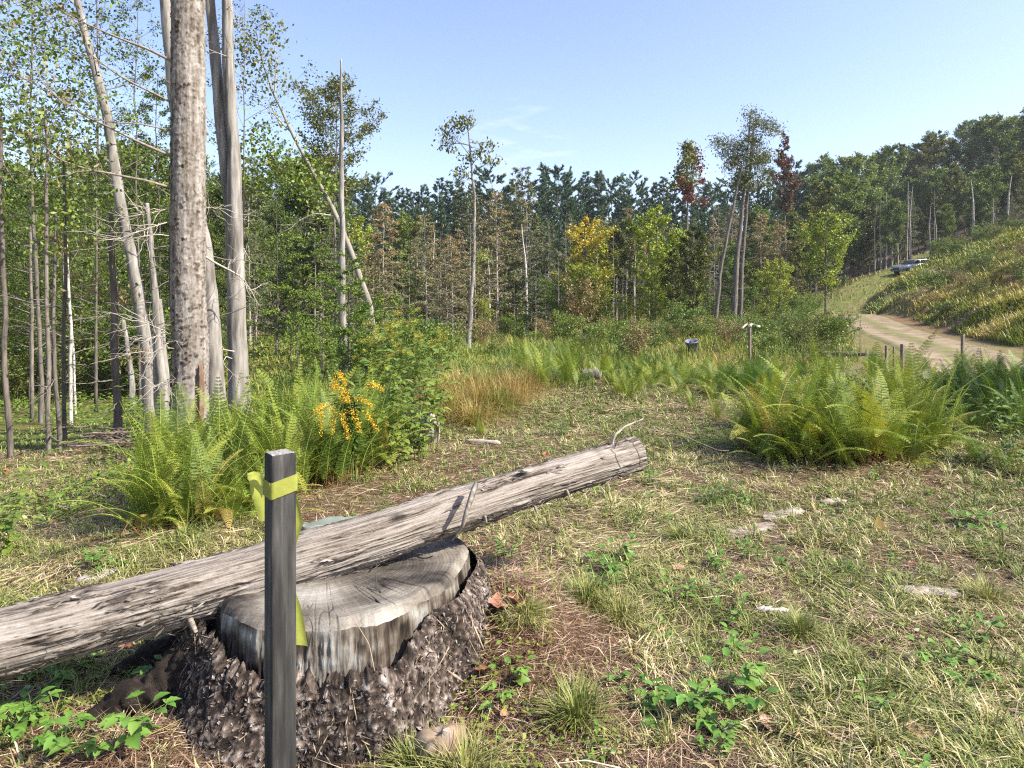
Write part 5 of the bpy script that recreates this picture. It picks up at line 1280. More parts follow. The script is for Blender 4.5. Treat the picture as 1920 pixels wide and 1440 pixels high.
hero('rusty', 718, 40, 378, "dying_hemlock", "rusty topped dying hemlock right of the bent aspen's foot", i=0, wide=1.25)
hero('rusty', 800, 42, 400, "dying_hemlock", "orange brown dying hemlock left of the tall thin tree", i=1, wide=1.3)
hero('rusty', 848, 36, 440, "dying_hemlock", "rusty dying hemlock close against the left of the tall thin tree", i=2, wide=1.3)
hero('rusty', 932, 44, 356, "dying_hemlock", "brownish green dying hemlock right of the tall thin tree", i=3, wide=1.3)
hero('hemlock', 968, 46, 312, "hemlock_tree", "tall thin hemlock, left of a pair rising over the pine line", i=0, wide=.75)
hero('hemlock', 988, 45, 308, "hemlock_tree", "tall thin hemlock with pale bare trunk, right of a pair over the pine line", i=1, wide=.9)
lean_trunk("white birch pole standing in front of the pair of tall hemlocks", [(990, 610, 43), (986, 500, 43), (978, 420, 43)], [.11, .08, .02], 34, mat=M['bark_birch'], k=10, rough=.0, stubs=5, name="birch_tree")
lean_trunk("pale birch pole beside the tall thin tree's dead branches", [(919, 612, 44), (917, 520, 44), (915, 455, 44)], [.10, .075, .02], 35, mat=M['bark_birch'], k=10, rough=.0, stubs=8, name="birch_tree")
for i, (p, y0, y1) in enumerate([(783, 620, 470), (797, 618, 500), (812, 628, 435), (1190, 590, 470), (1176, 592, 505), (1157, 600, 520)]):
    lab = "thin pale dead pole in the row left of the tall thin tree" if i < 3 else "thin pale dead pole right of the yellow tree"
    tag(lean_trunk(lab, [(p, y0, 46), (p + RG.uniform(-3, 3), (y0 + y1) / 2, 46), (p + RG.uniform(-3, 3), y1, 46)], [.085, .07, .035], 170 + i, mat=M['bark_silver'], k=8, rough=0, stubs=16, name="bare_tree"), lab, "tree", lab.replace("pole", "poles"))
hero('yellow_maple', 1095, 44, 418, "yellow_maple", "golden yellow tree glowing in front of the dark pines", i=0, wide=1.25)
hero('lime', 1105, 42, 500, "young_tree", "bright green young tree under the golden yellow one", i=0, wide=1.35)
hero('lime', 1085, 43, 500, "young_tree", "lime green young tree left below the golden yellow one", i=1, wide=1.1)
hero('hemlock', 1005, 40, 505, "young_hemlock", "small dark hemlock left of the golden yellow tree", i=2, wide=1.6)
hero('bush_rust', 1086, 38, 553, "rust_coloured_bush", "rust red bush at the foot of the golden yellow tree", "bush", wide=.8)
_r = lean_trunk("dark green tree with a bright red patch, rising left of the leaning trio", [(1288, 590, 52), (1288, 450, 52), (1289, 330, 52), (1288, 268, 52)], [.16, .13, .07, .02], 58, mat=M['bark_grey'], k=10, rough=0, stubs=8, name="red_patched_tree", stublen=(.4, 1.4))
_rg = np.random.default_rng(90)
sprays(_r, [(1288 + _rg.normal(0, 1) * (3 + (q - 268) * .16), q, 52 + _rg.normal(0, .5)) for q in np.linspace(270, 350, 26)], 1700, .24, M['leaf_olive'], .26, .14, 91, "crown", .2)
sprays(_r, [(1291 + _rg.normal(0, 9), q, 51.6 + _rg.normal(0, .5)) for q in np.linspace(336, 378, 12)] + [(1308, 300, 52), (1312, 315, 52), (1303, 285, 52)], 800, .24, M['leaf_red'], .24, .16, 92, "red_foliage", .2)
hero('lime', 1230, 44, 395, "young_tree", "yellow green tree left of the leaning trio", i=2, wide=1.0)
hero('olive', 1300, 40, 430, "slender_tree", "dense green tree just left of the leaning trio", i=0, wide=1.0)
hero('olive', 1262, 42, 470, "slender_tree", "smaller olive green tree left of the leaning trio", i=1, wide=1.0)
hero('dark_red', 1472, 60, 262, "red_tipped_tree", "dark red tree rising right of the leaning trio", i=1)
hero('rusty', 1465, 52, 410, "dying_hemlock", "rust red dying tree behind the leaning trio", i=2, wide=1.4)
hero('rusty', 1425, 54, 400, "dying_hemlock", "brown dying tree directly behind the leaning trio", i=1, wide=1.4)
hero('lime', 1548, 50, 402, "young_tree", "bright lime green tree standing alone at the track's bend", i=3, wide=1.15)
hero('lime', 1462, 46, 488, "young_maple", "small yellowing tree left of the lime green tree", i=1, wide=1.0)
hero('lime', 1440, 47, 505, "young_tree", "small yellow green tree right of the leaning trio's feet", i=1, wide=1.1)
def trio():
    Y = 38
    for i, (pts, rr, lab) in enumerate([
        ([(1373, 580, Y), (1382, 480, Y), (1396, 350, Y), (1406, 230, Y), (1410, 206, Y)], [.17, .15, .11, .06, .02], "leaning tall tree with tufted dark crown, thickest of the leaning trio"),
        ([(1386, 585, Y + 1), (1392, 480, Y + 1), (1402, 360, Y + 1), (1413, 240, Y + 1)], [.13, .12, .09, .04], "slim leaning tree with tufted crown, right of the leaning trio"),
        ([(1336, 602, Y - 1), (1352, 500, Y - 1), (1376, 380, Y - 1), (1392, 310, Y - 1)], [.12, .10, .08, .05], "thin leaning tree with sparse crown, left of the leaning trio")]):
        r = lean_trunk(lab, pts, rr, 36 + i, mat=M['bark_grey'], k=14, rough=.006, stubs=16, name="leaning_tree", stublen=(.3, 1.4))
        tops = [[(1405, 215), (1412, 232), (1425, 228), (1440, 232), (1452, 245), (1400, 258), (1385, 275), (1372, 268), (1392, 290), (1415, 285), (1430, 300), (1405, 310), (1380, 300)],
                [(1420, 300), (1435, 320), (1410, 330), (1428, 345), (1400, 345), (1440, 290), (1418, 265), (1392, 330)],
                [(1390, 325), (1372, 300), (1360, 285), (1345, 268), (1380, 345), (1395, 350), (1365, 310)]][i]
        tw = plainmat("conifer_twig", (.12, .10, .08), var=.3)
        for j, (a, b) in enumerate(tops): 
            bx = float(np.interp(-b - 12, [-q[1] for q in pts], [q[0] for q in pts]))
            dead_branch(r, [(bx, b + 14, pts[0][2]), ((a + bx) / 2, b + 4, pts[0][2] + RG.uniform(-.6, .6)), (a, b, pts[0][2] + RG.uniform(-1, 1))], .03, tw, .05, 3, 200 + i * 20 + j)
        sprays(r, [(a + RG.uniform(-6, 6), b + RG.uniform(-4, 4), Y + RG.uniform(-1, 1)) for a, b in tops for _ in range(3)], 3200 - 700 * i, .26, M['needle_hemlock'], .2, .06, 15 + i, "crown", .3)
trio()
hero('maple_far', 1610, 96, 345, "leafy_tree", "round dark green tree above the dark tunnel where the track enters the wood", i=0, wide=1.2)
hero('maple_far', 1582, 88, 330, "leafy_tree", "green leafy tree left of the tunnel where the track enters the wood", i=1, wide=1.1)
hero('olive', 1530, 80, 345, "leafy_tree", "olive and yellow tree behind the lime green one", i=2, wide=1.1)
lean_trunk("white birch standing out among dark trunks on the right hillside", [(1826, 435, 82), (1825, 390, 82), (1823, 355, 82), (1820, 335, 82)], [.14, .12, .08, .03], 39, mat=M['bark_birch'], k=10, rough=0, stubs=4, name="birch_tree")
lean_trunk("twin stemmed pale birch higher on the right hillside", [(1888, 400, 84), (1892, 360, 84), (1897, 330, 84)], [.13, .10, .03], 49, mat=M['bark_birch'], k=10, rough=0, stubs=4, name="birch_tree")
for i, (p, y0, y1) in enumerate([(1640, 478, 385), (1652, 470, 375), (1661, 472, 360), (1672, 474, 380), (1684, 470, 370), (1700, 466, 340), (1708, 462, 350), (1745, 470, 380), (1753, 490, 390), (1860, 430, 365)]):
    lab = "bare pale trunk in the bright stand above the parked car"
    tag(lean_trunk(lab, [(p, y0, 84), (p + RG.uniform(-3, 3), (y0 + y1) / 2, 84), (p + RG.uniform(-4, 4), y1, 84)], [.10, .08, .02], 300 + i, mat=M['bark_silver'], k=8, rough=0, stubs=8, name="bare_tree", stublen=(.5, 2.0)), lab, "tree", "bare pale trunks in the stand above the car")
# tall open trees over the upper left corner
for i, (p, Y, top, key, lab) in enumerate([(60, 15, -260, 'sparse', "tall open tree in the top left corner, its leaves against the sky"), (180, 17, -160, 'sparse', "tall open tree behind the leaning dead trunk"), (262, 19, -20, 'sparse', "tall green tree left of the thickest trunk, reaching into the sky"), (-60, 16, -200, 'sparse_olive', "tall thin leaved tree at the left border"),
                                          (455, 21, -40, 'sparse', "tall green tree behind the forked silver tree"), (300, 24, 120, 'forest', "dense green tree directly behind the thickest trunk")]):
    hero(key, p, Y, top, "tall_tree", lab, i=i)
# tree standing outside the right border that shades the ferns there
spawn(VAR['maple_far'][0][0], "shade_tree", "leafy tree outside the right border shading the ferns", "tree", None, (13.4, 7.9, gz(13.4, 7.9)), .5, .5)

# ------------------------------------------------------------------ ferns
def frond(g, gs, rg, base, az, L, e0, arc, fresh=.5, lacy=True, pin=30):
    """one bipinnate frond: arching rachis, pinnae on both sides made of many small leaflets"""
    s = np.linspace(0, 1, 30)
    ang = e0 - arc * s ** 1.5
    step = L / 29
    hx = np.concatenate([[0], np.cumsum(np.cos(ang[:-1]) * step)]); hz = np.concatenate([[0], np.cumsum(np.sin(ang[:-1]) * step)])
    dv = np.array([math.cos(az), math.sin(az), 0]); side = np.array([-math.sin(az), math.cos(az), 0])
    bend = rg.normal(0, .13) * L * s ** 2
    P = np.asarray(base) + hx[:, None] * dv + hz[:, None] * np.array([0, 0, 1.]) + bend[:, None] * side
    Vt, Ft = tube(P, .0035 * (1 - s * .85) + .0006, 4, False); gs.add(Vt, Ft, np.repeat(np.clip(s * 2.6 - .15, 0, 1), 4))
    T = nrm(np.gradient(P, axis=0)); Nn = np.cross(T, side) * 1.0; Nn = np.where(Nn[:, 2:3] < 0, -Nn, Nn)
    u = np.linspace(.16, .985, pin)
    prof = np.clip(np.minimum((u - .10) / .22, 1), .3, 1) * (1 - u) ** .62 * 1.05 + .02
    LP = (.105 + .05 * rg.random()) * L * prof
    for sg in (-1, 1):
        Pu = np.stack([np.interp(u, s, P[:, k]) for k in range(3)], 1); Tu = nrm(np.stack([np.interp(u, s, T[:, k]) for k in range(3)], 1)); Nu = nrm(np.stack([np.interp(u, s, Nn[:, k]) for k in range(3)], 1))
        Su = np.cross(Nu, Tu) * sg
        D = nrm(Su * .92 + Tu * .38 + Nu * rg.uniform(-.1, .22) + rg.normal(0, .07, (pin, 3)))
        nl = 8
        w = np.linspace(.06, 1, nl)
        # leaflet bases along each pinna, gently drooping
        B = Pu[:, None] + D[:, None] * (LP[:, None] * w[None])[..., None] - np.array([0, 0, 1.]) * (LP[:, None] * .16 * w[None] ** 2)[..., None]
        wid = (.26 * LP[:, None] * (1 - w[None]) ** .6 + .004)
        for ls in (-1, 1):
            LD = nrm(D[:, None] * .62 + Tu[:, None] * (.8 * ls) + np.zeros((1, nl, 1)))
            ll = np.minimum(wid, L * .0105) * rg.uniform(.8, 1.15, (pin, nl))
            V, q = kites(B.reshape(-1, 3), LD.reshape(-1, 3), np.repeat(Nu, nl, 0), ll.ravel() * 1.35, np.maximum(LP[:, None] / nl * .95, .004).repeat(nl, 1).ravel() * .8, .45)
            g.add(V, q, np.clip(fresh + rg.normal(0, .06, len(V) // 4) + .0, 0, 1).repeat(4))
        # midrib line of each pinna
        V, q = kites(Pu, D, Nu, LP * 1.02, .004 * np.ones(pin), .3)
        g.add(V, q, fresh)
def fern_variant(seed, nf, L, e0, arc, spread=.10, dry=.1):
    rg = np.random.default_rng(seed)
    g, gs = Geo(), Geo()
    for i in range(nf):
        az = i * 2.399 + rg.normal(0, .35)
        b = np.array([rg.normal(0, spread), rg.normal(0, spread), -.03])
        fr = rg.uniform(.1, .72) if rg.random() > dry else rg.uniform(.85, 1.0)
        frond(g, gs, rg, b, az, L * rg.uniform(.5, 1.15), e0 + rg.normal(0, .24), arc + rg.normal(0, .38), fr)
    return g, gs
FSTALK = tintmat("fern_stalk", [(0, (.16, .065, .03)), (.35, (.22, .13, .04)), (.75, (.26, .30, .05)), (1, (.30, .36, .06))], bump=0)
FERN, FERND = [], []
for i in range(6):
    g, gs = fern_variant(500 + i, 13, 1.0, [1.35, 1.3, 1.2, 1.38, 1.15, 1.28][i], [.8, 1.0, 1.2, .6, 1.3, 1.0][i], .10)
    mf = g.mesh("fern_fronds", M['fern'], False); ms_ = gs.mesh("fern_stalks", FSTALK)
    FERN.append([("fronds", mf), ("stalks", ms_)])
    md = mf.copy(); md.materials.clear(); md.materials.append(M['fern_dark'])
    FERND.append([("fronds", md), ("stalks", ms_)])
FERNB = []
for i in range(5):
    g, gs = fern_variant(540 + i, 24, .82, [1.15, 1.0, 1.25, 1.1, .95][i], [1.3, 1.5, 1.1, 1.4, 1.2][i], .13, .14)
    FERNB.append([("fronds", g.mesh("fern_fronds", M['fern'], False)), ("stalks", gs.mesh("fern_stalks", FSTALK))])
RF = random.Random(21)
def fern(x, y, h, label, group, dark=False, tilt=.12, name="fern_plant", full=True, i=None, bushy=False):
    v = RF.choice(FERNB) if bushy else (FERND if dark else FERN)[RF.randrange(6) if i is None else i]
    return spawn(v if full else v[:1], name, label, "fern", group, (x, y, gz(x, y)), RF.uniform(0, 6.28), h * RF.uniform(.85, 1.1), (RF.gauss(0, tilt), RF.gauss(0, tilt)))
def in_poly(px, py, poly):
    c = False; j = len(poly) - 1
    for i in range(len(poly)):
        if (poly[i][1] > py) != (poly[j][1] > py) and px < (poly[j][0] - poly[i][0]) * (py - poly[i][1]) / (poly[j][1] - poly[i][1]) + poly[i][0]: c = not c
        j = i
    return c
def scatter(poly, n, mind, rnd):
    out = []; xs = [p[0] for p in poly]; ys = [p[1] for p in poly]; tries = 0
    while len(out) < n and tries < 8000:
        tries += 1
        x, y = rnd.uniform(min(xs), max(xs)), rnd.uniform(min(ys), max(ys))
        if in_poly(x, y, poly) and all((x - a) ** 2 + (y - b) ** 2 > mind ** 2 for a, b in out): out.append((x, y))
    return out
def gpt(px, Y): return ((px - 960) / F * Y, Y)
# left drift behind the log
poly = [gpt(250, 4.6), gpt(345, 4.5), gpt(470, 4.95), gpt(600, 5.6), gpt(720, 6.3), gpt(690, 7.1), gpt(520, 7.2), gpt(420, 6.6), gpt(330, 5.6)]
for x, y in scatter(poly, 62, .18, RF):
    fern(x, y, .74 + .10 * (y - 4.6), "yellow green fern in the drift between the log and the thickest trunk", "ferns in the left drift behind the log", tilt=.13, i=RF.choice([0, 3, 3, 0, 1, 5]), bushy=RF.random() < .4)
# right clump
poly = [gpt(1430, 6.75), gpt(1550, 6.45), gpt(1690, 6.5), gpt(1750, 7.0), gpt(1730, 8.3), gpt(1600, 8.9), gpt(1450, 8.4), gpt(1425, 7.4)]
for x, y in scatter(poly, 92, .15, RF):
    fern(x, y, RF.uniform(.72, 1.12), "yellow green fern in the big clump on the right of the clearing", "ferns in the big right clump", tilt=.2, bushy=RF.random() < .75)
# shaded bank of ferns at the right border
poly = [gpt(1790, 8.2), gpt(1990, 7.6), gpt(2080, 10), gpt(1900, 12), gpt(1740, 11.5), gpt(1745, 9.4)]
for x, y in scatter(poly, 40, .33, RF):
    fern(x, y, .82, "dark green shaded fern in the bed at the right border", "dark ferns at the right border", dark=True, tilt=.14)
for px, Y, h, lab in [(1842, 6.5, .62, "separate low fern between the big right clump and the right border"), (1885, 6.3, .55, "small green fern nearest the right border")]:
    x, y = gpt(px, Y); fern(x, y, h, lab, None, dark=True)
# beds across the middle
poly = [gpt(1135, 10.9), gpt(1290, 10.6), gpt(1400, 10.4), gpt(1440, 11), gpt(1450, 14.5), gpt(1130, 15)]
for x, y in scatter(poly, 54, .36, RF):
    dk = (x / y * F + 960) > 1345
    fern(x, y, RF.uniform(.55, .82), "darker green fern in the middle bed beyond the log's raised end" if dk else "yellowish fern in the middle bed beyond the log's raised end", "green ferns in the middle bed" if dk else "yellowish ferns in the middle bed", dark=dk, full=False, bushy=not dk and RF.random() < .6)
poly = [gpt(1440, 13.5), gpt(1900, 12.5), gpt(1900, 16), gpt(1420, 18)]
for x, y in scatter(poly, 34, .55, RF):
    fern(x, y, .6, "pale fern in the far bed before the track", "pale ferns in the far bed before the track", full=False)
poly = [gpt(1000, 11.0), gpt(1085, 11.3), gpt(1090, 15), gpt(960, 15)]
for x, y in scatter(poly, 16, .4, RF):
    fern(x, y, .8, "yellow green fern left of the old mossy log end", "ferns left of the old mossy log end", full=False)
for px, Y, h, lab in [(1345, 9.0, .50, "single small fern before the right end of the middle bed"), (1295, 9.6, .42, "small fern with open fronds left of the big right clump"), (1405, 7.4, .6, "arching fern at the left edge of the big right clump"), (1180, 10.4, .45, "small fern just before the left part of the middle bed"), (905, 7.9, .3, "tiny yellow fern before the reddish brown grass tussock")]:
    x, y = gpt(px, Y); fern(x, y, h, lab, None, tilt=.2)

# ------------------------------------------------------------------ goldenrod, leafy weeds, bramble, tussocks
def plume(g, rg, base, d, L, n=150, r=.022, size=.013):
    """arching flower spray"""
    s = rg.uniform(0, 1, n)
    P = np.asarray(base) + np.asarray(d) * (s * L)[:, None] + np.array([0, 0, .35 * L]) * (s - s ** 2 * 1.6)[:, None]
    P = P + rg.normal(0, 1, (n, 3)) * (r * (1 - .6 * s))[:, None]
    V, q = kites(P, rg.normal(0, 1, (n, 3)) + np.array([0, 0, .5]), rg.normal(0, 1, (n, 3)), rg.uniform(.7, 1.3, n) * size, rg.uniform(.7, 1.2, n) * size * .8)
    g.add(V, q, np.repeat(rg.uniform(0, 1, n), 4))
def goldenrod(seed, H, nstem, spread, nplume, leafn=60, psize=.013, prr=.022):
    rg = np.random.default_rng(seed); gs, gl, gf_ = Geo(), Geo(), Geo()
    for i in range(nstem):
        b = np.array([rg.normal(0, spread), rg.normal(0, spread), -.05]); az = rg.uniform(0, 6.28); h = H * rg.uniform(.75, 1.05); le = rg.uniform(.05, .3)
        s = np.linspace(0, 1, 12)
        P = b + np.stack([np.cos(az) * le * h * s ** 2, np.sin(az) * le * h * s ** 2, h * s], 1)
        gs.add(*tube(P, .004 * (1 - s * .6), 5, False), .4)
        u = rg.uniform(.15, .95, leafn); C = np.stack([np.interp(u, s, P[:, k]) for k in range(3)], 1); a = rg.uniform(0, 6.28, leafn)
        D = np.stack([np.cos(a), np.sin(a), rg.normal(-.05, .25, leafn)], 1); Nn = np.stack([rg.normal(0, .3, leafn), rg.normal(0, .3, leafn), np.ones(leafn)], 1)
        V, q = kites(C, D, Nn, .11 * rg.uniform(.7, 1.2, leafn) * (1.15 - u * .5), .018 * np.ones(leafn), .4, .15)
        gl.add(V, q, np.repeat(rg.uniform(.2, .8, leafn), 4))
        for j in range(nplume):
            a = rg.uniform(0, 6.28); t_ = rg.uniform(.80, 1.0); c = np.array([np.interp(t_, s, P[:, k]) for k in range(3)])
            plume(gf_, rg, c, np.array([math.cos(a), math.sin(a), .1]), rg.uniform(.08, .17), size=psize, r=prr)
    return [("stems", gs.mesh("goldenrod_stems", M['stem_green'])), ("leaves", gl.mesh("goldenrod_leaves", M['weed'], False)), ("flowers", gf_.mesh("goldenrod_flowers", M['golden'], False))]
# the big goldenrod among the ferns: its drooping flower spikes placed one by one
def hero_goldenrod():
    b = np.array(PW(660, 905, 5.75)); b[2] = gz(b[0], b[1]); rg = np.random.default_rng(77)
    root = empty("goldenrod", tuple(b)); tag(root, "goldenrod with hanging orange yellow flower spikes among the left ferns", "flower")
    gl, gs = Geo(), Geo()
    spikes = [((634, 700, 5.5), (648, 722, 5.42)), ((640, 735, 5.5), (625, 725, 5.45)), ((690, 722, 5.5), (718, 732, 5.4)), ((640, 755, 5.5), (655, 752, 5.4)), ((668, 748, 5.5), (698, 762, 5.4)),
              ((614, 762, 5.45), (590, 775, 5.4)), ((604, 772, 5.42), (602, 815, 5.4)), ((625, 765, 5.42), (622, 815, 5.38)), ((640, 775, 5.4), (654, 825, 5.36)), ((658, 768, 5.4), (676, 812, 5.36)), ((684, 770, 5.42), (706, 808, 5.38)), ((650, 735, 5.5), (640, 748, 5.45)), ((630, 712, 5.52), (622, 735, 5.5))]
    top = PW(652, 740, 5.6) - b
    for j, px in enumerate((640, 655, 668)):
        P = resample(np.array([[.02 * j - .02, .02 * j, 0], [.01, .02, .4], PW(px, 760, 5.6) - b, PW(px, 735, 5.55) - b]), 30, .01, j)
        gs.add(*tube(P, np.linspace(.005, .002, 30), 5, False), .4)
        u = rg.uniform(.3, 1, 150); C = np.stack([np.interp(u, np.linspace(0, 1, 30), P[:, k]) for k in range(3)], 1); a = rg.uniform(0, 6.28, 150)
        V, q = kites(C, np.stack([np.cos(a), np.sin(a), rg.normal(-.1, .25, 150)], 1), np.stack([rg.normal(0, .3, 150), rg.normal(0, .3, 150), np.ones(150)], 1), .12 * rg.uniform(.7, 1.2, 150), .020 * np.ones(150), .4, .15)
        gl.add(V, q, np.repeat(rg.uniform(.1, .6, 150), 4))
    for k, (p0, p1) in enumerate(spikes):
        A, B = PW(*p0) - b, PW(*p1) - b
        n = 260; s = rg.uniform(0, 1, n)
        C = A + (B - A) * s[:, None] + np.array([0, 0, .02]) * (s * (1 - s) * 4)[:, None] + rg.normal(0, 1, (n, 3)) * (.017 - .008 * s)[:, None]
        g = Geo(); V, q = kites(C, rg.normal(0, 1, (n, 3)), rg.normal(0, 1, (n, 3)), rg.uniform(.006, .014, n), rg.uniform(.005, .010, n))
        g.add(V, q, np.repeat(rg.uniform(0, 1, n), 4)); ob("flower_spike", g, M['golden'], root, False)
        gs.add(*tube(resample(np.array([top, (top + A) / 2 + [0, 0, .02], A, B]), 14), .0018, 4, False), .4)
    ob("leaves", gl, M['weed'], root, False); ob("stems", gs, M['stem_green'], root)
hero_goldenrod()
GR = [goldenrod(600 + i, 1.5, 5, .16, 2, 110, psize=.011, prr=.03) for i in range(2)]
for p in GR:
    me = p[2][1].copy(); me.materials.clear(); me.materials.append(M['yellow_bloom']); p[2] = ("flowers", me)
for i, (px, Y, H) in enumerate([(700, 9.2, 1.45), (735, 9.6, 1.5), (765, 9.0, 1.2), (790, 10.5, 1.25), (715, 8.4, 1.1), (825, 11, 1.2), (750, 11.5, 1.55)]):
    x, y = gpt(px, Y); spawn(GR[i % 2], "goldenrod", "tall pale yellow goldenrod behind the left fern drift", "flower", "tall goldenrods behind the left ferns", (x, y, gz(x, y)), i * 1.3, H / 1.5)

def leafy(seed, H, nst, npair, L, Wd, spread=.06, lean=.35, tint=(.3, .8), droop=.35, serr=0., mat='weed', trifoliate=False):
    rg = np.random.default_rng(seed); gs, gl = Geo(), Geo()
    for i in range(nst):
        b = np.array([rg.normal(0, spread), rg.normal(0, spread), -.03]); az = i * 2.4 + rg.normal(0, .4); h = H * rg.uniform(.65, 1.1); le = lean * rg.uniform(.3, 1.2)
        s = np.linspace(0, 1, 10)
        P = b + np.stack([np.cos(az) * le * h * s ** 1.6, np.sin(az) * le * h * s ** 1.6, h * s * (1 - .25 * le * s)], 1)
        gs.add(*tube(P, (.0022 + .0022 * H) * (1 - s * .7), 5, False), .5)
        for j in range(npair):
            t_ = (j + .6) / npair * .9 + .1; c = np.array([np.interp(t_, s, P[:, k]) for k in range(3)])
            for sgn in (0, 1):
                a = j * 1.57 + sgn * math.pi + rg.normal(0, .35) + az; sz = rg.uniform(.7, 1.15) * (1.1 - .35 * t_)
                d = np.array([math.cos(a), math.sin(a), rg.uniform(0, .45)])
                nn = np.array([rg.normal(0, .2), rg.normal(0, .2), 1.])
                if trifoliate:
                    st = c + nrm(d) * L * .9
                    gs.add(*tube(np.array([c, st]), [.0016, .0010], 4, False), .5)
                    for da, ms2 in ((0, 1.1), (1.15, .85), (-1.15, .85)):
                        d2 = np.array([math.cos(a + da), math.sin(a + da), d[2] * .4]); broadleaf(gl, st, d2, nn, L * sz * ms2, Wd * sz * ms2, rg.uniform(*tint), droop, .2, serr, 8)
                else:
                    broadleaf(gl, c, d, nn, L * sz, Wd * sz, rg.uniform(*tint), droop, .18, serr, 7)
        d = np.array([math.cos(az), math.sin(az), .5]); broadleaf(gl, P[-1], d, np.array([0, 0, 1.]), L * .8, Wd * .8, rg.uniform(*tint), droop, .18, serr, 7)
    return [("stems", gs.mesh("weed_stems", M['stem_green'])), ("leaves", gl.mesh("weed_leaves", M[mat], True))]
WEED = [leafy(700 + i, .95, 4, 7, .13, .075, .08, .4) for i in range(3)]
BRAM = [leafy(720 + i, .24, 3, 2, .088, .052, .05, .8, serr=.12, mat='bramble', trifoliate=True, droop=.25) for i in range(3)]
SEED = [leafy(740 + i, .14, 3, 3, .045, .024, .02, .5, mat='bramble', droop=.2) for i in range(3)]
SPIKE = [leafy(760 + i, .26, 9, 5, .075, .014, .06, .5, mat='bramble', droop=.2, tint=(.1, .5)) for i in range(2)]
def weed(v, px, Y, H, H0, label, group=None, name="leafy_weed", cat="weed", rz=None):
    x, y = gpt(px, Y); return spawn(v, name, label, cat, group, (x, y, gz(x, y)), RF.uniform(0, 6.28) if rz is None else rz, H / H0)
gw = "leafy weeds right of the goldenrod"
for i, (px, Y, H) in enumerate([(752, 6.5, .75), (785, 6.6, .62), (740, 7.2, .95), (770, 7.6, 1.0), (800, 7.3, .85), (820, 8.2, .9), (725, 6.3, .55), (790, 8.6, 1.1), (760, 8.2, 1.15), (735, 8.8, 1.2), (700, 7.7, 1.0)]):
    weed(WEED[i % 3], px, Y, H * 1.2, .95, "broad leaved green weed between the goldenrod and the reddish grass", gw)
for i, (px, Y, H, lab) in enumerate([(22, 4.5, .62, "leafy yellowing weed at the left border above the log"), (-20, 4.7, .75, "tall leafy weed cut by the left border"), (245, 5.2, .45, "dark leafed weed left of the fern drift"), (270, 8.2, .8, "leafy weed between the fern drift and the slanting trunks"), (310, 8.5, .9, "leafy weed at the foot of the thickest trunk"), (480, 9.2, .95, "big leafed weed right of the forked silver tree"), (445, 8.8, .8, "leafy weed before the forked silver tree"), (1898, 6.7, .7, "tall seeding weed with pods at the right border"), (1925, 6.4, .8, "leafy weed cut by the right border")]):
    weed(WEED[i % 3], px, Y, H, .95, lab)
# bramble
br = [(1262, 2.62, .22, "bramble with large serrated leaves near the bottom right of the stump"), (1320, 2.52, .24, "bramble with bright leaves, middle one of the bottom patch"), (1375, 2.62, .26, "bramble with bright leaves, right end of the bottom patch"), (1350, 2.42, .15, "low bramble leaves at the bottom of the patch"),
      (1110, 3.95, .22, "light green bramble right of the stump below the log"), (1165, 4.0, .24, "light green bramble below the raised end of the log"), (1830, 4.75, .26, "green bramble on dark soil at the right side"), (1815, 2.75, .2, "single bramble shoot beside a pinkish dead leaf"), (950, 2.62, .18, "bramble shoots at the stump's right foot"), (580, 1.98, .20, "bramble leaves at the bottom just right of the stake"), (490, 2.1, .12, "bright bramble leaf left of the stake's foot"), (220, 4.0, .2, "bramble sprouting behind the log's left part"), (185, 4.05, .16, "small bramble behind the log, left of another"), (1165, 2.75, .12, "small green seedling in the straw right of the stump")]
for i, (px, Y, H, lab) in enumerate(br): weed(BRAM[i % 3], px, Y, H * .8, .24, lab, name="bramble", cat="bramble")
gb_ = "brambles in the shade under the left part of the log"
for i in range(9):
    px = RF.uniform(-40, 330); Y = RF.uniform(2.15, 3.1)
    weed(BRAM[i % 3], px, Y, RF.uniform(.12, .24), .24, "green bramble in the shade under the left part of the log", gb_, "bramble", "bramble")
for i, (px, Y, H, lab) in enumerate([(1335, 5.3, .26, "bushy green narrow leaved herb in the straw right of the log"), (1375, 5.5, .22, "narrow leaved herb just right of a bushier one"), (720, 4.85, .18, "small green herb behind the log near the fern drift"), (905, 5.6, .2, "low green herb behind the middle of the log"), (1590, 3.95, .13, "small round herb in the middle of the grass"), (1050, 7.9, .3, "green herb on the bank behind the log"), (1310, 7.6, .2, "dark green herb left of the big right clump")]):
    weed(SPIKE[i % 2], px, Y, H, .26, lab, name="green_herb", cat="herb")
for i in range(44):
    r = math.exp(RF.uniform(math.log(2.3), math.log(9.5))); a = math.radians(RF.uniform(-10, 38)); x, y = r * math.sin(a), r * math.cos(a)
    if blocked(np.array([x]), np.array([y]))[0] or blob(x, y, 0, 3.2, .5, .7) > .3: continue
    spawn(SEED[i % 3], "seedling", "tiny green seedling among the straw", "seedling", "tiny seedlings among the straw", (x, y, gz(x, y)), RF.uniform(0, 6.28), RF.uniform(.6, 1.5))
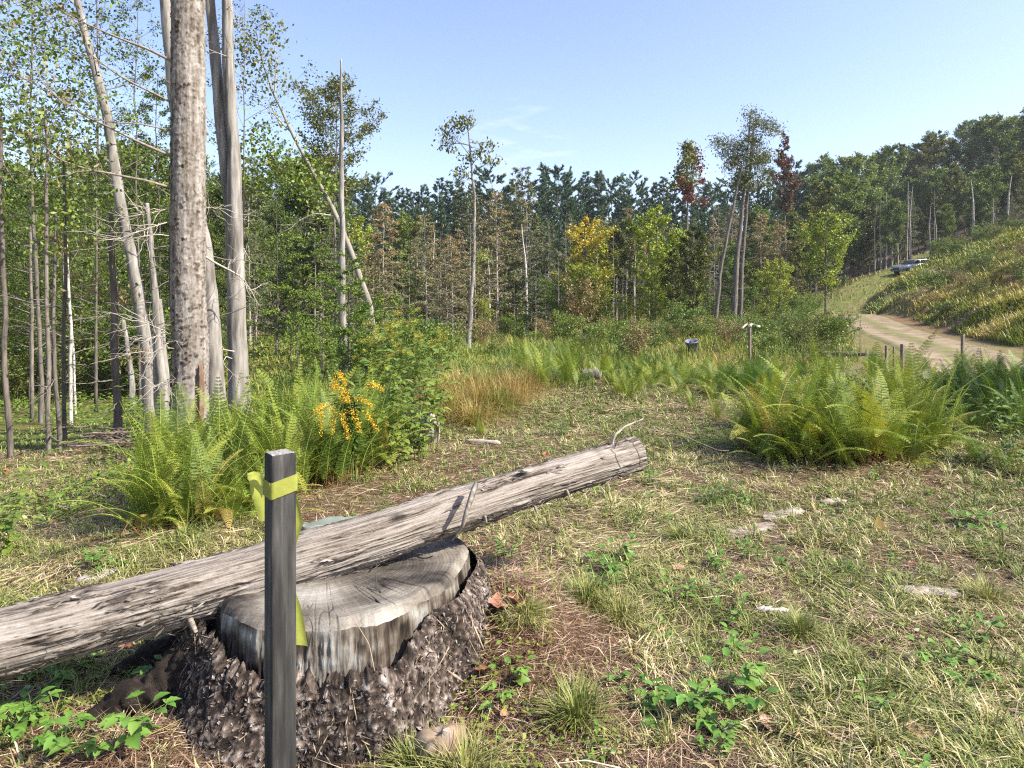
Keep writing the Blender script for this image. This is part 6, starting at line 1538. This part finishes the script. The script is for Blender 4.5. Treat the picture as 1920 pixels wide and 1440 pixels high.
# grass tussocks
def tussock(seed, n, H, spread, lean, t0, t1, mat, wd=.004):
    rg = np.random.default_rng(seed); a = rg.uniform(0, 6.28, n); rr = np.abs(rg.normal(0, spread, n))
    P = np.stack([np.cos(a) * rr, np.sin(a) * rr, np.full(n, -.02)], 1); a2 = a + rg.normal(0, .6, n)
    V, Fq = blades(P, np.stack([np.cos(a2), np.sin(a2), np.zeros(n)], 1), np.clip(rg.beta(2, 3, n) * lean, 0, 1), H * rg.uniform(.5, 1.15, n), wd * rg.uniform(.7, 1.4, n))
    return Geo().add(V, Fq, np.repeat(rg.uniform(t0, t1, n), 5)).mesh("tussock", M[mat], False)
TU = [tussock(800, 420, .24, .05, 1.2, .1, .55, 'grass'), tussock(801, 420, .24, .07, 1.4, .2, .7, 'grass')]
TALL = [tussock(810 + i, 620, 1.0, .24, 1.5, [.2, .35, .0][i], [.85, 1.0, .6][i], 'russet', .007) for i in range(3)]
for i, (px, Y, s_, lab) in enumerate([(1272, 4.5, .75, "round yellow green grass tuft on pale soil"), (870, 2.25, 1.0, "bright grass tuft at the bottom right of the stump"), (1100, 3.45, 1.1, "dense grass tuft right of the brown mound"), (1165, 3.35, 1.0, "grass tuft between the brown mound and the open straw"), (1080, 2.55, 1.0, "grass tuft in front of the brown mound"), (985, 3.0, .7, "upright yellow grass tuft against the brown mound"), (1500, 3.2, .8, "grass tuft in the middle of the open straw"), (1850, 3.6, .9, "grass tuft near the right border"), (780, 2.3, .8, "grass tuft at the foot of the stump's front")]):
    x, y = gpt(px, Y); spawn([("tussock", TU[i % 2])], "grass_tuft", lab, "grass tuft", None, (x, y, gz(x, y)), i, s_)
for i, (px, Y, H) in enumerate([(860, 9.2, .75), (900, 9.6, .8), (935, 9.4, .72), (880, 10.5, .85), (960, 10.2, .75), (920, 11.2, .8), (985, 11, .7), (845, 10.4, .8), (1010, 12, .7), (890, 8.6, .6)]):
    x, y = gpt(px, Y); spawn([("tussock", TALL[i % 3])], "grass_tussock", "tall reddish brown grass tussock beyond the leafy weeds", "tussock", "reddish brown tussocks left of the middle bed", (x, y, gz(x, y)), i * 1.7, H)

# ------------------------------------------------------------------ bushes and brush between the clearing and the wood
def bushes(poly, n, mind, keys, h0, h1, lab, group, name="bush"):
    for x, y in scatter(poly, n, mind, RF):
        if roadmask(np.array([x]), np.array([y]), 2.2)[0] > .3: continue
        k = RF.choice(keys); parts, H0 = VAR[k][RF.randrange(len(VAR[k]))]; h = RF.uniform(h0, h1)
        spawn(parts, name, lab, "bush", group, (x, y, gz(x, y) - .05), RF.uniform(0, 6.28), (h / H0 * 1.25, h / H0 * 1.25, h / H0))
bushes([gpt(1180, 19), gpt(1560, 19), gpt(1600, 30), gpt(1500, 40), gpt(1200, 40)], 46, 1.3, ['bush', 'bush', 'bush_olive', 'bush_rust'], .45, .95, "dense low bush on the brushy rise left of the track", "bushes on the rise left of the track")
bushes([gpt(900, 20), gpt(1180, 20), gpt(1180, 34), gpt(840, 40)], 18, 1.6, ['bush', 'bush_olive'], .25, .5, "low bush in the weedy hollow behind the reddish tussocks", "bushes in the weedy hollow")
bushes([gpt(1000, 62), gpt(1330, 52), gpt(1500, 52), gpt(1380, 66), gpt(1020, 80)], 40, 2.2, ['bush', 'bush_olive', 'bush'], .6, 1.5, "green bush along the far edge of the clearing", "bushes along the far edge of the clearing")
bushes([gpt(1420, 44), gpt(1540, 48), gpt(1580, 66), gpt(1440, 60)], 22, 1.8, ['bush', 'bush_olive'], .9, 1.9, "green bush by the bend of the track", "bushes by the bend of the track")
bushes([gpt(1700, 40), gpt(1925, 29), gpt(2100, 36), gpt(1960, 56), gpt(1770, 60)], 30, 1.8, ['bush_olive', 'bush_rust', 'bush_olive'], .3, .7, "scrubby bush on the cut bank", "bushes on the cut bank")
bushes([gpt(1700, 47), gpt(1800, 38), gpt(1930, 33), gpt(2080, 40), gpt(1980, 52), gpt(1800, 56)], 26, 1.8, ['bush_olive', 'bush_rust', 'bush_olive', 'bush'], .4, 1.1, "tangled brush on the upper part of the cut bank", "brush on the upper cut bank", "brush_clump")
bushes([gpt(1760, 66), gpt(1980, 64), gpt(2050, 84), gpt(1760, 80)], 36, 2.6, ['bush', 'bush_olive'], .7, 1.6, "green bush on the slope above the cut bank", "bushes on the slope above the bank")
bushes([gpt(560, 15), gpt(760, 13), gpt(850, 17), gpt(800, 26), gpt(560, 26)], 12, 1.3, ['bush', 'bush', 'bush'], .5, 1.0, "leafy bush behind the goldenrods", "bushes behind the goldenrods")
bushes([gpt(-100, 20), gpt(330, 22), gpt(420, 34), gpt(-120, 34)], 50, 1.3, ['bush', 'bush', 'bush_olive'], .8, 2.0, "leafy bush on the floor of the left wood", "bushes in the left wood")
bushes([gpt(1730, 13.5), gpt(2000, 11.5), gpt(2080, 15), gpt(1740, 17)], 26, .8, ['bush', 'bush_olive', 'bush_bright'], .5, .85, "leafy bush along the near side of the track", "bushes on the near side of the track")

bushes([gpt(930, 24), gpt(1560, 24), gpt(1540, 46), gpt(880, 46)], 44, 2.2, ['bush_bright', 'bush', 'bush_olive', 'bush_bright', 'bush_rust'], .45, 1.15, "rounded brush clump in the open middle of the clearing", "brush clumps in the middle of the clearing", "brush_clump")
for p_, Y_ in jitter_row(650, 1500, 32, 40, 52):
    k_ = RG.choice(['lime', 'sapling', 'layered', 'lime', 'bright'])
    put(k_, p_, Y_, top=RG.uniform(505, 570), name="sapling", label="young bright sapling along the foot of the mixed wood", cat="tree", group="saplings along the foot of the mixed wood", wide=RG.uniform(.9, 1.3))
# ------------------------------------------------------------------ small things on the ground
def deadleaf(seed, L, mat, lobes=False):
    L = L * .8
    rg = np.random.default_rng(seed); nr_, nc = 9, 7
    u = np.linspace(0, 1, nr_); v = np.linspace(-1, 1, nc)
    w = (np.sin(np.pi * np.clip(u, .02, .99) ** .8)) ** .8 * .38
    if lobes: w = w * (1 + .45 * np.cos(u * 19))
    X = np.repeat(u[:, None] * L, nc, 1); Yv = v[None] * w[:, None] * L; curl = rg.uniform(.2, .9)
    Z = curl * L * .5 * (v[None] ** 2) * w[:, None] * 2 + .22 * L * (u[:, None] - .5) ** 2 + .05 * L * rg.normal(0, 1, (nr_, nc)) * .6
    V = np.stack([X - L / 2, Yv, Z + .006], 2).reshape(-1, 3)
    i = (np.arange(nr_ - 1)[:, None] * nc + np.arange(nc - 1)[None]).ravel()
    return Geo().add(V, np.stack([i, i + 1, i + nc + 1, i + nc], 1), np.clip(np.repeat(.5 + .2 * np.cos(u * 9), nc), 0, 1)).mesh("dead_leaf", M[mat])
DL = [deadleaf(900 + i, .12, 'deadleaf', i % 2 == 0) for i in range(4)]; RL = [deadleaf(910 + i, .07, 'redleaf', True) for i in range(2)]
def onground(px, py):
    # walk along the view ray to the ground
    d = np.array([(px - 960) / F, 1.0, -(py - 560) / F]); Ys = np.linspace(1.6, 30, 3000)
    h = height(d[0] * Ys, Ys); zz = EYE + d[2] * Ys
    k = int(np.argmax(zz <= h)); return d[0] * Ys[k], Ys[k], h[k]
for i, (px, py, s_, lab) in enumerate([(940, 1148, 1.25, "large pinkish brown dead leaf beside the brown mound"), (968, 1140, 1.1, "curled pinkish dead leaf overlapping another beside the brown mound"), (1272, 1078, 1.0, "rust brown curled leaf left of the pale tuft"), (1440, 1378, .8, "orange brown oval dead leaf right of the bottom bramble patch"), (1720, 1390, 1.2, "greyish brown crumpled leaf at the bottom right"), (1850, 1212, 1.1, "pink grey dead leaf beside a single bramble shoot"), (1825, 1252, .8, "brown dead leaf under the single bramble shoot"),
                                  (1350, 1158, .55, "small tan leaf left of the white stick"), (1282, 972, .5, "small rust leaf left of the bare soil streak"), (1545, 1062, .5, "pale dead leaf in the middle of the straw"), (1506, 1405, .7, "brown leaf at the bottom right of the bramble patch"), (650, 875, .5, "pinkish leaf behind the log near the weeds"), (232, 1222, 1.0, "grey brown dead leaf in the shade below the log"), (1930, 935, .7, "tan leaf at the right border"), (1905, 905, .6, "brown leaf on dark soil near the right border"), (905, 1275, .7, "dead leaf at the stump's right foot"), (1150, 1215, .4, "yellow brown leaf right of the stump"), (945, 1358, .5, "tan leaf at the bottom right of the stump"), (1710, 1066, .5, "small brown leaf right of the bright yellow leaf"), (1380, 1395, .5, "little brown leaf under the bottom brambles")]):
    x, y, z = onground(px, py)
    spawn([("leaf", DL[i % 4])], "dead_leaf", lab, "leaf", None, (x, y, z + .03), i * 1.9, s_, (RF.gauss(0, .25), RF.gauss(0, .25)))
for i, (px, py, s_, lab) in enumerate([(1068, 824, 1.3, "orange red leaf behind the raised log, middle one"), (1022, 856, 1.0, "red leaf just behind the log's top edge"), (1155, 918, 1.0, "red leaf on the grass below the raised log end"), (1222, 850, .9, "reddish leaf at the tip of the log"), (815, 808, .9, "small red leaf beside the pale rock"), (1575, 1056, .7, "small red leaf in the straw"), (12, 940, 1.2, "bright red leaf in the weed at the left border")]):
    x, y, z = onground(px, py)
    spawn([("leaf", RL[i % 2])], "red_leaf", lab, "leaf", None, (x, y, z + (.02 if i != 6 else .3)), i * 1.1, s_, (RF.gauss(0, .3), RF.gauss(0, .3)))
def bright_leaf():
    g = Geo(); broadleaf(g, (0, 0, 0), (0, .15, 1.), np.array([0, -1., .2]), .11, .075, .95, .0, .1, .1, 9)
    x, y, z = onground(1648, 1000); o = ob("yellow_leaf", g, M['fern']); o.location = (x, y, z); tag(o, "upright lime yellow leaf standing in the straw on the right", "leaf")
bright_leaf()
def chip(px, py, L, wdt, th_, rz, label, name="wood_slab", mat=None, seed=0, tilt=(0, 0), rock=False):
    rock = name in ("rock", "stone", "wood_lump")
    rg = np.random.default_rng(seed); n, k = 26, 12
    t = np.linspace(-1, 1, n); a = np.linspace(0, 2 * np.pi, k, endpoint=False)
    prof = (1 - np.abs(t) ** 4) ** .5
    V = np.stack([np.repeat(t[:, None] * L / 2, k, 1), np.cos(a)[None] * wdt / 2 * prof[:, None], np.sign(np.sin(a))[None] * np.abs(np.sin(a))[None] ** .6 * th_ / 2 * prof[:, None]], 2).reshape(-1, 3)
    nn = fbm(V * ([14, 14, 14] if rock else [12 / max(L, .1), 60, 60]) + seed, 3); V = V * [1, 1, 1] + np.stack([nn * .08 * L, nn * wdt * .18, nn * th_ * .5], 1)
    i = np.arange(n - 1)[:, None] * k + np.arange(k)[None]; j = np.arange(n - 1)[:, None] * k + (np.arange(k)[None] + 1) % k
    x, y, z = onground(px, py)
    o = ob(name, Geo().add(V, np.stack([i, j, j + k, i + k], 2).reshape(-1, 4), np.clip(.6 + .6 * nn, 0, 1)), mat); o.location = (x, y, z + th_ * .4 + (.010 if name in ('wood_slab', 'white_stick', 'wood_splinter') else 0)); o.rotation_euler = (tilt[0], tilt[1], rz)
    tag(o, label, name.replace("_", " ")); return o
MWD = tintmat("old_wood", [(0, (.06, .048, .036)), (.4, (.21, .175, .135)), (.75, (.34, .295, .24)), (1, (.46, .42, .36))], mapping=(20, 140, 140), bump=.6)
MST = tintmat("white_stick", [(0, (.25, .21, .17)), (.5, (.45, .41, .36)), (1, (.58, .54, .48))], mapping=(20, 90, 90))
MRK = tintmat("pale_stone", [(0, (.10, .085, .07)), (.5, (.25, .225, .195)), (1, (.40, .37, .33))], mapping=(25, 25, 25), bump=.5)
chip(1405, 1000, .55, .16, .03, .5, "flat pale weathered slab in the straw, larger of two", mat=MWD, seed=1)
chip(1470, 970, .45, .12, .03, .55, "thin pale slab just behind a larger one in the straw", mat=MWD, seed=2)
chip(1735, 1118, .36, .10, .03, -.15, "splintered pale slab lying near the right side of the grass", mat=MWD, seed=3)
chip(1562, 946, .22, .07, .03, .1, "small greyish slab farther back in the straw", mat=MWD, seed=4)
chip(1447, 1152, .16, .032, .028, -.12, "short white stick lying in the straw", "white_stick", MST, 5)
chip(1258, 1204, .13, .022, .016, -.6, "pale splinter of wood on the brown soil", "wood_splinter", MST, 6)
chip(905, 833, .42, .07, .05, -.35, "pale piece of root behind the log", "old_root", MWD, 7)
chip(806, 834, .22, .16, .36, .4, "pale upright rock under the leafy weeds behind the log", "rock", MRK, 8)
chip(205, 1083, .22, .07, .045, .5, "tan stone lying behind the left part of the log", "stone", MRK, 9)
chip(170, 1093, .15, .06, .04, .3, "smaller tan stone beside another behind the log", "stone", MRK, 19)
chip(620, 982, .40, .16, .05, .2, "grey green lichened lump of wood showing over the log", "wood_lump", tintmat("lichen", [(0, (.10, .115, .095)), (.5, (.16, .185, .15)), (1, (.24, .265, .22))], mapping=(60, 60, 60)), 10).location = (STUMP[0] - .12, STUMP[1] + .43, .44)
chip(1108, 712, .42, .22, .22, .1, "short mossy old log end before the middle bed of ferns", "old_log", tintmat("mossy", [(0, (.02, .02, .015)), (.5, (.09, .08, .06)), (1, (.30, .28, .23))], mapping=(20, 20, 20)), 11)
chip(1590, 668, 1.9, .16, .16, -.12, "dark log lying at the near side of the track", "dark_log", tintmat("dark_log", [(0, (.02, .018, .015)), (1, (.14, .11, .09))]), 12)
MPL = MST
o_ = chip(1172, 606, 3.2, .13, .12, -.1, "pale fallen pole lying at the edge of the far wood", "fallen_pole", MPL, 13); o_.location = (*gpt(1172, 58), EYE - (569 - 560) / F * 58); 
def brush_pile():
    rg = np.random.default_rng(4); x0, y0 = gpt(268, 9.6); z0 = gz(x0, y0)
    root = empty("brush_pile", (x0, y0, z0)); tag(root, "low pile of dead branches at the edge of the left wood", "brush pile")
    sm_ = plainmat("stick", (.17, .13, .10), var=.5)
    for i in range(60):
        c = np.array([rg.normal(0, .55), rg.normal(0, .25), abs(rg.normal(.05, .07))]); a = rg.normal(0, .5); L = rg.uniform(.3, 1.1); s = np.linspace(-.5, .5, 7)
        T = c + np.array([math.cos(a), math.sin(a), rg.normal(0, .12)]) * (s * L)[:, None] + np.cumsum(rg.normal(0, .012, (7, 3)), 0)
        ob("stick", Geo().add(*tube(T, rg.uniform(.004, .018) * np.linspace(1, .4, 7), 5), rg.uniform(.2, .8)), sm_, root)
brush_pile()
# twigs and stalks standing or lying near the stump
def stalk(pts, r, label, col, name="dry_stalk", seed=0, twigs=0):
    P = resample(path_pts(pts), 24, .006, seed); b = P[0].copy()
    g = Geo().add(*tube(P - b, np.linspace(r, r * .5, 24), 5), .5)
    o = ob(name, g, plainmat(name + "_m", col, var=.3)); o.location = b; tag(o, label, "stalk"); return o
stalk([(706, 1100, 2.78), (705, 1075, 2.78), (707, 1052, 2.8)], .0022, "thin dead twig standing on the sawn top of the stump", (.09, .07, .05), seed=1)
stalk([(700, 1260, 2.33), (690, 1210, 2.36), (660, 1160, 2.42), (618, 1125, 2.5)], .002, "thin bent dry stalk leaning on the stump's front", (.3, .23, .15), seed=2)
stalk([(762, 1330, 2.22), (800, 1280, 2.2), (825, 1245, 2.2), (842, 1215, 2.22)], .003, "pale straight stalk leaning across the stump's lower right bark", (.45, .36, .25), seed=3)
stalk([(818, 846, 6.2), (820, 820, 6.2), (826, 765, 6.2)], .003, "dark bare stem standing in front of the pale rock", (.10, .07, .05), seed=4)
stalk([(1920, 1295, 2.8), (1840, 1298, 2.75), (1760, 1306, 2.7)], .0025, "long pale straw stalk lying near the right border", (.55, .45, .3), seed=5)
stalk([(1205, 742, 9.5), (1222, 722, 9.4), (1240, 718, 9.4)], .005, "bent pale twig standing up before the middle bed of ferns", (.4, .35, .28), seed=6)
stalk([(1165, 1440, 2.22), (1100, 1425, 2.2), (1040, 1432, 2.2)], .003, "curved dry stalk at the bottom of the grass", (.5, .42, .30), seed=7)

# ------------------------------------------------------------------ stakes and other man made things in the distance
MSK = plainmat("old_stake", (.16, .13, .10), var=.4, vs=30); MFL = plainmat("pale_tape", (.5, .53, .36), var=.1, rough=.5)
def post(px, py0, py1, Y, w, label, tape=False, name="survey_stake"):
    a = PW(px, py1, Y); z0 = gz(a[0], Y); H = a[2] - z0
    root = empty(name, (a[0], Y, z0)); tag(root, label, "stake")
    c = np.array([(-1, -1), (1, -1), (1, 1), (-1, 1)]) * w / 2
    V = np.concatenate([np.c_[c * s_, np.full(4, h)] for s_, h in ((1, -.3), (1, H * .5), (1, H - .01), (.85, H))]); V[4:8, :2] += .008
    i = np.arange(3)[:, None] * 4 + np.arange(4)[None]; j = np.arange(3)[:, None] * 4 + (np.arange(4)[None] + 1) % 4
    s_ = ob("shaft", Geo().add(V, [np.stack([i, j, j + 4, i + 4], 2).reshape(-1, 4), np.array([[12, 13, 14, 15]])]), MSK, root, False); s_.rotation_euler = (0, 0, .5)
    if tape:
        g = Geo(); n = 24; t = np.linspace(0, 1, n)
        for dx, dz, L in ((-1, -.10, .22), (1, .06, .24)):
            P = np.stack([dx * t * L, .03 * np.sin(t * 6), H - .03 + dz * L * t + .03 * np.sin(t * 5)], 1)
            VV = np.stack([P + [0, 0, .022], P - [0, .01, .022]], 1).reshape(-1, 3); i = np.arange(n - 1) * 2
            g.add(VV, np.stack([i, i + 1, i + 3, i + 2], 1))
        ob("tape_tail", g, MFL, root)
        k = Geo(); V, Fq = tube(np.array([[0, 0, H - .07], [0, 0, H + .01]]), [w * .8, w * .8], 10); ob("tape_knot", k.add(V, Fq), MFL, root)
    return root
post(1406, 700, 608, 16, .05, "stake with pale tape tails spread like a T before the brushy rise", True)
post(1805, 690, 628, 17, .06, "dark stake standing against the track on the right")
post(1692, 700, 645, 14.5, .06, "thickest dark stake of the group before the track")
post(1662, 690, 648, 15.5, .045, "dark stake left of the thickest one before the track")
post(1676, 690, 650, 15, .03, "thin pale stake between two darker ones before the track")
post(1613, 690, 600, 22, .02, "thin rod standing beside the track")
def bucket():
    b = PW(1298, 648, 22); b[2] = gz(b[0], b[1])
    root = empty("plastic_tub", tuple(b)); tag(root, "pale blue grey plastic tub lying in the brush left of the taped stake", "tub")
    th = np.linspace(0, 2 * np.pi, 28, endpoint=False); rows = [(.0, .02), (.0, .15), (.02, .17), (.30, .20), (.30, .215), (.33, .215), (.33, .195), (.06, .155), (.05, .02)]
    V = np.vstack([np.c_[np.cos(th) * r, np.sin(th) * r, np.full(28, z)] for z, r in rows]); n = len(rows)
    i = np.arange(n - 1)[:, None] * 28 + np.arange(28)[None]; j = np.arange(n - 1)[:, None] * 28 + (np.arange(28)[None] + 1) % 28
    m = plainmat("tub_plastic", (.15, .17, .21), rough=.4, var=.12)
    t_ = ob("body", Geo().add(V, np.stack([i, j, j + 28, i + 28], 2).reshape(-1, 4)), m, root); t_.rotation_euler = (.25, -.15, 0); t_.location = (0, 0, .05)
    a = np.linspace(0, np.pi, 20); h = ob("handle", Geo().add(*tube(np.c_[np.cos(a) * .215, -np.sin(a) * .12, .31 + .08 * np.sin(a)], .006, 6)), plainmat("tub_wire", (.3, .3, .3)), root); h.rotation_euler = (.25, -.15, 0); h.location = (0, 0, .05)
bucket()

def car():
    Y = 76.0; x = (1680 - 960) / F * Y
    root = empty("parked_car", (x, Y, 0)); tag(root, "silver car half hidden behind the bank, nose to the left", "car")
    paint = newmat("silver_paint"); m, t, out = paint
    p = N(t, "ShaderNodeBsdfPrincipled"); p.inputs["Base Color"].default_value = (.28, .31, .33, 1); p.inputs["Metallic"].default_value = .35; p.inputs["Roughness"].default_value = .35; t.links.new(p.outputs[0], out.inputs[0])
    m2, t, out = newmat("car_glass"); p = N(t, "ShaderNodeBsdfPrincipled"); p.inputs["Base Color"].default_value = (.02, .025, .03, 1); p.inputs["Roughness"].default_value = .08; t.links.new(p.outputs[0], out.inputs[0])
    m3 = plainmat("tyre_rubber", (.02, .02, .02), rough=.9); m4 = plainmat("rim_metal", (.45, .45, .46), rough=.35, metal=.8, var=.05)
    m5, t, out = newmat("headlight_lens"); p = N(t, "ShaderNodeBsdfPrincipled"); p.inputs["Base Color"].default_value = (.75, .78, .8, 1); p.inputs["Roughness"].default_value = .1; t.links.new(p.outputs[0], out.inputs[0])
    # nose at x=0, tail at x=4.5; width 1.8 along y
    lower = [(0.02, .32), (0.0, .55), (.05, .74), (.25, .86), (1.15, 1.0), (1.3, 1.02), (4.2, 1.04), (4.45, .95), (4.5, .6), (4.45, .32)]
    def extr(prof, wfun):
        V = []
        for ys in (-1, -.93, .93, 1):
            for (a, b) in prof:
                s_ = .95 if abs(ys) == 1 else 1.0
                V.append((2.25 + (a - 2.25) * s_, ys * wfun(b), .66 + (b - .66) * (.96 if abs(ys) == 1 else 1)))
        n = len(prof); fs = []
        for r in range(3):
            i = np.arange(n) + r * n; j = (np.arange(n) + 1) % n + r * n
            fs.append(np.stack([i, j, j + n, i + n], 1))
        g = Geo().add(np.array(V), fs)
        g.Fc.append(np.arange(n)[None, ::-1]); g.Fc.append((np.arange(n) + 3 * n)[None])
        return g
    ob("body", extr(lower, lambda b: .88 if b < .9 else .84), m, root, True)
    ob("cabin", extr([(1.35, 1.0), (2.0, 1.46), (2.3, 1.52), (3.6, 1.50), (4.15, 1.28), (4.3, 1.03)], lambda b: .82 - .22 * (b - 1.0)), m, root, True)
    for ys in (-1, 1):
        w = lambda b: (.825 - .22 * (b - 1.0)) * ys + ys * .012
        for q in ([(1.55, 1.06), (2.05, 1.42), (2.55, 1.44), (2.55, 1.06)], [(2.65, 1.06), (2.65, 1.44), (3.5, 1.42), (3.75, 1.06)]):
            ob("window", Geo().add(np.array([(a, w(b), b) for a, b in q]), np.array([[0, 1, 2, 3]])), m2, root, False)
        for wx in (.85, 3.6):
            wr = bpy.data.objects.new("wheel", None); COL.objects.link(wr); wr.parent = root; wr.location = (wx, ys * .82, .33)
            a = np.linspace(0, 2 * np.pi, 40, endpoint=False)
            def lathe(rows, nm, mt):
                V = np.vstack([np.c_[np.cos(a) * r, np.full(40, yy), np.sin(a) * r] for r, yy in rows]); n = len(rows)
                i = np.arange(n - 1)[:, None] * 40 + np.arange(40)[None]; j = np.arange(n - 1)[:, None] * 40 + (np.arange(40)[None] + 1) % 40
                ob(nm, Geo().add(V, np.stack([i, j, j + 40, i + 40], 2).reshape(-1, 4)), mt, wr)
            lathe([(.21, -.1), (.31, -.11), (.335, -.08), (.335, .08), (.31, .11), (.21, .1)], "tyre", m3); lathe([(.21, -.09), (.2, -.06), (.05, -.075), (.01, -.08)] if ys < 0 else [(.01, .08), (.05, .075), (.2, .06), (.21, .09)], "rim", m4)
        ob("headlight", Geo().add(np.array([(.045, ys * .80, .64), (.035, ys * .50, .64), (.06, ys * .50, .74), (.09, ys * .80, .76), (-.02, ys * .80, .65), (-.02, ys * .50, .65), (.02, ys * .50, .745), (.03, ys * .80, .755)]), np.array([[4, 5, 6, 7], [0, 4, 7, 3], [1, 2, 6, 5], [0, 1, 5, 4], [3, 7, 6, 2]])), m5, root, False)
    ob("windscreen", Geo().add(np.array([(1.42, -.74, 1.07), (1.42, .74, 1.07), (1.96, .68, 1.45), (1.96, -.68, 1.45)]) - [.025, 0, -.012], np.array([[0, 1, 2, 3]])), m2, root, False)
    ob("grille", Geo().add(np.array([(-.008, -.45, .5), (-.008, .45, .5), (.03, .45, .68), (.03, -.45, .68)]) - [.01, 0, 0], np.array([[0, 1, 2, 3]])), m3, root, False)
    root.rotation_euler = (0, -math.radians(4), math.radians(12))
    root.location = (x, Y, gz(x + 1.0, Y) + .05)
car()

# ------------------------------------------------------------------ air: faint haze over the far trees
def build_haze():
    zs = [v.co.z for v in bpy.data.objects["ground"].data.vertices]
    top = 0.0
    dg = [o for o in SC.objects if o.type == 'MESH' and o.name != "haze"]
    bpy.context.view_layer.update()
    for o in dg:
        for c in o.bound_box: top = max(top, (o.matrix_world @ Vector(c)).z)
    lo = (-345.0, -345.0, min(zs) - 1.0); hi = (345.0, 345.0, max(top, max(zs)) + 1.0)
    V = np.array([(x, y, z) for x in (lo[0], hi[0]) for y in (lo[1], hi[1]) for z in (lo[2], hi[2])])
    Fq = np.array([[0, 1, 3, 2], [4, 6, 7, 5], [0, 4, 5, 1], [2, 3, 7, 6], [0, 2, 6, 4], [1, 5, 7, 3]])
    m, t, out = newmat("haze")
    v = t.nodes.new("ShaderNodeVolumePrincipled")
    v.inputs["Color"].default_value = (.86, .92, 1, 1); v.inputs["Density"].default_value = 0.00025; v.inputs["Anisotropy"].default_value = 0.2
    t.links.new(v.outputs[0], out.inputs["Volume"])
    tag(ob("haze", Geo().add(V, Fq), m, smooth=False), "thin pale haze in the air over the clearing and woods", "haze", None, "stuff")
build_haze()
